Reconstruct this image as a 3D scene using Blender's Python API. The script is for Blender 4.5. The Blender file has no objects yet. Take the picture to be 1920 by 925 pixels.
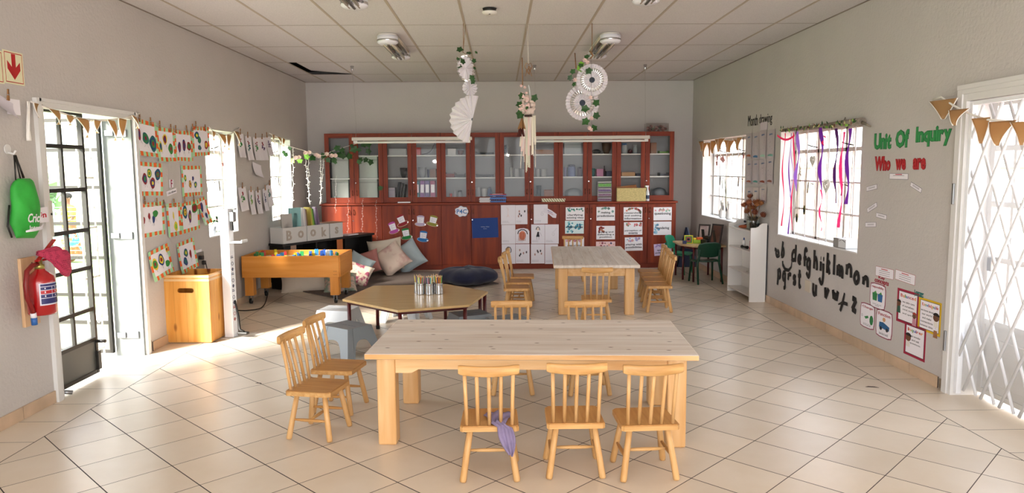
import bpy, bmesh, math, random
from mathutils import Vector, Matrix
S = bpy.context.scene
COL = S.collection
PI = math.pi
rnd = random.Random(7)
R_ = math.radians

# ------------------------------------------------------------------ camera
F, PITCH, YAW, ROLL, H = 1370.0, R_(6.1), R_(.9), R_(-.42), 1.55
_cy, _sy, _cp, _sp = math.cos(YAW), math.sin(YAW), math.cos(PITCH), math.sin(PITCH)
FW = Vector((_sy * _cp, _cy * _cp, -_sp)); RT = Vector((_cy, -_sy, 0)); UP = RT.cross(FW)
RT2 = RT * math.cos(ROLL) + UP * math.sin(ROLL); UP2 = UP * math.cos(ROLL) - RT * math.sin(ROLL)
CP = Vector((0, 0, H))
cd = bpy.data.cameras.new('camera'); cam = bpy.data.objects.new('camera', cd); COL.objects.link(cam)
cd.sensor_width = 36; cd.lens = F / 1920 * 36; cd.clip_start = .05; cd.clip_end = 300
cam.matrix_world = Matrix(((RT2.x, UP2.x, -FW.x, CP.x), (RT2.y, UP2.y, -FW.y, CP.y), (RT2.z, UP2.z, -FW.z, CP.z), (0, 0, 0, 1)))
S.camera = cam
def at(u, v, ax, val):
    d = FW + RT2 * ((u - 960) / F) - UP2 * ((v - 462.5) / F)
    return CP + d * ((val - CP[ax]) / d[ax])

# ------------------------------------------------------------------ world, light, exposure
S.view_settings.view_transform = 'Standard'; S.view_settings.look = 'None'
S.view_settings.gamma = 1; S.view_settings.use_curve_mapping = False
S.view_settings.exposure = 0.8
W = bpy.data.worlds.new('sky'); S.world = W; W.use_nodes = True
nt = W.node_tree; bg = nt.nodes['Background']
tc = nt.nodes.new('ShaderNodeTexCoord'); sp_ = nt.nodes.new('ShaderNodeSeparateXYZ'); cr = nt.nodes.new('ShaderNodeValToRGB')
nt.links.new(tc.outputs['Generated'], sp_.inputs[0]); nt.links.new(sp_.outputs['Z'], cr.inputs[0])
cr.color_ramp.elements[0].position = 0.0; cr.color_ramp.elements[0].color = (.97, .98, 1, 1)
cr.color_ramp.elements[1].position = .6; cr.color_ramp.elements[1].color = (.80, .88, 1, 1)
nt.links.new(cr.outputs[0], bg.inputs[0]); bg.inputs[1].default_value = 4.2
def portal(loc, rot, sx, sy):
    l = bpy.data.lights.new('window_portal', 'AREA'); l.shape = 'RECTANGLE'; l.size = sx; l.size_y = sy
    l.cycles.is_portal = True
    o = bpy.data.objects.new('window_portal', l); COL.objects.link(o); o.location = loc; o.rotation_euler = rot
LX, RX, BY, CZ = -3.02, 3.055, 11.65, 2.91     # room faces
FY = -3.0
TW = .23
portal((LX - .3, 5.5, 1.0), (0, R_(-90), 0), 2.0, 1.25)
portal((LX - .3, 8.02, 1.42), (0, R_(-90), 0), 1.13, .86)
portal((LX - .3, 10.2, 1.42), (0, R_(-90), 0), 1.13, .96)
portal((RX + .3, 10.05, 1.39), (0, R_(90), 0), 1.12, 1.96)
portal((RX + .3, 7.07, 1.37), (0, R_(90), 0), 1.12, 1.8)
portal((RX + .3, 4.1, 1.0), (0, R_(90), 0), 2.0, 1.4)
portal((0, FY - .3, 1.35), (R_(90), 0, 0), 6.0, 2.6)
sun = bpy.data.lights.new('sun', 'SUN'); sun.energy = 13; sun.angle = R_(14); sun.color = (1, .95, .87)
so = bpy.data.objects.new('sun', sun); COL.objects.link(so)
so.rotation_euler = Vector((-.78, -.95, .68)).to_track_quat('Z', 'Y').to_euler()

# ------------------------------------------------------------------ materials
def lin(h):
    h = h.lstrip('#'); c = [int(h[i:i + 2], 16) / 255 for i in (0, 2, 4)]
    return tuple((x / 12.92 if x <= .04045 else ((x + .055) / 1.055) ** 2.4) for x in c) + (1,)
MATS = {}
def N(t, k): return t.nodes.new('ShaderNode' + k)
def mat(name, col, rough=.6, metal=0, noise=0, nscale=8, bump=0, bscale=60, spec=.5, stretch=None, emis=None, alpha=None, trans=0, hue=0, coat=0, col2=None, nlo=.35, nhi=.65, sheen=0):
    if name in MATS: return MATS[name]
    m = bpy.data.materials.new(name); m.use_nodes = True; t = m.node_tree; b = t.nodes['Principled BSDF']
    c = lin(col) if isinstance(col, str) else col
    b.inputs['Base Color'].default_value = c; b.inputs['Roughness'].default_value = rough
    b.inputs['Metallic'].default_value = metal; b.inputs['Specular IOR Level'].default_value = spec
    b.inputs['Transmission Weight'].default_value = trans; b.inputs['Coat Weight'].default_value = coat
    b.inputs['Sheen Weight'].default_value = sheen
    if noise or col2 or bump or hue:
        tc = N(t, 'TexCoord'); mp = N(t, 'Mapping'); t.links.new(tc.outputs['Object'], mp.inputs[0])
        if stretch: mp.inputs['Scale'].default_value = stretch
    last = None
    if noise or col2:
        n = N(t, 'TexNoise'); n.inputs['Scale'].default_value = nscale; n.inputs['Detail'].default_value = 5
        t.links.new(mp.outputs[0], n.inputs[0])
        r = N(t, 'ValToRGB'); r.color_ramp.elements[0].position = nlo; r.color_ramp.elements[1].position = nhi
        if col2: e0, e1 = c, lin(col2)
        else: e0 = tuple(x * (1 - noise) for x in c[:3]) + (1,); e1 = tuple(min(1, x * (1 + noise)) for x in c[:3]) + (1,)
        r.color_ramp.elements[0].color = e0; r.color_ramp.elements[1].color = e1
        t.links.new(n.outputs[0], r.inputs[0]); last = r.outputs[0]
    if hue:
        oi = N(t, 'ObjectInfo'); hs = N(t, 'HueSaturation'); mr = N(t, 'MapRange')
        mr.inputs[3].default_value = 1 - hue; mr.inputs[4].default_value = 1 + hue
        t.links.new(oi.outputs['Random'], mr.inputs[0]); t.links.new(mr.outputs[0], hs.inputs['Value'])
        if last: t.links.new(last, hs.inputs['Color'])
        else: hs.inputs['Color'].default_value = c
        last = hs.outputs[0]
    if last: t.links.new(last, b.inputs['Base Color'])
    if bump:
        n2 = N(t, 'TexNoise'); n2.inputs['Scale'].default_value = bscale; n2.inputs['Detail'].default_value = 4
        t.links.new(mp.outputs[0], n2.inputs[0]); bp = N(t, 'Bump'); bp.inputs['Strength'].default_value = bump; bp.inputs['Distance'].default_value = .01
        t.links.new(n2.outputs[0], bp.inputs['Height']); t.links.new(bp.outputs[0], b.inputs['Normal'])
    if emis: b.inputs['Emission Color'].default_value = c; b.inputs['Emission Strength'].default_value = emis
    MATS[name] = m; return m
def wood(name, c1, c2, knot=None, axis='x', scale=1.0, rough=.45, coat=0, hue=.06, planks=0, kscale=2.6, plank_axis='y', spec=.35):
    """stretched grain + optional knots and plank joints, in the object's own space"""
    if name in MATS: return MATS[name]
    m = bpy.data.materials.new(name); m.use_nodes = True; t = m.node_tree; b = t.nodes['Principled BSDF']; L = t.links.new
    b.inputs['Roughness'].default_value = rough; b.inputs['Coat Weight'].default_value = coat; b.inputs['Specular IOR Level'].default_value = spec
    tc = N(t, 'TexCoord'); mp = N(t, 'Mapping'); L(tc.outputs['Object'], mp.inputs[0])
    st = {'x': (.7, 9, 9), 'y': (9, .7, 9), 'z': (9, 9, .7)}[axis]; mp.inputs['Scale'].default_value = [s * scale for s in st]
    n = N(t, 'TexNoise'); n.inputs['Scale'].default_value = 3; n.inputs['Detail'].default_value = 6; n.inputs['Distortion'].default_value = .6; L(mp.outputs[0], n.inputs[0])
    r = N(t, 'ValToRGB'); r.color_ramp.elements[0].position = .32; r.color_ramp.elements[1].position = .68
    r.color_ramp.elements[0].color = lin(c1); r.color_ramp.elements[1].color = lin(c2); L(n.outputs[0], r.inputs[0]); last = r.outputs[0]
    if knot:
        mp2 = N(t, 'Mapping'); L(tc.outputs['Object'], mp2.inputs[0])
        mp2.inputs['Scale'].default_value = {'x': (1, 2.4, 2.4), 'y': (2.4, 1, 2.4), 'z': (2.4, 2.4, 1)}[axis]
        v = N(t, 'TexVoronoi'); v.inputs['Scale'].default_value = kscale; v.voronoi_dimensions = '2D' if name == 'pine_top' else '3D'; L(mp2.outputs[0], v.inputs[0])
        r2 = N(t, 'ValToRGB'); r2.color_ramp.elements[0].position = .02 if name == 'pine_top' else .07; r2.color_ramp.elements[1].position = .05 if name == 'pine_top' else .13
        r2.color_ramp.elements[0].color = (1, 1, 1, 1); r2.color_ramp.elements[1].color = (0, 0, 0, 1); L(v.outputs['Distance'], r2.inputs[0])
        mx = N(t, 'Mix'); mx.data_type = 'RGBA'; L(r2.outputs[0], mx.inputs[0]); L(last, mx.inputs[6]); mx.inputs[7].default_value = lin(knot); last = mx.outputs[2]
    if planks:
        sx = N(t, 'SeparateXYZ'); L(tc.outputs['Object'], sx.inputs[0])
        d = N(t, 'Math'); d.operation = 'DIVIDE'; d.inputs[1].default_value = planks; L(sx.outputs[plank_axis.upper()], d.inputs[0])
        fr = N(t, 'Math'); fr.operation = 'FRACT'; L(d.outputs[0], fr.inputs[0])
        fl = N(t, 'Math'); fl.operation = 'FLOOR'; L(d.outputs[0], fl.inputs[0])
        wn = N(t, 'TexWhiteNoise'); wn.noise_dimensions = '1D'; L(fl.outputs[0], wn.inputs['W'])
        lt = N(t, 'Math'); lt.operation = 'LESS_THAN'; lt.inputs[1].default_value = .018; L(fr.outputs[0], lt.inputs[0])
        mv = N(t, 'MapRange'); mv.inputs[3].default_value = .93; mv.inputs[4].default_value = 1.06; L(wn.outputs['Value'], mv.inputs[0])
        hs = N(t, 'HueSaturation'); L(last, hs.inputs['Color']); L(mv.outputs[0], hs.inputs['Value'])
        mx = N(t, 'Mix'); mx.data_type = 'RGBA'; L(lt.outputs[0], mx.inputs[0]); L(hs.outputs[0], mx.inputs[6])
        dk = tuple(x * .55 for x in lin(c1)[:3]) + (1,); mx.inputs[7].default_value = dk; last = mx.outputs[2]
    if hue:
        oi = N(t, 'ObjectInfo'); hs = N(t, 'HueSaturation'); mr = N(t, 'MapRange'); mr.inputs[3].default_value = 1 - hue; mr.inputs[4].default_value = 1 + hue
        L(oi.outputs['Random'], mr.inputs[0]); L(mr.outputs[0], hs.inputs['Value']); L(last, hs.inputs['Color']); last = hs.outputs[0]
    L(last, b.inputs['Base Color'])
    bp = N(t, 'Bump'); bp.inputs['Strength'].default_value = .12; bp.inputs['Distance'].default_value = .004; L(n.outputs[0], bp.inputs['Height']); L(bp.outputs[0], b.inputs['Normal'])
    MATS[name] = m; return m
def glassmat(name, tint=(1, 1, 1, 1), refl=1.0, base=.04):
    if name in MATS: return MATS[name]
    m = bpy.data.materials.new(name); m.use_nodes = True; t = m.node_tree; t.nodes.clear(); L = t.links.new
    o = N(t, 'OutputMaterial'); tr = N(t, 'BsdfTransparent'); gl = N(t, 'BsdfGlossy'); mx = N(t, 'MixShader'); lw = N(t, 'LayerWeight')
    tr.inputs[0].default_value = tint; gl.inputs['Roughness'].default_value = .02; lw.inputs[0].default_value = .5
    fr = N(t, 'Math'); fr.operation = 'POWER'; L(lw.outputs['Facing'], fr.inputs[0]); fr.inputs[1].default_value = 5.0
    mu = N(t, 'Math'); mu.operation = 'MULTIPLY_ADD'; mu.inputs[1].default_value = refl * .5; mu.inputs[2].default_value = .005 + base; L(fr.outputs[0], mu.inputs[0])
    L(mu.outputs[0], mx.inputs[0]); L(tr.outputs[0], mx.inputs[1]); L(gl.outputs[0], mx.inputs[2]); L(mx.outputs[0], o.inputs[0])
    MATS[name] = m; return m

def floor_mat():
    m = bpy.data.materials.new('floor_tiles'); m.use_nodes = True; t = m.node_tree; b = t.nodes['Principled BSDF']; L = t.links.new
    tc = N(t, 'TexCoord'); sx = N(t, 'SeparateXYZ'); L(tc.outputs['Object'], sx.inputs[0]); X, Y = sx.outputs['X'], sx.outputs['Y']
    def M(op, a, b_=None, c=None):
        n = N(t, 'Math'); n.operation = op
        for i, v in enumerate((a, b_, c)):
            if v is None: continue
            if isinstance(v, (int, float)): n.inputs[i].default_value = v
            else: L(v, n.inputs[i])
        return n.outputs[0]
    s = .346; q = math.sqrt(.5)
    da = M('DIVIDE', M('SUBTRACT', M('MULTIPLY', M('ADD', X, Y), q), 1.413), s)
    db = M('DIVIDE', M('SUBTRACT', M('MULTIPLY', M('SUBTRACT', Y, X), q), 4.9206), s)
    ba = M('DIVIDE', M('ADD', X, 2.697), .346 * 1.0)
    bb = M('DIVIDE', M('SUBTRACT', Y, 5.152), s)
    # inside the diagonal field?
    ins = M('MULTIPLY', M('LESS_THAN', X, 2.742), M('GREATER_THAN', X, -2.697))
    def line(v, w): 
        f = M('FRACT', v); return M('LESS_THAN', M('MINIMUM', f, M('SUBTRACT', 1.0, f)), w)
    w = .0085
    gd = M('MAXIMUM', line(da, w), line(db, w * .8))
    gb = line(bb, w * .7)
    gx = M('MAXIMUM', M('LESS_THAN', M('ABSOLUTE', M('SUBTRACT', X, 2.742)), .003), M('LESS_THAN', M('ABSOLUTE', M('SUBTRACT', X, -2.697)), .003))
    g = M('MAXIMUM', M('ADD', M('MULTIPLY', gd, ins), M('MULTIPLY', gb, M('SUBTRACT', 1.0, ins))), gx)
    ia = M('ADD', M('MULTIPLY', M('FLOOR', da), ins), M('MULTIPLY', M('FLOOR', bb), M('SUBTRACT', 1.0, ins)))
    ib = M('ADD', M('MULTIPLY', M('FLOOR', db), ins), M('MULTIPLY', 77.0, M('SUBTRACT', 1.0, ins)))
    cb = N(t, 'CombineXYZ'); L(ia, cb.inputs[0]); L(ib, cb.inputs[1])
    wn = N(t, 'TexWhiteNoise'); L(cb.outputs[0], wn.inputs[0])
    ad = N(t, 'VectorMath'); ad.operation = 'MULTIPLY_ADD'; L(wn.outputs['Color'], ad.inputs[0]); ad.inputs[1].default_value = (9, 9, 9); L(tc.outputs['Object'], ad.inputs[2])
    n = N(t, 'TexNoise'); n.inputs['Scale'].default_value = 3.2; n.inputs['Detail'].default_value = 6; n.inputs['Roughness'].default_value = .6; L(ad.outputs[0], n.inputs[0])
    r = N(t, 'ValToRGB'); e = r.color_ramp.elements; e[0].position = .3; e[0].color = lin('#d8c9b4'); e[1].position = .7; e[1].color = lin('#e0d3c1'); L(n.outputs[0], r.inputs[0])
    mr = N(t, 'MapRange'); mr.inputs[3].default_value = .92; mr.inputs[4].default_value = 1.05; L(wn.outputs['Value'], mr.inputs[0])
    hs = N(t, 'HueSaturation'); L(r.outputs[0], hs.inputs['Color']); L(mr.outputs[0], hs.inputs['Value'])
    # grout: dark with paler worn stretches
    n2 = N(t, 'TexNoise'); n2.inputs['Scale'].default_value = 1.3; L(tc.outputs['Object'], n2.inputs[0])
    r2 = N(t, 'ValToRGB'); e = r2.color_ramp.elements; e[0].position = .45; e[0].color = lin('#2a1f1c'); e[1].position = .8; e[1].color = lin('#6d5c50'); L(n2.outputs[0], r2.inputs[0])
    mx = N(t, 'Mix'); mx.data_type = 'RGBA'; L(g, mx.inputs[0]); L(hs.outputs[0], mx.inputs[6]); L(r2.outputs[0], mx.inputs[7])
    L(mx.outputs[2], b.inputs['Base Color'])
    ro = N(t, 'MapRange'); ro.inputs[3].default_value = .27; ro.inputs[4].default_value = .33; L(n.outputs[0], ro.inputs[0])
    ro2 = M('MAXIMUM', ro.outputs[0], M('MULTIPLY', g, .8)); L(ro2, b.inputs['Roughness'])
    n3 = N(t, 'TexNoise'); n3.inputs['Scale'].default_value = 14; n3.inputs['Detail'].default_value = 3; L(ad.outputs[0], n3.inputs[0])
    hh = M('SUBTRACT', M('MULTIPLY', n3.outputs[0], .25), g)
    bp = N(t, 'Bump'); bp.inputs['Strength'].default_value = .2; bp.inputs['Distance'].default_value = .0015; L(hh, bp.inputs['Height']); L(bp.outputs[0], b.inputs['Normal'])
    return m
def washi_mat():
    """white paper whose border carries orange and pale green tape squares; UV holds metres from the sheet corner"""
    m = bpy.data.materials.new('taped_paper'); m.use_nodes = True; t = m.node_tree; b = t.nodes['Principled BSDF']
    b.inputs['Roughness'].default_value = .8; return m

# palette
WALL = mat('wall_paint', '#c3beba', .85, bump=.35, bscale=45, noise=.02, nscale=2)
BWALL = WALL
WHITE = mat('white_paint', '#dcdbd9', .45)
FRAME = mat('window_frame_paint', '#c9c2b8', .5)
PAPER = mat('paper_white', '#eeeaf0', .8)
PAPER2 = mat('paper_cream', '#e9e2d2', .8)
BLACK = mat('black_paint', '#15130f', .5)
INK = mat('ink', '#2a2a33', .8)
ORG = mat('tape_orange', '#e8641c', .7); GRN = mat('tape_green', '#a9dcab', .7)
PB = mat('blob_blue', '#173a78', .6); PT = mat('blob_teal', '#156a68', .6); PG = mat('blob_green', '#2f8a3a', .6); PR = mat('blob_red', '#8e1522', .6); PY = mat('blob_yellow', '#e6cf3a', .6); PP = mat('blob_purple', '#4a2a6c', .6)
def sheer(name, col, k=.45):
    m = mat(name, col, .6); t = m.node_tree; b = t.nodes['Principled BSDF']; o = [n for n in t.nodes if n.type == 'OUTPUT_MATERIAL'][0]
    tl = N(t, 'BsdfTranslucent'); tl.inputs[0].default_value = lin(col); mx = N(t, 'MixShader'); mx.inputs[0].default_value = k
    t.links.new(b.outputs[0], mx.inputs[1]); t.links.new(tl.outputs[0], mx.inputs[2]); t.links.new(mx.outputs[0], o.inputs[0]); return m
BURLAP = sheer('burlap', '#c49d6c', .45)
TRIM = mat('ribbon_white', '#efece6', .7)
TWINE = mat('twine', '#8a6440', .9)
STRING = mat('string_pale', '#cfc7ba', .9)
PEG = mat('peg_wood', '#9a6b3e', .7, hue=.2)
CHROME = mat('chrome', '#cfd0d2', .22, 1)
STEEL = mat('steel', '#9b9da0', .35, .9)
CHERRY = wood('cherry_wood', '#6d220c', '#8c3613', axis='z', scale=.6, rough=.5, hue=.04)
CHERRYH = wood('cherry_wood_h', '#6d220c', '#8c3613', axis='x', scale=.6, rough=.5, hue=.03)
PINE = wood('pine_top', '#d9cabb', '#ebe2d8', knot='#5a3a24', axis='x', scale=.8, rough=.55, planks=.115, kscale=2.7, hue=0)
PINEL = wood('pine_leg', '#d6a368', '#e8c08c', knot='#7c4a22', axis='z', scale=.6, rough=.5, hue=.03)
PINEX = wood('pine_rail', '#d6a368', '#ebc592', knot='#6e3a1c', axis='x', scale=.6, rough=.5, hue=.03)
CH_Z = wood('chair_wood_z', '#c4945a', '#deb37c', axis='z', scale=1.0, rough=.42, hue=.07)
CH_X = wood('chair_wood_x', '#bd8b50', '#d9ad72', axis='x', scale=1.2, rough=.42, hue=.07)
CH_Y = wood('chair_wood_y', '#ae7a42', '#ca995c', axis='y', scale=1.0, rough=.4, hue=.07)
BOXW = wood('box_wood', '#d28a36', '#e8aa58', knot='#7a3c14', axis='z', scale=.5, rough=.4, planks=.11, plank_axis='x', kscale=2.2, hue=0)
TRAYW = wood('tray_wood', '#cf832f', '#e0994a', knot='#8a4a1c', axis='x', scale=.5, rough=.4, kscale=1.6, hue=.02)
LEAF = mat('ivy_leaf', '#234a1d', .5, noise=.3, nscale=9, hue=.15)
LEAFL = mat('leaf_light', '#7db53c', .5, noise=.3, nscale=9)
PINK = mat('petal_pink', '#e6c2bb', .7, noise=.1, nscale=20)
GLASS = glassmat('clear_glass', base=.0)
CGLASS = glassmat('cabinet_glass', (.97, .97, .97, 1), base=.004)
MAROON = mat('maroon_metal', '#4d1013', .35)

# ------------------------------------------------------------------ mesh builder
class MB:
    def __init__(s): s.v = []; s.f = []; s.mi = []; s.ms = []; s.cur = 0; s.X = Matrix.Identity(4); s.sm = []
    def m(s, mt):
        if mt not in s.ms: s.ms.append(mt)
        s.cur = s.ms.index(mt); return s
    def x(s, M=None): s.X = M if M is not None else Matrix.Identity(4); return s
    def add(s, vs, fs, smooth=False):
        o = len(s.v); s.v += [tuple(s.X @ Vector(p)) for p in vs]
        for f in fs: s.f.append([i + o for i in f]); s.mi.append(s.cur); s.sm.append(smooth)
        return s
    def box(s, x0, x1, y0, y1, z0, z1, b=0):
        if x0 > x1: x0, x1 = x1, x0
        if y0 > y1: y0, y1 = y1, y0
        if z0 > z1: z0, z1 = z1, z0
        if b <= 0:
            return s.add([(x0, y0, z0), (x1, y0, z0), (x1, y1, z0), (x0, y1, z0), (x0, y0, z1), (x1, y0, z1), (x1, y1, z1), (x0, y1, z1)],
                         [(0, 3, 2, 1), (4, 5, 6, 7), (0, 1, 5, 4), (1, 2, 6, 5), (2, 3, 7, 6), (3, 0, 4, 7)])
        bm = bmesh.new(); bmesh.ops.create_cube(bm, size=1)
        for v in bm.verts: v.co = ((x0 + x1) / 2 + v.co.x * (x1 - x0), (y0 + y1) / 2 + v.co.y * (y1 - y0), (z0 + z1) / 2 + v.co.z * (z1 - z0))
        bmesh.ops.bevel(bm, geom=bm.edges[:], offset=min(b, .45 * min(x1 - x0, y1 - y0, z1 - z0)), segments=2, affect='EDGES', profile=.5)
        s.bm(bm); return s
    def bm(s, bm, smooth=False):
        bm.verts.index_update(); s.add([v.co[:] for v in bm.verts], [[v.index for v in f.verts] for f in bm.faces], smooth); bm.free(); return s
    def tube(s, pts, r, n=8, cap=True, flat=1.0, ref=None):
        pts = [Vector(p) for p in pts]; k = len(pts); rs = r if isinstance(r, (list, tuple)) else [r] * k
        vs = []; fs = []; prev = None
        for i, p in enumerate(pts):
            d = (pts[min(i + 1, k - 1)] - pts[max(i - 1, 0)]).normalized()
            if prev is None:
                a = Vector(ref) if ref else (Vector((0, 0, 1)) if abs(d.z) < .9 else Vector((1, 0, 0)))
                a = (a - d * a.dot(d)).normalized()
            else:
                a = (prev - d * prev.dot(d)); a = a.normalized() if a.length > 1e-6 else prev
            prev = a; c = d.cross(a)
            for j in range(n):
                t = 2 * PI * j / n; vs.append(p + a * (math.cos(t) * rs[i] * flat) + c * (math.sin(t) * rs[i]))
        for i in range(k - 1):
            for j in range(n): fs.append((i * n + j, i * n + (j + 1) % n, (i + 1) * n + (j + 1) % n, (i + 1) * n + j))
        s.add(vs, fs, True)
        if cap:
            o = len(s.v) - len(vs)
            s.f.append([o + j for j in range(n)][::-1]); s.mi.append(s.cur); s.sm.append(False)
            s.f.append([o + (k - 1) * n + j for j in range(n)]); s.mi.append(s.cur); s.sm.append(False)
        return s
    def lathe(s, prof, n=20, c=(0, 0, 0)):
        vs = []; fs = []; k = len(prof)
        for (r, z) in prof:
            for j in range(n): t = 2 * PI * j / n; vs.append((c[0] + r * math.cos(t), c[1] + r * math.sin(t), c[2] + z))
        for i in range(k - 1):
            for j in range(n): fs.append((i * n + j, i * n + (j + 1) % n, (i + 1) * n + (j + 1) % n, (i + 1) * n + j))
        if prof[0][0] > 1e-5: fs.append(tuple(range(n))[::-1])
        if prof[-1][0] > 1e-5: fs.append(tuple((k - 1) * n + j for j in range(n)))
        return s.add(vs, fs, True)
    def prism(s, poly, z0, z1):
        n = len(poly); a = sum(poly[i][0] * poly[(i + 1) % n][1] - poly[(i + 1) % n][0] * poly[i][1] for i in range(n))
        if a < 0: poly = poly[::-1]
        vs = [(p[0], p[1], z0) for p in poly] + [(p[0], p[1], z1) for p in poly]
        return s.add(vs, [tuple(range(n))[::-1], tuple(range(n, 2 * n))] + [(i, (i + 1) % n, n + (i + 1) % n, n + i) for i in range(n)])
    def grid(s, fn, nu, nv, smooth=True, thick=0):
        vs = [fn(i / nu, j / nv) for j in range(nv + 1) for i in range(nu + 1)]
        fs = [(j * (nu + 1) + i, j * (nu + 1) + i + 1, (j + 1) * (nu + 1) + i + 1, (j + 1) * (nu + 1) + i) for j in range(nv) for i in range(nu)]
        return s.add(vs, fs, smooth)
    def sphere(s, c, r, nu=14, nv=10, sc=(1, 1, 1)):
        return s.grid(lambda u, v: (c[0] + r * sc[0] * math.sin(PI * v) * math.cos(2 * PI * u), c[1] + r * sc[1] * math.sin(PI * v) * math.sin(2 * PI * u), c[2] - r * sc[2] * math.cos(PI * v)), nu, nv)
    def text(s, txt, cx, cy, w, h, z=0, d=.0008, bold=0, shear=0, keep=True):
        vs, fs = glyphs(txt, bold, shear)
        if not vs: return s
        x0 = min(v[0] for v in vs); x1 = max(v[0] for v in vs); y0 = min(v[1] for v in vs); y1 = max(v[1] for v in vs)
        kx = w / (x1 - x0) if w else h / (y1 - y0); ky = h / (y1 - y0) if h else kx
        return s.add([(cx + (v[0] - (x0 + x1) / 2) * kx, cy + (v[1] - (y0 + y1) / 2) * ky, z + v[2] * d / .02) for v in vs], fs)
    def build(s, name, parent=None, solid=0, sub=0, weld=False):
        me = bpy.data.meshes.new(name); me.from_pydata(s.v, [], s.f); me.update()
        for mt in s.ms: me.materials.append(mt)
        me.polygons.foreach_set('material_index', s.mi); me.polygons.foreach_set('use_smooth', s.sm)
        if weld: bm = bmesh.new(); bm.from_mesh(me); bmesh.ops.remove_doubles(bm, verts=bm.verts, dist=.0004); bm.to_mesh(me); bm.free()
        o = bpy.data.objects.new(name, me); COL.objects.link(o)
        if parent is not None: o.parent = parent
        if sub: md = o.modifiers.new('sub', 'SUBSURF'); md.levels = sub; md.render_levels = sub
        if solid: md = o.modifiers.new('solid', 'SOLIDIFY'); md.thickness = solid; md.offset = 0
        return o
_G = {}
def glyphs(txt, bold=0, shear=0):
    k = (txt, bold, shear)
    if k in _G: return _G[k]
    c = bpy.data.curves.new('t', 'FONT'); c.body = txt; c.size = 1; c.extrude = .01; c.offset = bold; c.shear = shear; c.resolution_u = 2; c.align_x = 'CENTER'; c.space_line = .85
    o = bpy.data.objects.new('t', c); COL.objects.link(o)
    me = bpy.data.meshes.new_from_object(o)
    r = ([tuple(v.co) for v in me.vertices], [list(p.vertices) for p in me.polygons])
    bpy.data.objects.remove(o); bpy.data.curves.remove(c); bpy.data.meshes.remove(me); _G[k] = r; return r
def tag(o, label, cat=None, group=None, kind=None):
    if label: o['label'] = label
    if cat: o['category'] = cat
    if group: o['group'] = group
    if kind: o['kind'] = kind
    return o
def empty(name, loc=(0, 0, 0), rz=0, M=None):
    o = bpy.data.objects.new(name, None); COL.objects.link(o); o.empty_display_size = .05
    if M is not None: o.matrix_world = M
    else: o.location = loc; o.rotation_euler = (0, 0, rz)
    return o
def struct(o): o['kind'] = 'structure'; return o
KIDS = {}
def copy_tree(root, loc=None, rz=None, label=None, group=None):
    kids = {}
    allo = [o for o in bpy.data.objects]
    for o in allo:
        if o.parent: kids.setdefault(o.parent.name, []).append(o)
    def rec(o, par):
        c = o.copy(); COL.objects.link(c)
        if par is not None: c.parent = par
        for ch in kids.get(o.name, []): rec(ch, c)
        return c
    r = rec(root, None)
    if loc is not None: r.location = loc
    if rz is not None: r.rotation_euler = (0, 0, rz)
    if label: r['label'] = label
    if group: r['group'] = group
    return r
# frames on the walls: local x = right as seen, y = up, z = out of the wall
def frame(P, a, n, tilt=0):
    a = Vector(a); n = Vector(n); u = n.cross(a)
    M = Matrix(((a.x, u.x, n.x, P[0]), (a.y, u.y, n.y, P[1]), (a.z, u.z, n.z, P[2]), (0, 0, 0, 1)))
    return M @ Matrix.Rotation(tilt, 4, 'Z')
class Plane:
    def __init__(s, ax, val, a, n): s.ax, s.val, s.a, s.n = ax, val, Vector(a), Vector(n)
    def p(s, u, v, off=0): return at(u, v, s.ax, s.val) + s.n * off
    def rect(s, u0, v0, u1, v1, off=.003):
        """box in the photograph -> centre, width, height on the plane"""
        um, vm = (u0 + u1) / 2, (v0 + v1) / 2
        A = at(u0, vm, s.ax, s.val); B = at(u1, vm, s.ax, s.val); T = at(um, v0, s.ax, s.val); Q = at(um, v1, s.ax, s.val)
        c = (A + B) / 2; c.z = (T.z + Q.z) / 2
        return c + s.n * off, abs((B - A).dot(s.a)), abs(T.z - Q.z)
    def fr(s, P, tilt=0): return frame(P, s.a, s.n, tilt)
PL = Plane(0, LX, (0, 1, 0), (1, 0, 0)); PR_ = Plane(0, RX, (0, -1, 0), (-1, 0, 0)); PBK = Plane(1, BY, (1, 0, 0), (0, -1, 0))
CBY = 11.2            # face of the base cabinets
PC = Plane(1, CBY, (1, 0, 0), (0, -1, 0))
UY = 11.3             # face of the glazed cabinets
PU = Plane(1, UY, (1, 0, 0), (0, -1, 0))

# ------------------------------------------------------------------ room shell
def wall_with_holes(name, ax, v0, v1, holes, y0, y1, z0, z1, m=WALL):
    """slab between v0 and v1 on axis ax, holes = (y0,y1,z0,z1)"""
    b = MB().m(m); ys = sorted({y0, y1} | {h[0] for h in holes} | {h[1] for h in holes}); zs = sorted({z0, z1} | {h[2] for h in holes} | {h[3] for h in holes})
    for i in range(len(ys) - 1):
        j = 0
        while j < len(zs) - 1:
            def hole(j): return any(h[0] - 1e-6 <= ys[i] and ys[i + 1] <= h[1] + 1e-6 and h[2] - 1e-6 <= zs[j] and zs[j + 1] <= h[3] + 1e-6 for h in holes)
            if hole(j): j += 1; continue
            k = j
            while k + 1 < len(zs) - 1 and not hole(k + 1): k += 1
            if ax == 0: b.box(v0, v1, ys[i], ys[i + 1], zs[j], zs[k + 1])
            else: b.box(ys[i], ys[i + 1], v0, v1, zs[j], zs[k + 1])
            j = k + 1
    return struct(b.build(name))
LD = (4.88, 6.14, 0, 2.01); L1 = (7.6, 8.45, .85, 1.98); L2 = (9.72, 10.68, .87, 1.98)
R2 = (9.08, 11.03, .82, 1.945); R1 = (6.17, 7.97, .80, 1.93); RD = (3.42, 4.82, 0, 2.01)
wall_with_holes('wall_left', 0, LX - TW, LX, [LD, L1, L2], FY, BY, 0, 3.1)
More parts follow.
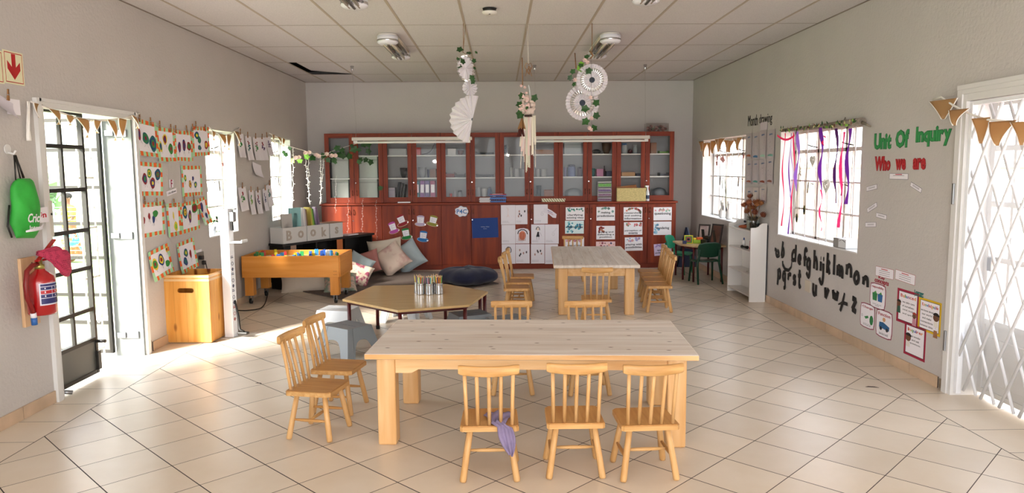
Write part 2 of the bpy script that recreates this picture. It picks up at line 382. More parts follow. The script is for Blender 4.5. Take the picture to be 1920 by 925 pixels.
wall_with_holes('wall_right', 0, RX, RX + TW, [R2, R1, RD], FY, BY, 0, 3.1)
wall_with_holes('wall_back', 1, BY, BY + TW, [], LX - TW, RX + TW, 0, 3.1)
wall_with_holes('wall_front', 1, FY - TW, FY, [(-3.0, 3.0, 0, 2.65)], LX - TW, RX + TW, 0, 3.1)
b = MB().m(floor_mat()).box(LX - TW, RX + TW, FY - TW, BY + TW, -.06, 0); struct(b.build('floor'))
# suspended ceiling: 0.6 x 1.2 boards in a T grid, one board slipped and showing the dark void
CEIL = mat('ceiling_board', '#d4cfce', .9, noise=.10, nscale=160, bump=.3, bscale=220)
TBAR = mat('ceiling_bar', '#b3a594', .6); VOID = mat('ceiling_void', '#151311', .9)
b = MB().m(CEIL)
gx = [LX] + [-2.69 + .592 * i for i in range(10)] + [RX]; gy = [FY] + [7.12 - 1.19 * i for i in range(8, 0, -1)] + [7.12 + 1.2 * i for i in range(4)] + [BY]
slip = None
for i in range(len(gx) - 1):
    for j in range(len(gy) - 1):
        x0, x1, y0, y1 = gx[i], gx[i + 1], gy[j], gy[j + 1]
        if i == 1 and gy[j] > 9.4 and gy[j] < 9.6:
            b.add([(x0 + .09, y0, CZ + .012), (x1, y0, CZ + .004), (x1, y1 - .03, CZ + .004), (x0 + .05, y1 - .20, CZ + .03)], [(0, 1, 2, 3)]); continue
        b.add([(x0, y0, CZ), (x1, y0, CZ), (x1, y1, CZ), (x0, y1, CZ)], [(0, 1, 2, 3)])
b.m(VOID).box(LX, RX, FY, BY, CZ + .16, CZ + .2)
b.m(TBAR)
for x in gx[1:-1]: b.box(x - .011, x + .011, FY, BY, CZ - .003, CZ + .001)
b.m(mat('ceiling_joint', '#8f8175', .7))
for y in gy[1:-1]: b.box(LX, RX, y - .004, y + .004, CZ - .0015, CZ + .001)
struct(b.build('ceiling'))
# shadow-gap trim where ceiling meets the walls
b = MB().m(mat('edge_trim', '#8c8075', .6)); b.box(LX, LX + .012, FY, BY, CZ - .006, CZ); b.box(RX - .012, RX, FY, BY, CZ - .006, CZ); b.box(LX, RX, BY - .012, BY, CZ - .006, CZ); struct(b.build('trim_1'))
# tiled skirting
SK = mat('skirting_tile', '#c9ae92', .4, noise=.12, nscale=5); SKJ = mat('skirting_joint', '#6b5a4c', .8)
def skirting(name, x0, x1, spans):
    b = MB()
    for (a, c) in spans:
        n = max(1, round((c - a) / .345)); st = (c - a) / n
        for i in range(n): b.m(SK).box(x0, x1, a + i * st + .002, a + (i + 1) * st - .002, 0, .082, .002)
        b.m(SKJ).box(min(x0, x1) + .002, max(x0, x1) - .002, a, c, .001, .08)
    return struct(b.build(name))
skirting('baseboard_left', LX, LX + .012, [(FY, LD[0] - .03), (LD[1] + .1, BY)])
skirting('baseboard_right', RX, RX - .012, [(4.93, BY), (FY, RD[0] - .05)])
# exposed cement patches at the door reveals
CEM = mat('bare_cement', '#8d7c68', .95, noise=.35, nscale=18, bump=.5, bscale=60)
b = MB().m(CEM); b.box(LX - .16, LX + .004, LD[1] + .001, LD[1] + .1, 0, .10, .01); struct(b.build('trim_2'))
b = MB().m(CEM); b.box(RX - .004, RX + .12, 4.826, 4.93, 0, .075, .01); struct(b.build('trim_3'))

# ------------------------------------------------------------------ windows
def steel_window(name, side, hole, vb, hb, extra=None, mullion=None, bars=()):
    """vb: fractions of vertical glazing bars; hb: fractions of horizontal bars; a steel frame set to the outside of the wall"""
    y0, y1, z0, z1 = hole; s = -1 if side == 'L' else 1; x = (LX if side == 'L' else RX) + s * (TW - .05)
    r = struct(empty(name, (x, (y0 + y1) / 2, z0)))
    def P(o): o.parent = r; o.matrix_parent_inverse = Matrix.Translation(r.location).inverted(); return o
    b = MB().m(FRAME); t = .035
    b.box(x - .02, x + .02, y0, y0 + t, z0, z1); b.box(x - .02, x + .02, y1 - t, y1, z0, z1); b.box(x - .02, x + .02, y0, y1, z0, z0 + t); b.box(x - .02, x + .02, y0, y1, z1 - t, z1)
    P(b.build('window_frame'))
    b = MB().m(FRAME)
    for f in vb: w = .006; b.box(x - .012, x + .012, y0 + f * (y1 - y0) - w, y0 + f * (y1 - y0) + w, z0, z1)
    for f in hb: b.box(x - .012, x + .012, y0, y1, z0 + f * (z1 - z0) - .006, z0 + f * (z1 - z0) + .006)
    for f in (mullion or ()): b.box(x - .02, x + .02, y0 + f * (y1 - y0) - .02, y0 + f * (y1 - y0) + .02, z0, z1)
    b.box(x - .02, x + .02, y0, y1, z0 + .80 * (z1 - z0) - .018, z0 + .80 * (z1 - z0) + .018)
    P(b.build('glazing_bars'))
    # burglar bars on the inner side
    b = MB().m(WHITE); xi = x - s * .05
    for f in bars: b.tube([(xi, y0 + f * (y1 - y0), z0 + .01), (xi, y0 + f * (y1 - y0), z1 - .01)], .006, 6)
    for f in (.27, .53): b.box(xi - .004, xi + .004, y0, y1, z0 + f * (z1 - z0) - .008, z0 + f * (z1 - z0) + .008)
    P(b.build('burglar_bars'))
    b = MB().m(GLASS).box(x + s * .004, x + s * .008, y0 + t, y1 - t, z0 + t, z1 - t); P(b.build('window_pane'))
    b = MB().m(mat('dark_handle', '#3a3028', .5, .6))
    for f in (.3, .72):
        yy = y0 + f * (y1 - y0); zz = z0 + .84 * (z1 - z0); b.tube([(x - s * .02, yy - .06, zz - .01), (x - s * .06, yy, zz + .005), (x - s * .06, yy + .07, zz + .02)], .006, 6)
        zz = z0 + .5 * (z1 - z0); b.tube([(x - s * .02, yy, zz), (x - s * .07, yy + .01, zz + .02), (x - s * .07, yy + .03, zz - .09)], .007, 6)
    P(b.build('window_handle'))
    b = MB().m(WHITE)      # painted reveal and sill
    xa = LX if side == 'L' else RX; e = .004
    b.box(xa, x, y0, y0 + e, z0, z1); b.box(xa, x, y1 - e, y1, z0, z1); b.box(xa - s * .006, x, y0, y1, z0, z0 + .012)
    P(b.build('window_sill'))
    return r
steel_window('window_1', 'L', L1, (.28, .55, .8), (.27, .53), bars=(.12, .42, .68, .9))
steel_window('window_2', 'L', L2, (.3, .6, .85), (.27, .53), bars=(.15, .45, .7, .92))
steel_window('window_3', 'R', R2, (.13, .27, .42, .56, .70, .85), (.27, .53), mullion=(.31, .66), bars=(.08, .2, .36, .49, .62, .77, .92))
steel_window('window_4', 'R', R1, (.14, .28, .42, .57, .71, .86), (.27, .53), mullion=(.34, .67), bars=(.07, .21, .5, .78, .93))
# lintel strip over the openings
# unseen front, shaped wide open for daylight: a painted frame round the opening
r = struct(empty('door_3', (0, FY - .1, 0)))
b = MB().m(FRAME)
for x in (-2.97, 2.97): b.box(x - .03, x + .03, -.06, .04, 0, 2.65)
b.box(-3, 3, -.06, .04, 2.59, 2.65); b.build('door_frame', r)

# ------------------------------------------------------------------ left door (double, one leaf swung out)
DBLK = mat('door_dark_metal', '#2a2723', .45, .3)
DGREY = mat('door_grey_panel', '#5f5f5a', .45, .3)
r = struct(empty('door_1', (LX, 5.5, 0))); G = Matrix.Translation((-LX, -5.5, 0))
b = MB().x(G).m(WHITE)
b.box(LX - TW, LX + .018, LD[0], LD[0] + .05, 0, LD[3]); b.m(mat('jamb_dimmed', '#777c7a', .5)).box(LX - TW, LX + .004, LD[1] - .045, LD[1], 0, LD[3]); b.m(WHITE).box(LX - TW + .001, LX + .017, LD[0] + .05, LD[1] - .045, LD[3] - .04, LD[3])  # far jamb coloured darker to offset the sun falling on it
b.box(LX - .01, LX + .028, LD[0] - .03, LD[0] + .02, 0, LD[3] + .02); b.box(LX - .01, LX + .028, LD[1] - .02, LD[1] + .03, 0, LD[3] + .02); b.box(LX - .01, LX + .028, LD[0], LD[1], LD[3], LD[3] + .022)
b.build('door_frame', r)
def leaf(xf, ya, yb, zs, zp, vert, dark, M):
    b = MB().x(M).m(dark); t = .022
    b.box(xf - .016, xf + .016, ya, ya + t * 1.2, .035, 1.965); b.box(xf - .016, xf + .016, yb - t * 1.2, yb, .035, 1.965)
    for z in zs: b.box(xf - .014, xf + .014, ya, yb, z - .014, z + .014)
    for f in vert: y = ya + f * (yb - ya); b.box(xf - .010, xf + .010, y - .011, y + .011, zp, 1.96)
    b.build('door_leaf', r)
    b = MB().x(M).m(DGREY).box(xf - .008, xf + .008, ya + .01, yb - .01, .05, zp); b.build('door_panel', r)
    b = MB().x(M).m(GLASS).box(xf - .002, xf + .002, ya + .02, yb - .02, zp, 1.95); b.build('door_pane', r)
ya = at(75, 460, 0, LX - .05).y; yb = at(167, 460, 0, LX - .05).y
ZS = [at(140, v, 0, LX - .05).z for v in (213, 276, 356, 434, 508, 590, 651)]
ya = max(ya, LD[0] + .052)
leaf(LX - .05, ya, yb, [.048] + ZS, ZS[-1], (.5,), DBLK, G)
M2 = G @ Matrix.Translation((LX - TW, 6.06, 0)) @ Matrix.Rotation(R_(83), 4, 'Z') @ Matrix.Translation((-LX, -5.5, 0))
leaf(LX, 5.5, 5.5 + .55, [.048] + ZS, ZS[-1], (.33, .66), DBLK, M2)
b = MB().x(G).m(STEEL)
for z in (.18, 1.02, 1.86):
    b.box(LX - .13, LX - .03, LD[1] - .06, LD[1] - .046, z - .03, z + .03, .004); b.box(LX - .20, LX - .13, LD[1] - .075, LD[1] - .05, z - .022, z + .022, .004)
b.build('door_hinge', r)
b = MB().x(G).m(DBLK); b.tube([(LX - .03, yb - .01, ZS[-1] - .02), (LX + .03, yb - .01, ZS[-1] - .02)], .012); b.box(LX - .045, LX - .02, yb - .03, yb + .012, .06, .2, .003)
b.build('door_bolt', r)
b = MB().x(G).m(STEEL); b.box(LX - .03, LX + .012, LD[0] + .03, LD[0] + .05, .07, .25, .003); b.tube([(LX - .02, LD[0] + .06, .045), (LX + .05, LD[0] + .09, .03)], .015); b.build('door_stop', r)
b = MB().x(G).m(mat('lock_cover', '#cfcabf', .5)); b.box(LX - .02, LX + .03, LD[0] + .01, LD[0] + .055, 1.12, 1.36, .006); b.m(BLACK).tube([(LX + .03, LD[0] + .033, 1.27), (LX + .034, LD[0] + .033, 1.27)], .008); b.build('door_lock', r)
# folded white security gate with scrolls, just outside
b = MB().x(G).m(mat('gate_white', '#e2ded6', .5)); gxx = LX - TW - .05
for i in range(3):
    y = 5.80 + i * .10; b.tube([(gxx, y, .04), (gxx, y, 1.95)], .008, 6)
    for z in (.35, .9, 1.25, 1.65):
        if i < 2: b.tube([(gxx, y + .057 + .034 * math.cos(a) * (1 - a / 14), z + .05 * math.sin(a) * (1 - a / 14)) for a in [k * .5 for k in range(19)]], .004, 5)
for z in (.1, .7, 1.1, 1.5, 1.9): b.box(gxx - .006, gxx + .006, 5.79, 6.01, z - .008, z + .008)
b.build('security_gate', r)

# ------------------------------------------------------------------ right door with trellis gate
r = struct(empty('door_2', (RX, 4.1, 0))); G = Matrix.Translation((-RX, -4.1, 0))
TW_ = mat('trellis_white', '#eceef2', .35)
b = MB().x(G).m(WHITE)
b.box(RX - .02, RX + TW, RD[1] - .05, RD[1], 0, RD[3]); b.box(RX - .02, RX + TW, RD[0], RD[0] + .05, 0, RD[3]); b.box(RX - .019, RX + TW - .001, RD[0] + .05, RD[1] - .05, RD[3] - .045, RD[3])
b.box(RX - .03, RX + .01, RD[1] - .015, RD[1] + .035, 0, RD[3] + .03); b.box(RX - .032, RX + .009, RD[0] - .03, RD[1] + .037, RD[3] + .0305, RD[3] + .06); b.box(RX - .03, RX + .01, RD[0] - .03, RD[1] - .016, RD[3], RD[3] + .03)
b.build('door_frame', r)
b = MB().x(G).m(STEEL)
for z in (.36, 1.36): b.box(RX - .04, RX - .028, RD[1] + .004, RD[1] + .026, z - .07, z + .07, .003)
b.build('door_hinge', r)
b = MB().x(G).m(WHITE); xd = RX + TW - .05     # glazed panel door behind
for y in (3.47, 4.1, 4.77): b.box(xd - .02, xd + .02, y - .04, y + .04, .03, 1.96)
for z in (.03, .5, .92, 1.28, 1.64, 1.93): b.box(xd - .018, xd + .018, 3.45, 4.78, z, z + .035)
for y in (3.68, 3.89, 4.33, 4.55): b.box(xd - .012, xd + .012, y - .012, y + .012, .5, 1.95)
b.build('door_leaf', r)
b = MB().x(G).m(WHITE).box(xd - .01, xd + .01, 3.47, 4.77, .04, .5); b.box(xd - .02, xd - .008, 4.2, 4.7, .12, .42, .006); b.build('door_panel', r)
b = MB().x(G).m(GLASS).box(xd - .003, xd + .003, 3.47, 4.77, .5, 1.94); b.build('door_pane', r)
b = MB().x(G).m(STEEL).box(xd - .05, xd - .02, 4.66, 4.70, .86, .95, .004); b.build('door_handle', r)
b = MB().x(G).m(TW_); xt = RX + .015
b.box(xt - .015, xt + .02, RD[1] - .085, RD[1] - .05, .02, 1.95, .004)
b.box(xt - .012, xt + .02, RD[0] + .05, RD[1] - .05, 1.935, 1.96)
zt, zb, y0, y1 = 1.93, .06, RD[0] + .06, RD[1] - .07; pit, per = .175, .36; k = pit / per
def diag(sgn, c0, xx):
    # line y = c0 + sgn*k*(z)
    pts = []
    za, zc = zb, zt
    for (yy) in (y0, y1):
        z = (yy - c0) / (sgn * k)
    zr = sorted([(y0 - c0) / (sgn * k), (y1 - c0) / (sgn * k)]); za = max(zb, zr[0]); zc = min(zt, zr[1])
    if zc - za < .08: return
    b.tube([(xx, c0 + sgn * k * za, za), (xx, c0 + sgn * k * zc, zc)], .0115, 6, flat=.7, ref=(1, 0, 0))
for i in range(-8, 22):
    diag(1, y0 + i * pit, xt + .004); diag(-1, y0 + i * pit, xt - .006)
b.build('trellis_gate', r)

# ------------------------------------------------------------------ outside
GRS = mat('lawn', '#9db86a', .95, noise=.25, nscale=3); PAV = mat('pale_paving', '#d8cfc0', .9, noise=.08, nscale=2)
def ground(name, pts, m, label, cat): 
    b = MB().m(m); b.add(pts, [tuple(range(len(pts)))]); o = b.build(name); return struct(o)
b = MB().m(GRS).grid(lambda u, v: (LX - TW - 1.6 - 38 * u, -10 + 60 * v, -.12 - .55 * min(1, u * 38 / 2.4)), 60, 4)
struct(b.build('lawn'))
b = MB().m(PAV).box(LX - TW - 1.6, LX - TW, -10, 20, -.2, -.12); struct(b.build('path'))
m = bpy.data.materials.new('brick_paving'); m.use_nodes = True; t = m.node_tree; bk = N(t, 'TexBrick'); bk.inputs['Scale'].default_value = 3.2
bk.inputs['Color1'].default_value = lin('#c08a74'); bk.inputs['Color2'].default_value = lin('#ab7260'); bk.inputs['Mortar'].default_value = lin('#b9a898'); bk.inputs['Mortar Size'].default_value = .03
tc = N(t, 'TexCoord'); t.links.new(tc.outputs['Object'], bk.inputs[0]); t.links.new(bk.outputs[0], t.nodes['Principled BSDF'].inputs['Base Color'])
b = MB().m(m).box(RX + TW, 30, -10, 40, -.2, -.1); struct(b.build('paving'))
CREAM = mat('render_cream', '#e3d9c4', .9)
b = MB().m(CREAM).box(8.6, 8.8, -6, 26, -.1, 1.5, .02); b.m(mat('coping', '#c9b79a', .9)).box(8.55, 8.85, -6, 26, 1.5, 1.6, .02)
tag(b.build('boundary_wall'), 'pale rendered boundary wall across the brick paving beyond the right door', 'wall')
def crown(name, loc, r, hgt, label, cat='tree', col='#7fa070'):
    t = empty(name, loc); tag(t, label, cat)
    b = MB().m(mat('bark', '#6b5a48', .9)); b.tube([(0, 0, 0), (.05, 0, hgt * .5), (0, .05, hgt)], [.12, .09, .05], 8); b.build('trunk', t)
    b = MB().m(mat('foliage_' + col[1:], col, .8, noise=.35, nscale=3)); rr = random.Random(hash(loc[1]) % 99)
    for i in range(420):
        a, e = rr.uniform(0, 2 * PI), math.acos(rr.uniform(-.7, 1)); q = r * rr.uniform(.55, 1)
        c = Vector((q * math.sin(e) * math.cos(a), q * math.sin(e) * math.sin(a), hgt + .8 * q * math.cos(e)))
        s = r * rr.uniform(.10, .2); n = Vector((rr.gauss(0, 1), rr.gauss(0, 1), rr.gauss(0, 1))).normalized(); x = n.orthogonal().normalized(); y = n.cross(x)
        b.add([c - x * s, c - y * s * .6, c + x * s, c + y * s * .6], [(0, 1, 2, 3)])
    b.build('foliage', t)
crown('tree', (-13.5, 20.5, -.67), 1.2, 1.5, 'leafy green tree on the lawn seen through the left door')
crown('tree', (-19.5, 26.0, -.67), 1.6, 1.9, 'broad green tree at the far side of the lawn', col='#8aa87c')
crown('tree', (-10.8, 23.5, -.67), 1.1, 1.5, 'small green tree beside the pale building outside', col='#789a68')
b = MB().m(CREAM).box(-34, -16, 32, 34, -.67, 9); 
b.m(mat('far_window', '#9fa9b0', .3))
for i in range(9):
    for k in range(3): b.box(-33 + i * 1.9, -31.9 + i * 1.9, 31.95, 32.0, 2.2 + k * 2.3, 3.4 + k * 2.3)
tag(b.build('school_building'), 'pale multi-storey building with rows of windows beyond the lawn', 'building')
t = empty('fence', (-9.8, 17, -.67)); tag(t, 'pale blue-green mesh fence crossing the lawn behind the person', 'fence')
b = MB().m(mat('fence_post', '#7fa79c', .6))
for i in range(9): b.tube([(-8 + i * 1.5, 0, 0), (-8 + i * 1.5, 0, 1.5)], .03, 6)
b.build('fence_post', t)
b = MB().m(mat('fence_wire', '#9fc2b8', .6))
for i in range(14): b.box(-8, 4, -.004, .004, .1 + i * .1, .108 + i * .1)
b.build('fence_mesh', t)
t = empty('tyre', at(103, 485, 2, -.67)); tag(t, 'dark rubber tyre standing upright on the lawn', 'tyre')
b = MB().m(mat('rubber', '#6d6d6a', .8)); b.x(Matrix.Translation((0, 0, .36)))
b.tube([(.28 * math.cos(a), 0, .28 * math.sin(a)) for a in [2 * PI * i / 24 for i in range(25)]], .08, 10, cap=False); b.build('tread', t)

# the person on the lawn
def skin_body(name, verts, edges, radii, m, parent, sub=2):
    me = bpy.data.meshes.new(name); me.from_pydata(verts, edges, []); o = bpy.data.objects.new(name, me); COL.objects.link(o); o.parent = parent
    md = o.modifiers.new('skin', 'SKIN'); md.use_smooth_shade = True
    for i, rr in enumerate(radii): me.skin_vertices[0].data[i].radius = rr if isinstance(rr, tuple) else (rr, rr)
    me.skin_vertices[0].data[0].use_root = True
    me.materials.append(m); s = o.modifiers.new('sub', 'SUBSURF'); s.levels = sub; s.render_levels = sub; return o
PX = at(135, 492, 2, -.66); ps = 1.0
t = empty('person', PX, R_(-35)); tag(t, 'person in a yellow top and long multicoloured skirt standing on the lawn', 'person')
SKN = mat('skin_brown', '#6b4632', .6)
V = [(0, 0, .92), (0, 0, 1.12), (0, 0, 1.3), (0, 0, 1.40), (0, -.01, 1.47), (0, -.02, 1.56), (0, -.01, 1.63),
     (.16, 0, 1.34), (.24, -.02, 1.08), (.12, -.16, 1.0), (.05, -.19, 1.0), (-.16, 0, 1.34), (-.22, 0, 1.08), (-.23, -.05, .84), (-.23, -.07, .76),
     (.09, 0, .86), (.10, -.01, .48), (.10, .02, .08), (.10, -.11, .03), (-.09, 0, .86), (-.10, -.01, .48), (-.10, .02, .08), (-.10, -.11, .03)]
E_ = [(0, 1), (1, 2), (2, 3), (3, 4), (4, 5), (5, 6), (2, 7), (7, 8), (8, 9), (9, 10), (2, 11), (11, 12), (12, 13), (13, 14), (0, 15), (15, 16), (16, 17), (17, 18), (0, 19), (19, 20), (20, 21), (21, 22)]
Rr = [(.15, .1), (.13, .09), (.15, .1), (.06, .06), (.055, .06), (.085, .10), (.075, .09), .055, .042, .032, .035, .055, .042, .032, .035, .08, .055, .04, .035, .08, .055, .04, .035]
skin_body('body', V, E_, Rr, SKN, t)
b = MB().m(SKN)
for sx, bx, by, bz in ((1, .05, -.19, 1.0), (-1, -.23, -.07, .76)):
    for k in range(4):
        if sx > 0: b.tube([(bx + .01, by, bz + .022 - k * .015), (bx - .03, by - .03, bz + .02 - k * .015), (bx - .065, by - .02, bz + .012 - k * .015)], [.008, .0075, .006], 6)
        else: b.tube([(bx, by + .02 - k * .015, bz), (bx, by + .015 - k * .015, bz - .05), (bx + .01, by + .01 - k * .014, bz - .085)], [.008, .0075, .006], 6)
    b.tube([(bx, by, bz + (.02 if sx > 0 else 0)), (bx - .01, by - .03, bz + (.04 if sx > 0 else -.03))], [.009, .007], 6)
b.build('fingers', t)
b = MB().m(SKN); b.sphere((0, -.125, 1.555), .018, sc=(.8, 1, 1.2)); b.m(BLACK); b.sphere((.032, -.112, 1.585), .008); b.sphere((-.032, -.112, 1.585), .008); b.m(mat('lip', '#7a3b38', .6)); b.sphere((0, -.112, 1.515), .02, sc=(1, .5, .35)); b.m(SKN); b.sphere((.088, 0, 1.56), .02, sc=(.5, 1, 1.5)); b.sphere((-.088, 0, 1.56), .02, sc=(.5, 1, 1.5)); b.build('face', t)
b = MB().m(mat('hair_black', '#17120f', .9)); b.sphere((0, .005, 1.62), .105, sc=(.92, 1.02, .78)); b.build('hair', t)
b = MB().m(mat('yellow_cloth', '#e8b62c', .85, bump=.2, bscale=30)); b.lathe([(.145, .86), (.165, .95), (.15, 1.08), (.165, 1.2), (.175, 1.3), (.15, 1.37), (.075, 1.41)], 18)
for s in (1, -1): b.tube([(s * .13, 0, 1.34), (s * .2, -.005, 1.22), (s * .235, -.015, 1.12)], [.07, .075, .07], 10, cap=False)
b.build('top', t)
m = mat('skirt_print', '#c8502a', .85, col2='#3aa0a0', nscale=5, nlo=.47, nhi=.53)
b = MB().m(m).grid(lambda u, v: ((.16 + .13 * v + .015 * math.sin(u * 2 * PI * 9) * v) * math.cos(2 * PI * u), (.12 + .13 * v + .015 * math.sin(u * 2 * PI * 9) * v) * math.sin(2 * PI * u), .96 - .86 * v), 60, 8); b.build('skirt', t)

# ------------------------------------------------------------------ tables and chairs
def pine_table(name, loc, rz, L, D, hgt, leg, label, along='x'):
    t = empty(name, loc, rz); tag(t, label, 'table')
    a, c = L / 2, D / 2
    b = MB().m(PINE).box(-a, a, -c, c, hgt - .034, hgt, .008); b.m(PINEX).box(-a + .003, a - .003, -c - .0012, c + .0012, hgt - .031, hgt - .004, .002); o = b.build('tabletop', t)
    for sx in (-1, 1):
        for sy in (-1, 1):
            x, y = sx * (a - .055 - leg / 2), sy * (c - .05 - leg / 2)
            o = MB().m(PINEL).box(-leg / 2, leg / 2, -leg / 2, leg / 2, -(hgt - .034), 0, .01).build('leg', t); o.location = (x, y, hgt - .034)
    for s in (-1, 1):
        b = MB().m(PINEX); x0 = -(a - .055 - leg); y = s * (c - .075); z1, z0 = hgt - .035, hgt - .125
        # long rail, arched up from small corner brackets
        pts = [(x0, z1), (x0, z0), (x0 + .09, z0), (x0 + .13, z0 + .022), (-x0 - .13, z0 + .022), (-x0 - .09, z0), (-x0, z0), (-x0, z1)]
        b.x(Matrix.Translation((0, y + .011, 0)) @ Matrix.Rotation(PI / 2, 4, 'X')); b.prism(pts, 0, .022); b.build('apron', t)
        b = MB().m(PINEX); xx = s * (a - .08); b.box(xx - .011, xx + .011, -(c - .05 - leg), c - .05 - leg, z0, z1, .003); b.build('apron', t)
    return t
NT = pine_table('pine_table', (.183, 4.36, 0), R_(-3.5), 1.83, .93, .54, .105, 'long pine table with a pale worn top in the foreground, knots along its front rail')
FT = pine_table('pine_table', (1.054, 8.47, 0), R_(-90 - 3.2), 1.87, .90, .54, .1, 'pine table end-on in the middle of the room in front of the cabinets')

def make_chair():
    t = empty('spindle_chair')
    sw, sd, sz, th = .29, .275, .29, .028
    def prof(b):
        pts = []; 
        for (x, y) in ((-sw / 2 + .012, -sd / 2), (sw / 2 - .012, -sd / 2), (sw / 2, -sd / 2 + .012), (sw / 2 - .004, sd / 2 - .02), (sw / 2 - .022, sd / 2), (-sw / 2 + .022, sd / 2), (-sw / 2 + .004, sd / 2 - .02), (-sw / 2, -sd / 2 + .012)): pts.append((x, y))
        return pts
    b = MB().m(CH_X); pts = prof(b); b.prism(pts, sz - th, sz - .004); b.m(CH_Y).prism([(x * .975, y * .975) for x, y in pts], sz - .0041, sz); b.build('seat', t)
    feet = {}
    for sx in (-1, 1):
        for sy in (-1, 1):
            top = Vector((sx * .095, sy * .085, sz - th + .003)); bot = Vector((sx * .135, sy * .128, 0.002)); feet[(sx, sy)] = (top, bot)
            b = MB().m(CH_Z); b.tube([bot, bot.lerp(top, .04), bot.lerp(top, .55), top], [.0150, .0175, .0165, .0155], 8); b.build('leg', t)
    z = .115
    def onleg(k, z): a, c = feet[k]; f = (z - c.z) / (a.z - c.z); return c.lerp(a, f)
    for sx in (-1, 1):
        p, q = onleg((sx, -1), z), onleg((sx, 1), z); b = MB().m(CH_Y); b.tube([p, p.lerp(q, .25), p.lerp(q, .5), p.lerp(q, .75), q], [.006, .009, .0105, .009, .006], 8); b.build('stretcher', t)
    p = (onleg((-1, -1), z) + onleg((-1, 1), z)) / 2; q = (onleg((1, -1), z) + onleg((1, 1), z)) / 2
    b = MB().m(CH_X); b.tube([p, p.lerp(q, .25), p.lerp(q, .5), p.lerp(q, .75), q], [.006, .009, .0105, .009, .006], 8); b.build('stretcher', t)
    yb = -sd / 2 + .022; zt = .572
    for i in range(5):
        f = (i - 2) / 2; x0 = f * .112; x1 = f * .118; yy = yb - .045 - .022 * (1 - f * f)
        b = MB().m(CH_Z); b.tube([(x0, yb, sz - .004), ((x0 + x1) / 2, (yb + yy) / 2 + .003, (sz + zt) / 2), (x1, yy, zt)], [.0095, .0098, .0095], 8); b.build('spindle', t)
    def rail(u, v):
        x = -.148 + .296 * u; f = x / .148; w = .024 * (1 - f * f); yc = yb - .045 - w
        a = 2 * PI * v; hz = .024 + .003 * (1 - abs(f)); e = 1 if .02 < u < .98 else .85
        def sq(c, p): return math.copysign(abs(c) ** p, c)
        return (x, yc + .013 * e * sq(math.cos(a), .5), .578 + .006 * f * f + hz * e * sq(math.sin(a), .5))
    b = MB().m(CH_X); b.grid(rail, 24, 12)
    for u in (0, 1): b.add([rail(u, k / 12) for k in range(12)], [tuple(range(12))[::(-1 if u == 0 else 1)]])
    b.build('crest_rail', t)
    return t
ch0 = make_chair()
chairs = [  # x, y, heading (deg, 0 = facing the back wall), label
    (-.063, 3.615, 0, 'spindle-back chair with the lilac cloth on its seat, at the front of the near table'),
    (.367, 3.64, 0, 'middle spindle-back chair of the three pushed up to the front of the near table'),
    (.725, 3.60, 3, 'spindle-back chair at the front of the near table beside its right leg'),
    (-1.08, 4.21, -103, 'nearer spindle-back chair at the left end of the near table, facing it'),
    (-1.055, 4.655, -101, 'farther spindle-back chair at the left end of the near table, beside the grey stool'),
    (.075, 5.0, 180, 'spindle-back chair tucked behind the near table on the left'),
    (.60, 4.97, 181, 'spindle-back chair tucked behind the near table in front of the far table'),
    (.93, 7.05, -4, 'spindle-back chair at the near end of the far table'),
    (1.00, 10.0, 176, 'spindle-back chair at the far end of the far table against the paper notices'),
    (.165, 7.75, -90, 'nearest chair in the row on the left side of the far table'),
    (.205, 8.17, -94, 'middle chair in the row on the left side of the far table'),
    (.255, 8.58, -92, 'farthest chair in the row on the left side of the far table'),
    (1.70, 7.82, 88, 'nearest chair in the row on the right side of the far table'),
    (1.745, 8.17, 87, 'second chair from the camera on the right side of the far table'),
    (1.79, 8.51, 86, 'third chair from the camera on the right side of the far table'),
    (1.835, 8.86, 86, 'farthest chair in the row on the right side of the far table'),
]
CH = []
for i, (x, y, a, lab) in enumerate(chairs):
    o = ch0 if i == 0 else copy_tree(ch0)
    o.location = (x, y, 0); o.rotation_euler = (0, 0, R_(a)); tag(o, lab, 'chair', 'small wooden spindle chairs around the pine tables'); CH.append(o)
# lilac cloth over the first chair's seat
LIL = mat('lilac_cloth', '#857897', .9, noise=.15, nscale=14, bump=.25, bscale=30)
def cloth(u, v):
    if v < .45:
        k = v / .45; x = -.02 + (u - .5) * (.15 - .09 * k); y = 3.63 - .145 * k; z = .2935 + .012 * math.sin(u * 9 + k * 4) ** 2 + .016 * math.sin(PI * u) * (1 - .4 * k) 
    else:
        k = (v - .45) / .55; x = .012 + .03 * k + (u - .5) * (.07 + .02 * math.sin(k * PI) - .055 * k * k); y = 3.466 - .004 - .006 * math.sin(u * 14); z = .296 - .15 * k + .008 * math.sin(u * 6)
    return (x, y, z)
b = MB().m(LIL).grid(cloth, 22, 30); tag(b.build('cloth', solid=.004), 'lilac cloth lying on a chair seat and hanging down its back edge', 'cloth')

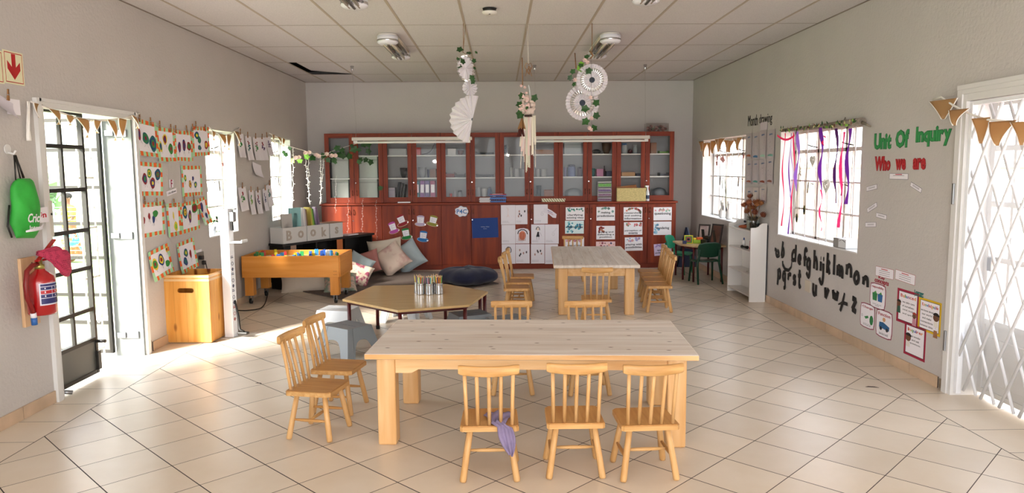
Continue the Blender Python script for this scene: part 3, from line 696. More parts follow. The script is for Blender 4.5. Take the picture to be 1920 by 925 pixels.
# hexagonal table
HX = [Vector(p) for p in ((-1.393, 6.357, 0), (-.833, 5.816, 0), (-.267, 6.03, 0), (-.121, 6.68, 0), (-.532, 7.137, 0), (-1.247, 7.082, 0))]
hc = sum(HX, Vector()) / 6; HZ = .42
t = empty('hexagonal_table', hc); tag(t, 'hexagonal beige laminate table with dark red metal legs holding pencil tins', 'table')
LAM = mat('beige_laminate', '#c6a877', .22, noise=.06, nscale=3, stretch=(1, 8, 1), spec=.5)
b = MB().m(LAM).prism([(p - hc).xy[:] for p in HX], HZ - .02, HZ); b.build('tabletop', t)
def inset(p, k): return hc + (p - hc) * k - hc
b = MB().m(MAROON)
for i in range(6):
    p, q = inset(HX[i], .93), inset(HX[(i + 1) % 6], .93); b.tube([(p.x, p.y, HZ - .034), (q.x, q.y, HZ - .034)], .0135, 4)
b.tube([(inset(HX[0], .9).x, inset(HX[0], .9).y, HZ - .034), (inset(HX[3], .9).x, inset(HX[3], .9).y, HZ - .034)], .012, 4); b.build('frame_rail', t)
for i in range(6):
    p = inset(HX[i], .92)
    for off in ((0,) if i not in (3,) else (-.025, .02)):
        b = MB().m(MAROON).tube([(p.x + off, p.y - off * 1.5, .0), (p.x + off, p.y - off * 1.5, HZ - .022)], .0165, 12); lg = b.build('leg', t)
        b = MB().m(BLACK).tube([(p.x + off, p.y - off * 1.5, 0), (p.x + off, p.y - off * 1.5, .035)], .019, 12); b.build('foot_cap', lg)

# tins and pencils
TIN = mat('tin', '#b9bbbd', .22, 1)
tins = [(-.395, 6.275, 'front left tin can of pencils'), (-.315, 6.26, 'front middle tin can of pencils, with holes punched down its side'), (-.232, 6.28, 'front right tin can of pencils'), (-.43, 6.36, 'tin can of pencils behind the front left one'), (-.275, 6.365, 'tin can of pencils behind the front pair on the right')]
sx0 = at(802, 553, 2, HZ); dx = sx0.x + .35 - .02; dy = sx0.y - 6.24
def make_tin(holes=False):
    t = empty('tin_can'); b = MB().m(TIN); r = .036
    b.lathe([(r - .003, .002), (r, .001), (r, .004)] + [(r + (.0008 if k % 2 else -.0004), .006 + k * .0075) for k in range(12)] + [(r + .001, .097), (r + .001, .1), (r - .002, .1), (r - .002, .006), (0, .005)], 28); b.build('can', t)
    if holes:
        b = MB().m(BLACK)
        for k in range(5):
            for s in (-1, 1): a = -PI / 2 + s * .16; b.sphere((.0365 * math.cos(a), .0365 * math.sin(a), .02 + k * .015), .003, 6, 5)
        b.build('punched_holes', t)
    return t
PC_ = [('orange', '#e08a2e'), ('red', '#b32d2d'), ('green', '#5fae4b'), ('teal', '#1f9d94'), ('yellow', '#e9cf58'), ('purple', '#71417e'), ('blue', '#3f6fb8'), ('pink', '#dc7fa0'), ('white', '#e6e2de'), ('brown', '#8a5a36')]
pproto = {}
for nm, c in PC_:
    t = empty('pencil'); b = MB().m(mat('pencil_' + nm, c, .4)).tube([(0, 0, 0), (0, 0, .145)], .0036, 6); b.build('barrel', t)
    b = MB().m(mat('bare_wood', '#d9b98c', .7)).tube([(0, 0, .145), (0, 0, .158)], [.0036, .0014], 6); b.build('sharpened_end', t)
    b = MB().m(mat('pencil_' + nm, c)).tube([(0, 0, .158), (0, 0, .163)], [.0014, .0003], 6); b.build('tip', t); pproto[nm] = [t, False]
tn = ['front left tin', 'front middle tin', 'front right tin', 'back left tin', 'back right tin']
pal = [['orange', 'green', 'orange', 'purple', 'yellow', 'green', 'brown', 'white', 'pink', 'green', 'purple', 'red'], ['teal', 'teal', 'red', 'blue', 'teal', 'white', 'green', 'pink', 'yellow', 'purple', 'teal', 'blue'],
       ['orange', 'brown', 'orange', 'green', 'yellow', 'orange', 'pink', 'purple', 'green', 'orange', 'brown', 'yellow'], ['red', 'purple', 'white', 'pink', 'yellow', 'blue'], ['red', 'white', 'green', 'purple', 'yellow', 'pink']]
for i, (x, y, lab) in enumerate(tins):
    X0, Y0 = x + dx, y + dy; o = make_tin(i == 1); o.location = (X0, Y0, HZ); tag(o, 'ribbed ' + lab, 'tin', 'pencil tins on the hexagonal table')
    for k, nm in enumerate(pal[i]):
        a = k * 2.4; rr = .026 * math.sqrt((k + .5) / len(pal[i])); pr, used = pproto[nm]
        p = pr if not used else copy_tree(pr); pproto[nm][1] = True
        p.location = (X0 + rr * .55 * math.cos(a), Y0 + rr * .55 * math.sin(a), HZ + .008 + rnd.uniform(0, .006)); lean = rr * 5.5
        p.rotation_euler = (-math.sin(a) * lean, math.cos(a) * lean, 0)
        tag(p, '%s pencil standing in the %s on the hexagonal table' % (nm, tn[i]), 'pencil', '%s pencils in the %s' % (nm, tn[i]))

# plastic stools
def make_stool(m):
    t = empty('plastic_stool'); hgt = .265; T = .125; T2 = .15; B = .19; B2 = .215
    b = MB().m(m)
    # seat cap, dished
    b.grid(lambda u, v: ((u - .5) * 2 * T2, (v - .5) * 2 * T, hgt - .004 * math.sin(PI * u) * math.sin(PI * v)), 10, 8)
    b.m(mat('stool_line', '#5d656c', .6)); b.box(-T2 + .01, T2 - .01, -.0012, .0012, hgt - .003, hgt - .0016)
    b.build('seat', t)
    b = MB().m(m); nz = 14; ns = 16
    for side in range(4):
        def P(s, z):   # s -1..1 along the side, z 0..hgt
            k = 1 - z / hgt; xh = T2 + (B2 - T2) * k; yh = T + (B - T) * k; c = .025
            if side % 2 == 0: x, y = s * xh, -yh
            else: x, y = xh, s * yh
            if side == 2: x, y = -x, -y
            if side == 3: x, y = -x, -y
            return (x, y, z)
        aw = .60; ah = .165
        for i in range(ns):
            s0, s1 = -1 + 2 * i / ns, -1 + 2 * (i + 1) / ns
            def arch(s): return 0 if abs(s) >= aw else ah * (1 - (abs(s) / aw) ** 3.2) ** .5
            # snap the edges of the arch
            if (s0 < -aw < s1): s0 = -aw
            z0, z1 = arch(s0), arch(s1)
            b.add([P(s0, z0), P(s1, z1), P(s1, hgt), P(s0, hgt)], [(0, 1, 2, 3)])
    b.build('leg_skirt', t, solid=.005, weld=True)
    return t
SG = mat('stool_grey', '#7b8287', .35, hue=.03); SWH = mat('stool_pale', '#d3d8dc', .35); SCL = mat('stool_translucent', '#dfe3e6', .25, trans=.25)
o = make_stool(SG); o.location = (-1.28, 6.02 - .02, 0); o.rotation_euler[2] = R_(-38); tag(o, 'grey plastic stool beside the hexagonal table, behind the left-hand chairs', 'stool', 'plastic stools around the hexagonal table')
o2 = make_stool(SWH); o2.location = (-1.52, 6.74, 0); o2.rotation_euler[2] = R_(-12); tag(o2, 'pale silver plastic stool under the left tip of the hexagonal table', 'stool', 'plastic stools around the hexagonal table')
o3 = make_stool(SCL); o3.location = (-.98, 7.42, 0); o3.rotation_euler[2] = R_(-20); tag(o3, 'translucent white plastic stool behind the hexagonal table', 'stool', 'plastic stools around the hexagonal table')
o4 = copy_tree(o); o4.location = (.06, 6.22, 0); o4.rotation_euler[2] = R_(28); tag(o4, 'grey plastic stool at the right tip of the hexagonal table', 'stool')
o5 = copy_tree(o); o5.location = (-.33, 6.62, 0); o5.rotation_euler[2] = R_(25); o5.location = (-.28, 6.45, 0); tag(o5, 'grey plastic stool mostly under the right side of the hexagonal table', 'stool')

# ------------------------------------------------------------------ cabinets along the back wall
BUX = [at(u, 440, 1, CBY).x for u in (604, 717, 828, 939, 1049, 1161, 1267)]
UUX = [at(u, 310, 1, UY).x for u in (609, 718, 827, 937, 1047, 1156, 1264)]
CTZ = 1.035; UT = 2.10
SH1 = at(935, 332.5, 1, UY + .05).z; SH2 = at(935, 290, 1, UY + .05).z
INT = mat('cabinet_interior', '#a6a6a6', .6); PLN = CHERRYH
HND = mat('bronze_handle', '#7a4a34', .35, .8)
unit_names = ['leftmost', 'second from left', 'third from left', 'fourth from left', 'fifth from left', 'rightmost']
def handle(b, x, y, z, h=.075):
    b.m(HND).tube([(x, y, z - h / 2), (x, y - .022, z - h / 3), (x, y - .028, z), (x, y - .022, z + h / 3), (x, y, z + h / 2)], [.006, .005, .0055, .005, .006], 8)
    return b
def handle_obj(x, y, z, par): o = handle(MB(), x, y, z).build('handle', par); return o
bl = ['behind the black bookcase', 'holding the hat cut-outs', 'holding the cloud sign and blue sheet', 'covered with white drawing sheets', 'with the notices beginning with clarifying and making', 'with the notices beginning with researching and questioning']
for i in range(6):
    x0, x1 = BUX[i], BUX[i + 1]; w = x1 - x0
    t = empty('base_cabinet', (x0, CBY, 0)); tag(t, 'red-brown two-door base cabinet %s' % bl[i], 'cabinet', 'base cabinets along the back wall')
    b = MB().m(CHERRY); b.box(0.001, .018, .02, BY - CBY - .002, .0, CTZ - .032); b.box(w - .019, w - .001, .02, BY - CBY - .002, .0, CTZ - .032); b.m(CHERRYH).box(.018, w - .018, .018, .034, .001, .075); b.box(.018, w - .018, .02, BY - CBY - .004, .075, .09); b.box(.018, w - .018, .02, BY - CBY - .004, CTZ - .05, CTZ - .032); b.m(CHERRY).box(.018, w - .018, BY - CBY - .02, BY - CBY - .004, .09, CTZ - .05); b.build('carcass', t)
    for k in range(2):
        a, c = (k * w / 2 + .003, (k + 1) * w / 2 - .0025)
        d = MB().m(CHERRY).box(a, c, 0, .018, .078, CTZ - .04, .002).build('door', t)
        handle_obj(w / 2 + (-.035 if k == 0 else .035), 0, .90, d)
        if k == 1: o = MB().m(CHROME).tube([(w / 2 + .02, -.004, .77), (w / 2 + .02, .004, .77)], .008, 10).build('lock', d)
b = MB().m(CHERRYH).box(BUX[0] - .02, BUX[-1] + .02, CBY - .025, BY - .002, CTZ - .03, CTZ, .006); tag(b.build('countertop'), 'long red-brown ledge running on top of all the base cabinets', 'countertop')
ul = ['half hidden by the ivy garland', 'holding the purple ring binders', 'behind the half-open paper fan', 'holding the metal tins behind the tassels', 'with blue tubs and a pink tub', 'under the clear box of flowers']
for i in range(6):
    x0, x1 = UUX[i], UUX[i + 1]; w = x1 - x0; dp = BY - UY - .002
    t = empty('display_cabinet', (x0, UY, CTZ)); tag(t, 'glazed red-brown two-door wall cabinet %s' % ul[i], 'cabinet', 'glazed cabinets above the ledge'); hh = UT - CTZ
    b = MB().m(CHERRY); b.box(.001, .017, .018, dp, 0.001, hh); b.box(w - .017, w - .001, .018, dp, 0.001, hh); b.m(CHERRYH).box(.017, w - .017, .018, dp, hh - .018, hh); b.box(.017, w - .017, .018, dp, .001, .02)
    b.m(INT).box(.017, w - .017, dp - .012, dp - .002, .02, hh - .018); b.box(.0172, .020, .02, dp - .012, .02, hh - .018); b.box(w - .020, w - .0172, .02, dp - .012, .02, hh - .018); b.box(w / 2 - .008, w / 2 + .008, .05, dp - .012, .02, hh - .018); b.build('carcass', t)
    for z in (SH1, SH2): MB().m(mat('shelf_edge', '#d9dbd6', .5)).box(.021, w - .021, .03, dp - .014, z - CTZ - .018, z - CTZ).build('shelf', t)
    for k in range(2):
        a, c = (k * w / 2 + .003, (k + 1) * w / 2 - .0025); fw = .066
        b = MB().m(CHERRY); b.box(a, a + fw, 0, .018, .004, hh - .002, .0015); b.box(c - fw, c, 0, .018, .004, hh - .002, .0015); b.m(CHERRYH).box(a + fw, c - fw, .0005, .018, .004, .085); b.box(a + fw, c - fw, .0005, .018, hh - .07, hh - .002); d = b.build('door', t)
        MB().m(CGLASS).box(a + fw - .003, c - fw + .003, .009, .013, .082, hh - .067).build('pane', d)
        handle_obj(w / 2 + (-.035 if k == 0 else .035), 0, .155, d)
        if k == 1: MB().m(CHROME).tube([(w / 2 + .02, -.005, .31), (w / 2 + .02, .004, .31)], .009, 10).build('lock', d)

# ---- things inside the glazed cabinets
IY = UY + .15
def cab_spot(u0, u1, v0, v1):
    x0 = at(u0, (v0 + v1) / 2, 1, IY).x; x1 = at(u1, (v0 + v1) / 2, 1, IY).x; zt = at(u0, v0, 1, IY).z; zb = at(u0, v1, 1, IY).z
    base = min((CTZ + .0205, SH1 + .0005, SH2 + .0005), key=lambda q: abs(q - zb)); return x0, x1, base, max(.012, zt - base)
def inbox(u0, u1, v0, v1, name, label, cat, col, kind='box', d=.16, extra=None):
    x0, x1, zb, h = cab_spot(u0, u1, v0, v1); w = x1 - x0; m = mat('item_' + col[1:], col, .5, spec=.3)
    b = MB().m(m)
    if kind == 'box': b.box(-w / 2, w / 2, -d / 2, d / 2, 0, h, .004); b.m(mat('item_lid_' + col[1:], tuple(c * .75 for c in lin(col)[:3]) + (1,), .5)).box(-w / 2 - .002, w / 2 + .002, -d / 2 - .002, d / 2 + .002, h * .8, h * .86)
    elif kind == 'tray': b.box(-w / 2, w / 2, -d / 2, d / 2, 0, .006); 
    if kind == 'tray':
        b.box(-w / 2, -w / 2 + .006, -d / 2, d / 2, 0, h); b.box(w / 2 - .006, w / 2, -d / 2, d / 2, 0, h); b.box(-w / 2, w / 2, -d / 2, -d / 2 + .006, 0, h * .7); b.box(-w / 2, w / 2, d / 2 - .006, d / 2, 0, h * .7)
    r = w / 2
    if kind == 'cup': b.lathe([(r * .75, 0), (r, h), (r * .93, h), (r * .7, .008), (0, .008)], 18)
    if kind == 'jar': b.lathe([(r * .9, 0), (r, .01), (r, h * .72), (r * .8, h * .8), (r * .8, h * .84)], 18); b.m(mat('jar_lid_' + (extra or '3a5a8a'), '#' + (extra or '3a5a8a'), .4)).lathe([(r * .86, h * .84), (r * .86, h), (0, h)], 18)
    if kind == 'tin': b.lathe([(r, 0), (r, .005)] + [(r * (.985 if q % 2 else 1), .01 + q * (h - .02) / 10) for q in range(11)] + [(r, h), (r * .93, h), (r * .93, .01), (0, .01)], 20)
    if kind == 'bowl': b.lathe([(r * .5, 0), (r * .85, h * .4), (r, h), (r * .95, h), (r * .8, h * .4), (0, .01)], 18)
    if kind == 'bottle': b.lathe([(r, 0), (r, h * .6), (r * .45, h * .78), (r * .4, h), (0, h)], 14)
    if kind == 'lump': b.grid(lambda u, v: (r * math.sin(PI * v) * math.cos(2 * PI * u) * (1 + .12 * math.sin(9 * u * 2 * PI + v * 7)), d * .4 * math.sin(PI * v) * math.sin(2 * PI * u), h * .5 * (1 - math.cos(PI * v)) * (1 - .1 * math.sin(12 * u * PI) ** 2)), 28, 12)
    o = b.build(name); o.location = ((x0 + x1) / 2, IY, zb); tag(o, label, cat); return o
inbox(730, 763, 279, 289, 'storage_box', 'pale grey low box on the top shelf of the cabinet left of the binders', 'box', '#a9adb0')
inbox(750, 764, 315, 332, 'wok', 'dark round-bottomed pan on the middle shelf left of the silver pot', 'pan', '#26282a', 'bowl')
inbox(730, 742, 352, 370, 'paper_pile', 'pale pile of papers at the bottom left, beside dark leaning folders', 'papers', '#b9b4c0')
for q, (a, c) in enumerate(((744, 748), (749, 753), (754, 758))):
    o = inbox(a, c, 342 + q * 2, 370, 'folder', 'dark folder leaning in the bottom of the cabinet left of the purple binders', 'folder', '#33363b', d=.2); o.rotation_euler = (0, R_(7), 0); o['group'] = 'dark leaning folders'; o.location.z += .002
inbox(782, 789, 277, 289, 'storage_box', 'small red box on the top shelf beside the dark curved strap', 'box', '#c33a2c')
x0, x1, zb, h = cab_spot(790, 817, 262, 289)
b = MB().m(mat('strap_dark', '#2b2d33', .5)); b.tube([(-.10, 0, .012), (-.02, 0, .03), (.05, 0, .08), (.095, 0, .19)], .009, 8, flat=.4); b.m(mat('strap_pale', '#a8a5b2', .5)); b.tube([(-.04, -.02, .012), (.04, -.02, .045), (.088, -.02, .12), (.09, -.02, .17)], .006, 8); o = b.build('hose'); o.location = ((x0 + x1) / 2, IY, zb); tag(o, 'dark curved hose coiled up the right side of the top shelf above the binders', 'hose')
o = inbox(784, 800, 314, 332, 'cooking_pot', 'shiny silver pot with black lid on the shelf above the binders', 'pot', '#8f9396', 'bowl'); 
inbox(801, 805, 318, 332, 'cup', 'thin dark cup beside the silver pot', 'cup', '#2e3350', 'cup')
inbox(807, 818, 317, 332, 'carton', 'brown carton right of the silver pot', 'carton', '#6d4a38')
for a, c, cl, nm in ((782.5, 787.5, '#2d6f7d', 'teal'), (788.5, 796.5, '#6b2a78', 'purple'), (798.5, 806.5, '#4a2d72', 'dark violet'), (808.5, 817, '#8e2a5c', 'magenta')):
    x0, x1, zb, h = cab_spot(a, c, 339, 370); w = x1 - x0; m = mat('binder_' + nm.replace(' ', '_'), cl, .45)
    b = MB().m(m).box(-w / 2, w / 2, -.12, .12, 0, h, .003); b.m(PAPER).box(-w / 2 + .008, w / 2 - .008, -.1215, -.1195, h * .42, h * .82); b.m(CHROME).lathe([(.006, 0), (.006, .003)], 8, c=(0, -.12, h * .2)); o = b.build('ring_binder'); o.location = ((x0 + x1) / 2, IY, zb); o.rotation_euler = (0, R_(2 if nm == 'purple' else 0), 0); tag(o, '%s ring binder standing on the bottom shelf of the second glazed cabinet' % nm, 'binder', 'ring binders')
inbox(840, 855, 279, 289, 'storage_box', 'white low box on the top shelf behind the fluorescent fitting', 'box', '#c9c9c6')
inbox(858, 870, 282, 289, 'bowl', 'brown bowl on the top shelf right of the white low box', 'bowl', '#5a3428', 'bowl')
inbox(836, 853, 323, 332, 'tray', 'dark and red flat tray on the middle shelf left of the grey tray', 'tray', '#7a2c2a', 'tray')
inbox(855, 872, 325, 332, 'tray', 'grey flat tray on the middle shelf right of the red tray', 'tray', '#4e4c50', 'tray')
inbox(843, 848, 363, 370, 'cup', 'small red cup at the bottom left of the third cabinet', 'cup', '#c1392c', 'cup')
inbox(850, 856, 355, 370, 'bottle', 'small pale bottle between the red cup and a dark tin', 'bottle', '#a7a2a8', 'bottle')
inbox(858, 867, 357, 370, 'jar', 'dark-lidded silver jar beside the pale bottle', 'jar', '#8c8f92', 'jar', extra='23262a')
inbox(893, 926, 285, 290, 'tray', 'black flat tray with raised ends on the top shelf', 'tray', '#22262b', 'tray')
inbox(893, 926, 326, 332, 'tray', 'dark grey flat tray with scattered tools on the middle shelf', 'tray', '#3c3d41', 'tray')
inbox(893, 901, 351, 370, 'tin_can', 'tall silver tin at the bottom left of the fourth door pair, above the paper stack', 'tin', '#a3a5a8', 'tin')
inbox(903, 913, 354, 370, 'jug', 'pale jug beside the tall silver tin', 'jug', '#c2c2bd', 'cup')
inbox(914, 923, 351, 370, 'cloth_bag', 'crumpled blue cloth bag beside the pale jug', 'bag', '#4c6183', 'lump')
inbox(945, 951, 272, 290, 'jar', 'dark blue jar alone on the top shelf above the tins', 'jar', '#3a4256', 'jar', extra='20242c')
for a, c, v in ((956, 961, 314), (964, 975, 316), (979, 985, 317), (1001, 1003.5, 317), (1004, 1012, 317), (1014, 1025, 317)):
    inbox(a, c, v, 332, 'tin_can', 'silver ribbed tin on the middle shelf behind the hanging tassels', 'tin', '#a7a8a6', 'tin')['group'] = 'tins on the middle shelf'
inbox(1004, 1037, 281, 290, 'carton', 'flat brown carton on the top shelf right of the tassels', 'carton', '#8a5c36')
inbox(1005, 1015, 348, 370, 'cup', 'dark slate cup at the bottom left, right of the tassels', 'cup', '#2c333b', 'cup')
inbox(1020, 1037, 356, 370, 'carton', 'brown cardboard carton on the bottom shelf beside the slate cup', 'carton', '#875336')
inbox(1057, 1089, 268, 290, 'storage_box', 'large clear grey plastic box on the top shelf of the fifth cabinet', 'box', '#98a0a2')
inbox(1057, 1063, 314, 332, 'cup', 'small violet cup beside the stacked blue tub', 'cup', '#7d7c9a', 'cup')
inbox(1064, 1079, 309, 332, 'tub', 'stacked blue-grey tub with dark lid on the middle shelf', 'tub', '#69749a', 'jar', extra='343a4e')
inbox(1082, 1092, 313, 332, 'jar', 'dark maroon jar right of the stacked blue tub', 'jar', '#4a3a44', 'jar', extra='2a2228')
inbox(1060, 1092, 353, 370, 'plastic_bag', 'crumpled grey plastic bag on the bottom shelf of the fifth cabinet', 'bag', '#7f8788', 'lump')
inbox(1111, 1126, 280, 290, 'cable_pile', 'dark tangled cables on the top shelf beside a dark basket', 'cables', '#2a2c2e', 'lump')
inbox(1128, 1146, 268, 290, 'basket', 'dark brown basket on the top shelf beside tangled cables', 'basket', '#4a3524', 'bowl')
inbox(1109, 1116, 316, 332, 'cup', 'teal cup on the middle shelf left of the pink tub', 'cup', '#2b7f7c', 'cup')
inbox(1117.5, 1130, 317, 332, 'tub', 'pink tub on the middle shelf', 'tub', '#b07898')
inbox(1131, 1135, 311, 332, 'bottle', 'slim dark bottle right of the pink tub', 'bottle', '#3a2a32', 'bottle')
inbox(1136, 1146, 321, 332, 'storage_box', 'small navy box right of the slim dark bottle', 'box', '#2b2f48')
inbox(1165, 1176, 269, 290, 'jar', 'clear jar with blue lid on the top shelf of the last cabinet', 'jar', '#a9b3b4', 'jar', extra='4a6fa0')
inbox(1178, 1185, 280, 290, 'pouch', 'small dark red pouch between two clear jars', 'pouch', '#5c2a30', 'lump')
inbox(1187, 1195, 272, 290, 'jar', 'small clear jar right of the red pouch', 'jar', '#a2acad', 'jar', extra='b7bcbc')
inbox(1164, 1189, 323, 332, 'carton', 'flat tan carton on the middle shelf of the last cabinet', 'carton', '#a5815c')
inbox(1191, 1200, 325, 332, 'storage_box', 'small dark box right of the flat tan carton', 'box', '#3d3f4c')
inbox(1218, 1229, 268, 290, 'carton', 'stacked brown cartons at the top of the last door', 'carton', '#84604a')
inbox(1235, 1252, 283, 290, 'tray', 'green tray on the top shelf of the last door', 'tray', '#5d8a38', 'tray')
inbox(1235, 1252, 324, 332, 'tray', 'dark tray with small things on the middle shelf of the last door', 'tray', '#44474e', 'tray')
inbox(1222, 1250, 352, 370, 'plastic_bag', 'grey plastic bag on the bottom shelf of the last door', 'bag', '#767c80', 'lump')
# pale panels whose colour stands in for the window's reflection in the glass
x0, x1, zb, h = cab_spot(622, 655, 292, 331)
inbox(623, 654, 294, 332, 'reflection_panel', 'pale panel painted as a window reflection, first glass door, middle shelf', 'reflection', '#c4c8c4', d=.05)
inbox(674, 708, 293, 332, 'reflection_panel', 'pale panel painted as a window reflection, second glass door, middle shelf', 'reflection', '#c6cfc6', d=.05)
inbox(623, 654, 335, 370, 'reflection_panel', 'pale panel painted as a window reflection, first glass door, bottom', 'reflection', '#c3c9c2', d=.05)
inbox(674, 708, 335, 370, 'reflection_panel', 'pale panel painted as a window reflection, second glass door, bottom', 'reflection', '#cbd2c9', d=.05)

# ---- things on the ledge
LY = CBY + .035
def lx(u): return at(u, 375, 1, LY).x
def on_ledge(name, u0, u1, label, cat): o = None; return lx(u0), lx(u1)
x0, x1 = lx(746), lx(770); b = MB().m(mat('catalogue', '#a39a8a', .6)).box(0, x1 - x0, -.03, .025, 0, .022, .003); b.m(PAPER).box(.002, x1 - x0 - .002, -.0305, -.0295, .004, .018); o = b.build('booklet'); o.location = (x0, LY, CTZ); tag(o, 'small pale booklet lying on the ledge above the red hat cut-out', 'booklet')
x0, x1 = lx(899), lx(919)
for k in range(6):
    b = MB().m(mat('notebook_cover', '#b5b3ad', .7, hue=.12)).box(0, x1 - x0, -.03, .03, 0, .011, .001); b.m(PAPER).box(.001, x1 - x0 - .003, -.0304, .0304, .002, .009); o = b.build('notebook'); o.location = (x0 + rnd.uniform(-.008, .008), LY + .0, CTZ + k * .0125); tag(o, 'grey notebook in the pile left of the blue crate, %s of six from the bottom' % ['first', 'second', 'third', 'fourth', 'fifth', 'topmost'][k], 'notebook', 'notebooks piled on the ledge')
x0, x1 = lx(918), lx(950); w = x1 - x0
for k, (c, z, nm) in enumerate((('#1d5aa6', 0, 'lower blue plastic crate on the ledge'), ('#1f63b4', .052, 'upper blue plastic crate stacked on the ledge'))):
    t = empty('crate', ((x0 + x1) / 2, LY, CTZ + z)); tag(t, nm, 'crate', 'blue crates on the ledge'); b = MB().m(mat('crate' + str(k), c, .4))
    b.box(-w / 2 + .012, w / 2 - .012, -.03, .03, 0, .004)
    for s in (-1, 1):
        b.add([(s * (w / 2 - .014), -.03, 0), (s * (w / 2 - .014), .03, 0), (s * w / 2, .032, .06), (s * w / 2, -.032, .06)], [(0, 1, 2, 3)])
        b.box(-w / 2, w / 2, s * .033 - .002, s * .033 + .002, .05, .06); b.box(-w / 2 + .012, w / 2 - .012, s * .03 - .0015, s * .03 + .0015, 0, .02)
        for q in range(9): xx = -w / 2 + .02 + q * (w - .04) / 8; b.box(xx - .004, xx + .004, s * .03 - .0015, s * .03 + .0015, .018, .052)
    b.build('basket', t)
t = MB().m(mat('red_plastic', '#c63a24', .4)).box(-w / 2 + .005, w / 2 - .005, -.03, .03, 0, .012, .004); t.m(PAPER).box(-w / 2 + .04, w / 2 - .06, -.025, .02, .012, .016); o = t.build('lid'); o.location = ((x0 + x1) / 2, LY, CTZ + .113); tag(o, 'red plastic lid with a card on it, on top of the blue crates', 'lid')
x0, x1 = lx(1015), lx(1060); w = x1 - x0
m = bpy.data.materials.new('herringbone'); m.use_nodes = True; t_ = m.node_tree; wv = N(t_, 'TexWave'); wv.inputs['Scale'].default_value = 16; wv.wave_profile = 'TRI'; wv.bands_direction = 'DIAGONAL'; cr_ = N(t_, 'ValToRGB'); cr_.color_ramp.elements[0].color = lin('#8a8a5e'); cr_.color_ramp.elements[1].color = lin('#e6dfc6'); cr_.color_ramp.elements[0].position = .35; cr_.color_ramp.elements[1].position = .45
tc = N(t_, 'TexCoord'); t_.links.new(tc.outputs['Object'], wv.inputs[0]); t_.links.new(wv.outputs[0], cr_.inputs[0]); t_.links.new(cr_.outputs[0], t_.nodes['Principled BSDF'].inputs[0])
b = MB().m(m); b.box(-w / 2 + .02, w / 2 - .01, -.035, .03, 0, .004); b.add([(-w / 2 + .02, -.035, 0), (w / 2 - .01, -.035, 0), (w / 2, -.045, .05), (-w / 2, -.045, .055), (-w / 2 + .02, -.031, 0.004), (w / 2 - .01, -.031, 0.004), (w / 2, -.041, .05), (-w / 2, -.041, .055)], [(0, 1, 2, 3), (7, 6, 5, 4), (3, 2, 6, 7)]); b.box(-w / 2 + .01, w / 2 - .01, .03, .034, 0, .04); o = b.build('tray'); o.location = ((x0 + x1) / 2, LY + .01, CTZ); tag(o, 'shallow cream and green zigzag patterned tray on the ledge', 'tray')
# mini drawer tower
x0, x1 = lx(1120), lx(1146); w = x1 - x0; t = empty('drawer_tower', ((x0 + x1) / 2, LY + .0, CTZ)); tag(t, 'small clear plastic drawer tower with green contents on the ledge', 'drawers')
CLR = mat('clear_plastic', '#b9b3b8', .25, trans=.45)
b = MB().m(CLR); b.box(-w / 2, -w / 2 + .004, -.032, .032, 0, .30); b.box(w / 2 - .004, w / 2, -.032, .032, 0, .30); b.m(mat('tower_top', '#d5d6cf', .4)).box(-w / 2, w / 2, -.032, .032, .29, .302, .003); b.build('frame', t)
for k in range(4):
    z = .004 + k * .071; b = MB().m(CLR).box(-w / 2 + .006, w / 2 - .006, -.034, .03, z, z + .062, .003)
    cols = ['#6d4a66', '#7a5574', '#66507a', '#5c9a44'][k]; b.m(mat('beads' + str(k), cols, .5, noise=.4, nscale=90)).box(-w / 2 + .01, w / 2 - .01, -.0348, -.030, z + .01, z + (.04 if k < 3 else .058)); b.m(CLR).box(-.015, .015, -.042, -.034, z + .05, z + .058, .002); b.build('drawer', t)
# fabric basket
x0, x1 = lx(1156), lx(1210); w = x1 - x0; t = empty('storage_basket', ((x0 + x1) / 2, LY + .0, CTZ)); tag(t, 'straw-yellow rectangular storage basket with cardboard sticking out, on the ledge', 'basket')
m = mat('straw_fabric', '#c9b981', .9, noise=.15, nscale=70, bump=.4, bscale=200)
b = MB().m(m)
for s in (-1, 1): b.box(-w / 2, w / 2, s * .032 - .003, s * .032 + .003, 0, .20, .002); b.box(s * (w / 2 - .003) - .003, s * (w / 2 - .003) + .003, -.032, .032, 0, .20, .002)
b.box(-w / 2, w / 2, -.03, .03, 0, .006); b.box(-w / 2 - .003, w / 2 + .003, -.038, -.034, .175, .203, .0015); b.build('basket_body', t)
b = MB().m(mat('cardboard', '#8b5c38', .9)); b.x(Matrix.Rotation(R_(-6), 4, 'Y')); b.box(-w / 2 + .02, w / 2 - .12, -.012, -.004, .05, .245); b.x(Matrix.Rotation(R_(10), 4, 'Y')); b.box(-.08, .06, .006, .013, .05, .23); b.build('cardboard', t)
# spray bottle
t = empty('spray_bottle', (lx(1214), LY, CTZ)); tag(t, 'white spray bottle with green trigger at the right end of the ledge', 'bottle')
b = MB().m(mat('bottle_white', '#d6dbe0', .35)).lathe([(.026, 0), (.029, .01), (.029, .10), (.022, .15), (.012, .185), (.012, .20), (0, .20)], 16); b.build('bottle', t)
b = MB().m(mat('blue_label', '#31415c', .5)).lathe([(.0295, .035), (.0297, .036), (.0297, .09), (.0295, .091)], 16); b.build('bottle_label', t)
b = MB().m(PAPER).lathe([(.014, .195), (.014, .215)], 12); b.box(-.035, .018, -.009, .009, .215, .24, .004); b.m(LEAFL).tube([(-.012, 0, .222), (-.022, 0, .2), (-.02, 0, .185)], .004, 6); b.box(-.045, -.033, -.006, .006, .222, .236, .002); b.build('trigger', t)
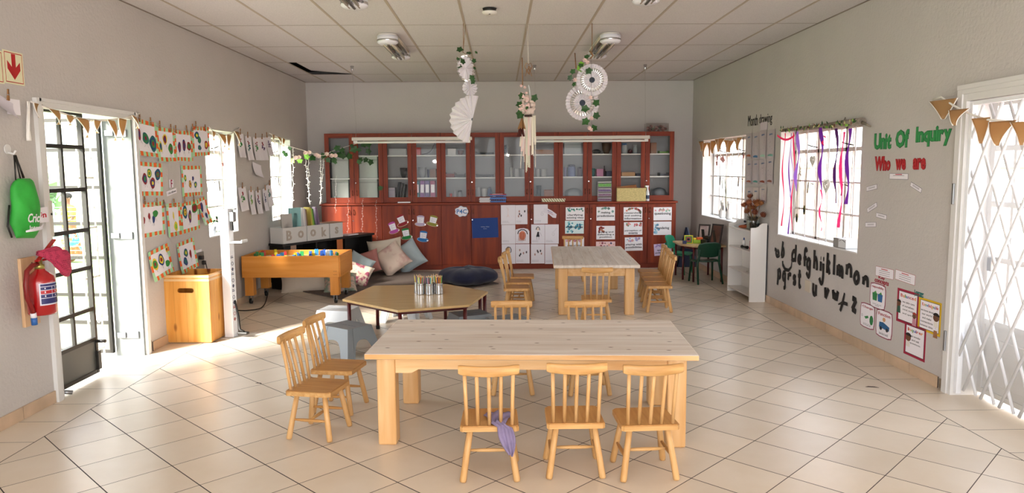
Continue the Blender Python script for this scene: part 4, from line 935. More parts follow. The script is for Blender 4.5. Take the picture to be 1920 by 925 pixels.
# clear box with flowers on top of the cabinets
t = empty('flower_box', (at(1231, 246, 1, UY + .12).x, UY + .13, UT)); tag(t, 'clear plastic box of pink and red artificial flowers on top of the last glazed cabinet', 'box')
b = MB().m(glassmat('box_plastic', (.95, .93, .93, 1), base=.06)); W2 = .17
b.box(-W2, W2, -.1, .1, 0, .003); b.box(-W2, W2, -.1, -.097, 0, .12); b.box(-W2, W2, .097, .1, 0, .12); b.box(-W2, -W2 + .003, -.1, .1, 0, .12); b.box(W2 - .003, W2, -.1, .1, 0, .12); b.box(-W2 - .004, W2 + .004, -.104, .104, .12, .128); b.build('box', t)
b = MB()
for k in range(46): b.m(mat(['fl_a', 'fl_b', 'fl_c', 'fl_d'][k % 4], ['#8e5a58', '#b98f88', '#4c5a44', '#71413f'][k % 4], .8)); b.sphere((rnd.uniform(-.14, .14), rnd.uniform(-.08, .08), rnd.uniform(.02, .09)), rnd.uniform(.014, .028), 8, 6, sc=(1, 1, .7))
b.build('flowers', t)['kind'] = 'stuff'

# ---- paper on the base cabinet doors
def sheet(pl, box, name, label, cat, group=None, m=PAPER, tilt=0, off=.002, bend=0.0, thick=.0012, wig=0, poly=None):
    c, w, h = pl.rect(*box, off=off); o = None
    b = MB().m(m)
    if poly: b.prism([(x * w, y * h) for x, y in poly], 0, thick)
    else:
        f = lambda u, v: ((u - .5) * w, (v - .5) * h, bend * (1 - v) ** 2 + wig * math.sin(u * 7 + v * 3) * (1 - v))
        if bend or wig: b.grid(f, 10, 10); b.grid(lambda u, v: (lambda p: (p[0], p[1], p[2] - thick))(f(1 - u, v)), 10, 10)
        else: b.box(-w / 2, w / 2, -h / 2, h / 2, 0, thick)
    b._f = (lambda x, y: bend * (.5 - y / h) ** 2 + wig * math.sin((x / w + .5) * 7 + (y / h + .5) * 3) * (.5 - y / h)) if (bend or wig) else (lambda x, y: 0)
    return b, c, w, h, tilt
def finish(b, pl, c, tilt, name, label, cat, group=None):
    o = b.build(name); o.matrix_world = pl.fr(c, tilt); tag(o, label, cat, group); return o
def flower(b, x, y, r, mt, mc, z):
    n = 5
    for k in range(n):
        a = 2 * PI * k / n + x * 50; cx, cy = x + .55 * r * math.cos(a), y + .55 * r * math.sin(a)
        b.m(mt).prism([(cx + .45 * r * math.cos(t), cy + .45 * r * math.sin(t)) for t in [2 * PI * q / 8 for q in range(8)]], z, z + .0003 + k * .00004)
    b.m(mc).prism([(x + .22 * r * math.cos(t), y + .22 * r * math.sin(t)) for t in [2 * PI * q / 6 for q in range(6)]], z, z + .0008)
def mm(c): return mat('p_' + c[1:], c, .8)
def Z3(x0, y0, x1, y1): s = .1823; return (920 + x0 * s, 370 + y0 * s, 920 + x1 * s, 370 + y1 * s)
OFFC = .0015
def notice(box, lines, cols, where, label, tilt=0, bgc='#f2eff2', nfl=12, ty=-.1, th=.17):
    b, c, w, h, _ = sheet(PC, box, '', '', '', m=mm(bgc), off=OFFC); rr = random.Random(int(box[0] * 7 + box[1])); z = .0012
    for k in range(nfl):
        if where == 'top': x, y = rr.uniform(-.42, .42) * w, rr.uniform(.2, .42) * h
        elif where == 'all': x, y = rr.uniform(-.44, .44) * w, rr.uniform(-.42, .42) * h
        elif where == 'left': x, y = rr.uniform(-.44, -.1) * w, rr.uniform(.0, .42) * h
        elif where == 'leftlow': x, y = rr.uniform(-.44, -.2) * w, rr.uniform(-.4, .3) * h
        elif where == 'sides': x, y = rr.choice((-1, 1)) * rr.uniform(.3, .44) * w, rr.uniform(-.42, .42) * h
        elif where == 'arch': a = rr.uniform(.1, PI - .1); x, y = .4 * w * math.cos(a), .05 * h + .36 * h * math.sin(a)
        flower(b, x, y, h * rr.uniform(.05, .11), mm(cols[k % len(cols)]), mm(cols[(k + 1) % len(cols)]), z)
        if k % 2: b.m(mm('#6f9a72')).prism([(x, y), (x + .05 * h, y + .02 * h), (x + .11 * h, y), (x + .05 * h, y - .02 * h)], z, z + .0002)
    o = finish(b, PC, c, R_(tilt), 'notice', label, 'notice', 'word notices on the cabinet doors')
    n = len(lines)
    for k, ln in enumerate(lines):
        t = MB().m(INK).text(ln, 0, ty * h + (n - 1) / 2 * th * h * 1.25 - k * th * h * 1.25, min(.9, .082 * len(ln)) * w, th * h, z + .0012, .0006, bold=.02); t.build('lettering', o)
    return o
notice(Z3(772, 103, 965, 235), ['clarifying', 'existing ideas'], ['#3f8c8a', '#6fb0a4', '#3a6f5e'], 'top', 'floral notice reading clarifying existing ideas', ty=-.22)
notice(Z3(765, 241, 958, 375), ['experimenting'], ['#2f7f9a', '#4fa6b8', '#2a5f8a', '#8fcbd0'], 'all', 'teal flowered notice reading experimenting', nfl=30, ty=.0, bgc='#dceeee')
notice(Z3(766, 415, 960, 548), ['reporting'], ['#d98fa4', '#e6b3bd', '#b8657c'], 'top', 'pink flowered notice reading reporting, half behind the far table', ty=-.12, nfl=22)
notice(Z3(1088, 100, 1278, 240), ['making', 'predictions'], ['#5f9a92', '#e3a5ad', '#88b9a8'], 'arch', 'floral notice reading making predictions', th=.2, ty=-.05)
notice(Z3(1087, 295, 1279, 434), ['Taking and', 'defending a', 'position'], ['#7a1f24', '#a8453a', '#4d1518', '#c07a5a'], 'left', 'notice with dark red flowers reading taking and defending a position', ty=-.15, th=.15, nfl=14)
notice(Z3(1083, 456, 1280, 592), ['asking'], ['#d98a8f', '#8a2f4a', '#e9b6a8', '#33476e'], 'all', 'pink notice with dark specks, half behind the far table', bgc='#f0cfcf', nfl=26)
notice(Z3(1367, 103, 1560, 240), ['researching', 'and seeking', 'information'], ['#c2445a', '#3f7f5a', '#e58f7a'], 'arch', 'notice with red blossoms reading researching and seeking information', ty=-.14, th=.16, nfl=20)
notice(Z3(1370, 257, 1560, 386), ['perception of', 'events'], ['#d34a5e', '#e88f92', '#6f9f72'], 'top', 'notice with one big red bloom reading perception of events', ty=-.27, th=.15, nfl=16)
notice(Z3(1380, 412, 1563, 550), ['playing with', 'possibilities'], ['#8fa8d4', '#e6a8a0', '#b9a3d0'], 'top', 'notice reading playing with possibilities', ty=-.15, th=.17, tilt=1)
notice(Z3(1675, 103, 1862, 238), ['questioning'], ['#e79aa8', '#e8c0b8', '#8fc0a8'], 'top', 'notice reading questioning at the right end of the cabinets', ty=.0, th=.24)
notice(Z3(1675, 250, 1858, 388), ['wondering'], ['#8fc3de', '#a8d4e6', '#6fa6c8'], 'leftlow', 'pale blue notice reading wondering', ty=.0, th=.24, nfl=16)
notice(Z3(1680, 478, 1860, 598), ['applying', 'understanding'], ['#a58fc8', '#c8a8dc', '#8a78b8'], 'top', 'tilted lilac notice, lowest at the right end of the cabinets', tilt=4, bgc='#dccbe8', nfl=22, ty=-.15, th=.18)
def scribble(b, x, y, w, n, z, m=INK, rr=rnd):
    for k in range(n):
        yy = y - k * .011; xx = x
        while xx < x + w * rr.uniform(.7, 1): l = rr.uniform(.006, .016); b.m(m).box(xx, xx + l, yy, yy + .0022, z, z + .0003); xx += l + .005
def drawing(box, label, fig=None, tilt=0, poly=None, m=None):
    b, c, w, h, _ = sheet(PC, box, '', '', '', m=m or mm('#e9e5ec'), off=OFFC, poly=poly); z = .0012
    rr = random.Random(int(box[0] * 3 + box[1])); scribble(b, -w * .42, -h * .33, w * .5, 3, z, mm('#77747e'), rr)
    def tb(pts, r, m): b.m(m).tube([(p[0] * w, p[1] * h, z + .0004) for p in pts], r, 5)
    if fig == 'faint': tb([(.05 * math.cos(a) + .0, .28 + .04 * math.sin(a)) for a in [k * .6 for k in range(11)]], .001, mm('#d9a79a')); tb([(0, .24), (0, .0), (-.08, -.12)], .002, mm('#ecc8bb')); tb([(0, .0), (.08, -.12)], .002, mm('#ecc8bb')); tb([(-.12, .34), (-.02, .36)], .001, mm('#a0623a'))
    if fig == 'girl':
        tb([(-.13, .23), (-.1, .33), (0, .38), (.1, .33), (.13, .2)], .005, INK); b.m(mm('#e5cfc4')).prism([(.09 * w * math.cos(a), .25 * h + .085 * h * math.sin(a)) for a in [k * PI / 8 for k in range(16)]], z, z + .0003)
        b.m(INK).prism([(-.03 * w, .12 * h), (.06 * w, .12 * h), (.12 * w, -.14 * h), (-.14 * w, -.14 * h)], z, z + .0004); tb([(.05, .12), (.2, .02), (.27, -.1)], .0012, INK); tb([(-.1, -.14), (-.1, -.28)], .0015, INK); tb([(.06, -.14), (.08, -.28)], .0015, INK)
    if fig == 'face':
        b.m(mm('#d9866a')).prism([(.24 * w * math.cos(a), .02 * h + .3 * h * math.sin(a)) for a in [k * PI / 10 for k in range(20)]], z, z + .0003); tb([(-.34, .12), (-.28, .3), (-.1, .4), (.12, .4), (.3, .28), (.36, .1)], .007, mm('#4a3f44'))
        for k in range(9): tb([(-.22 + k * .05, .2), (-.26 + k * .055, -.32)], .003, mm(['#c9653f', '#e0a58a', '#b84f38'][k % 3]))
    if fig == 'arc': tb([(-.22, .08), (-.2, .26), (-.05, .36), (.12, .34), (.2, .22), (.18, .1), (.05, .05)], .006, mm('#4c4a50')); tb([(-.1, .2), (-.04, .25)], .002, INK)
    if fig == 'dots':
        for k in range(5): x, y = rr.uniform(-.25, .3) * w, rr.uniform(-.1, .2) * h; b.m(mm(['#3d3a40', '#b08a84', '#5a4a52'][k % 3])).prism([(x + .012 * math.cos(a), y + .02 * math.sin(a)) for a in [q for q in range(6)]], z, z + .0003)
    if fig == 'loops': tb([(.1 + .08 * math.cos(a), -.0 + .07 * math.sin(a)) for a in [k * .5 for k in range(14)]], .001, mm('#8a8690')); tb([(.0, .1), (.2, .16), (.34, .3)], .001, mm('#9a93a8'))
    return finish(b, PC, c, R_(tilt), 'drawing', label, 'drawing', "children's drawings taped to the cabinet doors")
drawing(Z3(106, 81, 254, 281), 'white drawing sheet with a faint pink figure, top left of the block of drawings', 'faint')
drawing(Z3(255, 81, 378, 278), 'white drawing sheet with tiny faint marks, second along the top left of the block', 'dots')
drawing(Z3(112, 284, 254, 480), 'nearly blank white drawing sheet in the middle of the left column of drawings', None)
drawing(Z3(256, 318, 398, 476), 'drawing of a big orange-brown scribbled face on a sheet with a rounded top', 'face', poly=[(-.5, -.5), (.5, -.5), (.5, .3), (.38, .44), (.1, .5), (-.2, .48), (-.5, .4)])
drawing(Z3(115, 483, 254, 685), 'drawing of a dark curved arc, at the foot of the left column behind the chairs', 'arc')
drawing(Z3(257, 482, 401, 681), 'white drawing sheet with small pale dots, right of the dark arc drawing', 'dots')
drawing(Z3(443, 75, 587, 273), 'white drawing sheet with thin grey loops beside the tilted paper banner', 'loops')
drawing(Z3(417, 280, 556, 479), 'drawing of a girl with black hair and a black dress', 'girl')
drawing(Z3(558, 280, 700, 479), 'nearly blank white drawing sheet right of the girl in the black dress', 'loops')
drawing(Z3(414, 483, 553, 682), 'white drawing sheet with dark dots below the girl in the black dress', 'dots')
drawing(Z3(558, 484, 692, 686), 'white drawing sheet behind the left edge of the far table', None)
b, c, w, h, _ = sheet(PC, Z3(545, 115, 678, 215), '', '', '', m=mm('#e3dde6'), off=OFFC + .002, poly=[(-.5, .5), (-.2, .5), (.1, .3), (.5, -.1), (.45, -.5), (.2, -.45), (-.1, -.1), (-.5, .1)])
o = finish(b, PC, c, 0, 'paper_banner', 'small tilted paper banner lettered Learner Attitudes over a drawing', 'banner')
t = MB().m(mm('#6a5a8a')).x(Matrix.Rotation(R_(-26), 4, 'Z')); t.text('learner', -.01, .024, .085, .018, .0014, .0005, bold=.02); t.m(mm('#b06a7c')).text('attitudes', .01, .002, .09, .018, .0014, .0005, bold=.02); t.build('lettering', o)
# blue sheet and cloud sign
b, c, w, h, _ = sheet(PC, (885, 409, 934, 446), '', '', '', m=mm('#1f3f82'), off=OFFC); o = finish(b, PC, c, R_(1.5), 'paper_sheet', 'plain royal blue paper sheet with tiny white writing on a cabinet door', 'paper')
t = MB().m(mm('#c9d2e6')).text('Why Hat', -.0, .015, .13, .018, .0014, .0004); t.text('hats', 0, -.012, .05, .01, .0014, .0004); t.build('lettering', o)
b = MB().m(PAPER); c, w, h = PC.rect(853.5, 387.5, 878, 406, off=OFFC)
pts = [((w / 2) * math.cos(a) * (1 + .07 * math.cos(7 * a)), (h / 2) * math.sin(a) * (1 + .09 * math.cos(7 * a + .6))) for a in [2 * PI * k / 56 for k in range(56)]]
b.m(mm('#b7cfe2')).prism([(x * 1.03, y * 1.04) for x, y in pts], 0, .001); b.m(PAPER).prism([(x * .94, y * .93) for x, y in pts], 0, .0016); o = finish(b, PC, c, 0, 'cloud_sign', 'white cloud-shaped sign with blue lettering P4C', 'sign')
MB().m(mm('#3a72b0')).text('P4C', 0, 0, w * .78, h * .46, .002, .0006, bold=.02).build('lettering', o)
for (bx, col, nm, tl) in (((727, 416, 747, 439), '#b9509e', 'purple', 18), ((742, 402.5, 764, 425), '#8e1f28', 'dark red', 22), ((778, 404, 799, 425), '#b9a9c2', 'pale lilac', -3), ((801, 404, 823, 425), '#8f8a3a', 'olive green', -14), ((751, 428, 772, 450), '#1f7f3c', 'green', 10), ((783, 433, 804, 454), '#2370b0', 'blue', -8)):
    c, w, h = PC.rect(*bx, off=OFFC); w *= .98; h *= .98; hm = mm(col)
    b = MB().m(mm('#c9a98c') if nm != 'blue' else mm('#8fb8dc')).prism([(.53 * w * math.cos(a), -.3 * h + .21 * h * math.sin(a)) for a in [2 * PI * k / 24 for k in range(24)]], 0, .0008)
    b.m(hm).prism([(.48 * w * math.cos(a), -.3 * h + .17 * h * math.sin(a)) for a in [2 * PI * k / 24 for k in range(24)]], .0008, .0012)
    b.prism([(-.3 * w, -.25 * h), (.3 * w, -.25 * h), (.34 * w, .42 * h), (.15 * w, .5 * h), (-.15 * w, .5 * h), (-.34 * w, .42 * h)], .0004, .0016)
    b.m(PAPER).prism([(-.27 * w, -.18 * h), (.27 * w, -.18 * h), (.30 * w, .33 * h), (-.30 * w, .33 * h)], .0016, .0021)
    for k in range(4): b.m(mm('#8f8a9c')).box(-.2 * w, .18 * w - (k % 2) * .03, .2 * h - k * .1 * h, .2 * h - k * .1 * h + .003, .0021, .0024)
    b.m(CHROME).box(.38 * w, .5 * w, -.36 * h, -.30 * h, .001, .004)
    finish(b, PC, c, R_(tl), 'hat_cutout', '%s paper top-hat cut-out with a white text panel, taped to a cabinet door' % nm, 'cut-out', 'six coloured hats on the cabinet doors')

# ------------------------------------------------------------------ left wall
def wsheet(pl, box, m=PAPER, off=.006, bend=0, wig=0):
    c, w, h = pl.rect(*box, off=off); b = MB().m(m)
    def zf(x, y): v = y / h + .5; u = x / w + .5; return bend * (1 - v) ** 2 + wig * math.sin(u * 6 + v * 2) * (1.1 - v)
    b.grid(lambda u, v: ((u - .5) * w, (v - .5) * h, zf((u - .5) * w, (v - .5) * h)), 12, 12)
    b.grid(lambda u, v: ((.5 - u) * w, (v - .5) * h, zf((.5 - u) * w, (v - .5) * h) - .0008), 12, 12)
    b.zf, b.w, b.h, b.c = zf, w, h, c; return b
def patch(b, pts, m, lift=.0012):
    """small flat shape following the sheet's curl"""
    n = len(pts); cx = sum(p[0] for p in pts) / n; cy = sum(p[1] for p in pts) / n
    b.m(m).add([(cx, cy, b.zf(cx, cy) + lift)] + [(x, y, b.zf(x, y) + lift) for x, y in pts], [(0, i + 1, (i + 1) % n + 1) for i in range(n)])
def rectp(b, x0, x1, y0, y1, m, lift=.001):
    nx = max(1, int(abs(x1 - x0) / .03)); ny = max(1, int(abs(y1 - y0) / .03))
    b.m(m).grid(lambda u, v: (x0 + (x1 - x0) * u, y0 + (y1 - y0) * v, b.zf(x0 + (x1 - x0) * u, y0 + (y1 - y0) * v) + lift), nx, ny)
def blob(b, x, y, rx, ry, cols, rr, lift=.0012):
    for k, m in enumerate(cols):
        f = 1 - k / (len(cols) + .3); ph = rr.uniform(0, 6)
        patch(b, [(x + rx * f * math.cos(a) * (1 + .12 * math.sin(3 * a + ph)), y + ry * f * math.sin(a) * (1 + .1 * math.sin(2 * a + ph))) for a in [2 * PI * q / 20 for q in range(20)]], m, lift + k * .0005)
ROWG = 'taped-border paintings on the left wall'
def painting(box, label, blobs, tilt=0, bend=.0, wig=.004, seed=1, legs=True):
    b = wsheet(PL, box, bend=bend, wig=wig); w, h = b.w, b.h; rr = random.Random(seed); bw = .036
    for (xa, xb, ya, yb, hor) in ((-w / 2, w / 2, h / 2 - bw, h / 2, 1), (-w / 2, w / 2, -h / 2, -h / 2 + bw, 1), (-w / 2, -w / 2 + bw, -h / 2 + bw, h / 2 - bw, 0), (w / 2 - bw, w / 2, -h / 2 + bw, h / 2 - bw, 0)):
        L = (xb - xa) if hor else (yb - ya); n = max(3, int(L / .042)); p = 0; k = 0
        while p < L - .004:
            q = min(L, p + L / n * rr.uniform(.7, 1.3)); m = ORG if k % 2 else GRN; j = rr.uniform(-.003, .003)
            if hor: rectp(b, xa + p, xa + q, ya + j, yb + j * .0, m)
            else: rectp(b, xa + j, xb, ya + p, ya + q, m)
            p = q; k += 1
    for (fx, fy, rx, ry, cols) in blobs:
        x, y = (fx - .5) * w, (.5 - fy) * h
        if legs:
            for q in range(3):
                a = rr.uniform(-2.6, -.5); L = rr.uniform(.03, .06); x2, y2 = x + math.cos(a) * L, y - ry * h + math.sin(a) * L * .7
                patch(b, [(x, y - ry * h * .6), (x + .002, y - ry * h * .6), (x2 + .002, y2), (x2, y2)], INK, .0011)
        blob(b, x, y, rx * w, ry * h, cols, rr)
    o = b.build('painting'); o.matrix_world = PL.fr(b.c, R_(tilt)); tag(o, label, 'painting', ROWG); return o
def ZA(x0, y0, x1, y1, s=.119, ox=240, oy=210): return (ox + x0 * s, oy + y0 * s, ox + x1 * s, oy + y1 * s)
def ZB(x0, y0, x1, y1): return ZA(x0, y0, x1, y1, .1621, 240, 300)
painting(ZA(97, 135, 440, 700), 'painting with two big teal-green blobs, first in the top row by the door', [(.16, .42, .075, .16, [PR, PP]), (.45, .5, .15, .17, [PT, PG, PT, PR]), (.78, .62, .16, .22, [PT, PB, PG, PR])], seed=3, bend=.02, tilt=-3)
painting(ZA(442, 250, 722, 780), 'painting with a red and yellow oval above two green ovals, second in the top row', [(.45, .35, .13, .16, [PY, PR, PP]), (.16, .57, .09, .15, [PY, PT, PB]), (.74, .62, .13, .15, [PG, PG, PR])], seed=5, bend=.015)
painting(ZA(722, 295, 1003, 775), 'painting with three narrow purple, blue and red ovals, third in the top row', [(.25, .55, .09, .16, [PP, PR]), (.53, .48, .09, .21, [PB, PR, PB]), (.8, .5, .11, .15, [PR, PG])], seed=8)
painting(ZA(1003, 235, 1272, 690), 'painting with green peanut shapes and a small red oval, beside the first left window', [(.27, .3, .14, .12, [PB, PG, PY]), (.4, .45, .1, .13, [PT, PG]), (.38, .72, .11, .09, [PB, PT, PG]), (.8, .63, .1, .16, [PR, PY])], seed=11, tilt=2)
painting(ZB(110, 30, 390, 415), 'square painting with four ringed blobs, in the middle row near the door', [(.25, .5, .1, .16, [PR, PB, PG]), (.45, .33, .09, .15, [PG, PY, PG]), (.8, .35, .12, .17, [PB, PT, PR, PG]), (.58, .62, .11, .16, [PR, PB, PY])], seed=14, tilt=-2)
painting(ZB(612, 68, 845, 420), 'painting with four small ringed ovals, in the middle row near the window', [(.17, .4, .06, .1, [PG, PY]), (.4, .6, .07, .13, [PR, PY, PR]), (.56, .42, .05, .08, [PP, PB]), (.68, .63, .07, .11, [PB, PG, PY])], seed=17)
painting(ZB(135, 490, 412, 885), 'painting with a single green balloon shape and a red stroke, first in the lower row', [(.62, .35, .11, .11, [PG]), (.54, .5, .06, .12, [PB]), (.36, .4, .05, .09, [PR]), (.12, .5, .06, .1, [PR])], seed=19, wig=.002)
painting(ZB(440, 500, 597, 880), 'narrow painting with a lime green shape, second in the lower row', [(.62, .72, .15, .14, [PY, LEAFL]), (.5, .38, .05, .12, [PY])], seed=23, bend=.01)
painting(ZB(600, 480, 815, 830), 'painting with a big blue and yellow ringed oval, third in the lower row', [(.24, .32, .13, .2, [PB, PT, PY, PR, PY]), (.77, .26, .16, .17, [PG, PR, PR]), (.5, .5, .09, .2, [PP, PR, LEAFL])], seed=29, tilt=2)
painting(ZB(812, 430, 905, 740), 'crumpled painting folded at its corner, at the window end of the lower row', [(.3, .35, .2, .18, [PP, PB]), (.6, .7, .15, .1, [PB])], seed=31, bend=.05, tilt=6)
painting(ZA(262, 310, 625, 830, .108, 250, 430), 'tilted painting with a green and yellow ringed blob, above the wooden box', [(.22, .48, .14, .19, [PY, PG, PG, PR]), (.55, .44, .13, .2, [PB, PY, PR]), (.8, .66, .1, .12, [PG]), (.88, .2, .06, .1, [PY, PR])], seed=37, tilt=7, bend=.03)
painting(ZA(757, 190, 1060, 720, .108, 250, 430), 'painting with two dark blue blobs, low on the wall beside the socket', [(.45, .4, .12, .13, [PB, PG, PY]), (.33, .66, .12, .13, [PB, PT]), (.7, .5, .06, .13, [PR])], seed=41, tilt=4, bend=.03)
# pale card tags
b = wsheet(PL, (316, 337, 324, 352)); o = b.build('letter_card'); o.matrix_world = PL.fr(b.c); tag(o, 'small pink-edged card with the letter F between two paintings', 'card')
MB().m(mm('#a0284a')).text('F', 0, 0, .03, .07, .003, .0006, bold=.03).build('lettering', o)
b = wsheet(PL, (311, 356, 330, 365)); o = b.build('name_card'); o.matrix_world = PL.fr(b.c, R_(8)); tag(o, 'white card with handwriting under the letter F card', 'card')
MB().m(INK).text('I do Allowa', 0, 0, b.w * .8, b.h * .45, .003, .0005, shear=.3).build('lettering', o)
# white plug cover / paper beside the last painting
b = wsheet(PL, (362, 469, 378, 510)); o = b.build('paper_sheet'); o.matrix_world = PL.fr(b.c); tag(o, 'blank white sheet on the wall behind the wooden box, next to the plug', 'paper')
t = empty('wall_socket', at(373, 490, 0, LX)); tag(t, 'grey wall socket with plugs above the wooden box', 'socket')
b = MB().m(mat('socket_grey', '#77756f', .5)).box(.001, .018, -.09, .09, -.09, .09, .006); b.build('face_plate', t)
b = MB().m(BLACK).box(.018, .06, -.05, -.01, .02, .06, .006); b.box(.018, .05, .02, .06, -.04, .0, .006); b.build('plug', t)
b = MB().m(BLACK).tube([(.05, .04, -.02), (.06, .05, -.1), (.03, .09, -.22), (.03, .10, -.45)], .005, 6); b.build('cord', t)

# painted flower prints, two rows between the windows
def ZC(x0, y0, x1, y1): s = .1946; return (400 + x0 * s, 240 + y0 * s, 400 + x1 * s, 240 + y1 * s)
prints = [(ZC(222, 55, 285, 285), 0), (ZC(305, 80, 362, 310), 2), (ZC(378, 90, 438, 312), 0), (ZC(438, 92, 504, 312), 1), (ZC(504, 85, 552, 265), 4), (ZC(237, 570, 312, 800), 2), (ZC(337, 600, 382, 835), 0), (ZC(402, 600, 450, 828), -1), (ZC(470, 585, 508, 800), 0), (ZC(505, 548, 555, 755), 3)]
pnames = ['first print in the upper string between the left windows, red and green', 'second print in the upper string, small red flower', 'third print in the upper string, red flower with dark green leaves', 'fourth print in the upper string, red crown over purple', 'last print in the upper string, dark purple, overlapping the window edge',
          'first print in the lower string, green leaves with red tips', 'second print in the lower string, pale green stem', 'third print in the lower string, red head on purple stem', 'narrow print in the lower string, purple, partly covered', 'last print in the lower string, teal flower, by the second window']
pc = [(PR, PG), (PR, PT), (PR, PG), (PR, PP), (PP, PP), (PR, PG), (PG, LEAFL), (PR, PP), (PP, PB), (PG, PT)]
for i, ((bx, tl), nm) in enumerate(zip(prints, pnames)):
    b = wsheet(PL, bx, bend=.03, wig=.004, off=.008); rr = random.Random(i); w, h = b.w, b.h; c1, c2 = pc[i]
    for q in range(7): blob(b, rr.uniform(-.12, .12) * w, h * (.27 - .05 * q) , .09 * w, .035 * h, [c1 if q < 3 else c2], rr)
    for q in range(4): blob(b, (-1) ** q * .16 * w, h * rr.uniform(-.1, .12), .1 * w, .03 * h, [c2], rr)
    o = b.build('flower_print'); o.matrix_world = PL.fr(b.c, R_(tl)); tag(o, 'tall white ' + nm, 'print', 'flower prints pegged between the left windows')
b = wsheet(PL, (472, 307, 488, 331), bend=.04, off=.01); o = b.build('note_sheet'); o.matrix_world = PL.fr(b.c, R_(-8)); tag(o, 'small curled blank note on the wall between the two strings of prints', 'note')
# strings and pegs
def string_on(pl, pts, name, label, r=.0022, off=.012, m=STRING, cat='string'):
    P = [pl.p(u, v, off) for u, v in pts]; b = MB().m(m).tube(P, r, 6); o = b.build(name); tag(o, label, cat); return o
string_on(PL, [(248, 215), (262, 222), (300, 238), (330, 246), (360, 244), (385, 236)], 'string', 'thin string carrying the top row of paintings')
string_on(PL, [(262, 382), (290, 386), (330, 385), (352, 376), (380, 370)], 'string', 'thin string carrying the lower row of paintings')
string_on(PL, [(442, 243), (460, 254), (475, 258), (490, 258), (502, 250)], 'string', 'thin string carrying the upper row of flower prints')
string_on(PL, [(445, 345), (465, 356), (480, 358), (492, 354), (506, 340)], 'string', 'thin string carrying the lower row of flower prints')
def peg(P, label, n, tilt=0, grp=None):
    b = MB().m(PEG); s = 1
    for q in (-1, 1): b.x(Matrix.Rotation(q * .13, 4, 'Z')); b.box(-.0045 + q * .003, .0045 + q * .003, -.035, .035, -.004, .004, .0015)
    b.x(); b.m(STEEL).box(-.008, .008, -.003, .003, -.005, .005, .001); o = b.build('clothes_peg'); o.matrix_world = frame(P, (0, 1, 0) if n == 'L' else (0, -1, 0), (1, 0, 0) if n == 'L' else (-1, 0, 0), tilt); tag(o, label, 'peg', grp)
for g, lab, pts in (('pegs on the top row of paintings', 'wooden clothes peg on the string above the top row of paintings', ((258, 221), (279, 228), (296, 234), (317, 240), (326, 242), (347, 242), (358, 239), (364, 234), (382, 240))),
                    ('pegs on the lower row of paintings', 'wooden clothes peg on the string above the lower row of paintings', ((268, 376), (291, 379), (304, 382), (323, 380), (343, 375), (360, 372))),
                    ('pegs on the upper prints', 'wooden clothes peg on the upper string of flower prints', ((448, 247), (462, 253), (477, 255), (489, 256), (498, 253))),
                    ('pegs on the lower prints', 'wooden clothes peg on the lower string of flower prints', ((452, 348), (468, 355), (481, 356), (495, 352), (503, 343)))):
    for k, (u, v) in enumerate(pts): peg(PL.p(u, v, .016), lab, 'L', R_(rnd.uniform(-12, 12)), g)

# buntings
def bunting(pl, sp, flags, label, off=.02, hem=True, tails=None):
    O = pl.p(sp[0][0], sp[0][1], off); t = empty('bunting', O); tag(t, label, 'bunting')
    P = [pl.p(u, v, off) - O for u, v in sp]
    b = MB().m(TRIM); b.tube(P, .0075, 6, flat=.35, ref=pl.n); b.build('tape', t)
    for k, (u, v, w, h, tw) in enumerate(flags):
        A = pl.p(u, v, off) - O; W_ = abs((pl.p(u + w / 2, v, off) - pl.p(u - w / 2, v, off)).dot(pl.a)); Hh = abs(pl.p(u, v, off).z - pl.p(u, v + h, off).z)
        def fn(a, c, grow=1.0, dz=0):
            x = (a - .5) * W_ * (1 - c) * grow; y = -Hh * c; tws = tw * c * 1.4; z = .03 * math.sin(c * 2.2) * (1 if k % 2 else -.3) + x * math.sin(tws * .6) + dz + .012 * math.cos(a * PI)
            return A + pl.a * (x * 1.35 * math.cos(tws * .5)) + Vector((0, 0, 1)) * y + pl.n * (z + .012)
        b = MB().m(BURLAP).grid(lambda a, c: fn(a, c), 8, 10); f = b.build('flag', t, solid=.0015)
        b = MB().m(TRIM)
        for e in (0, 1): b.tube([fn(e, c / 8, 1.03) for c in range(9)], .004, 5, flat=.6)
        b.build('hem', f)
    return t
def Q1(x, y): return (x * .3676, 80 + y * .3676)
bunting(PL, [Q1(140, 300), Q1(200, 325), Q1(290, 355), Q1(370, 383), Q1(450, 396), Q1(530, 397), Q1(620, 385), Q1(700, 362)],
        [(*Q1(168, 312), 17, 26, .3), (*Q1(250, 342), 19, 28, .2), (*Q1(338, 373), 17, 18, .5), (*Q1(398, 388), 21, 36, .1), (*Q1(475, 397), 14, 24, .6), (*Q1(545, 396), 14, 38, .9), (*Q1(605, 389), 15, 40, .8), (*Q1(662, 373), 10, 24, .7)], 'burlap bunting with white edges hanging across the left door opening')
bunting(PL, [(388, 238), (395, 246), (408, 252), (420, 254), (430, 251), (445, 240)], [(396, 247, 9, 16, .2), (410, 252, 12, 24, .3), (424, 253, 9, 28, .5), (438, 247, 9, 26, .3)], 'burlap bunting across the top of the first left window')
bunting(PL, [(502, 250), (512, 255), (522, 259), (535, 262), (548, 262)], [(509, 253, 7, 14, .2), (518, 257, 7, 14, .3), (528, 260, 6, 14, .6)], 'short burlap bunting across the top of the second left window')
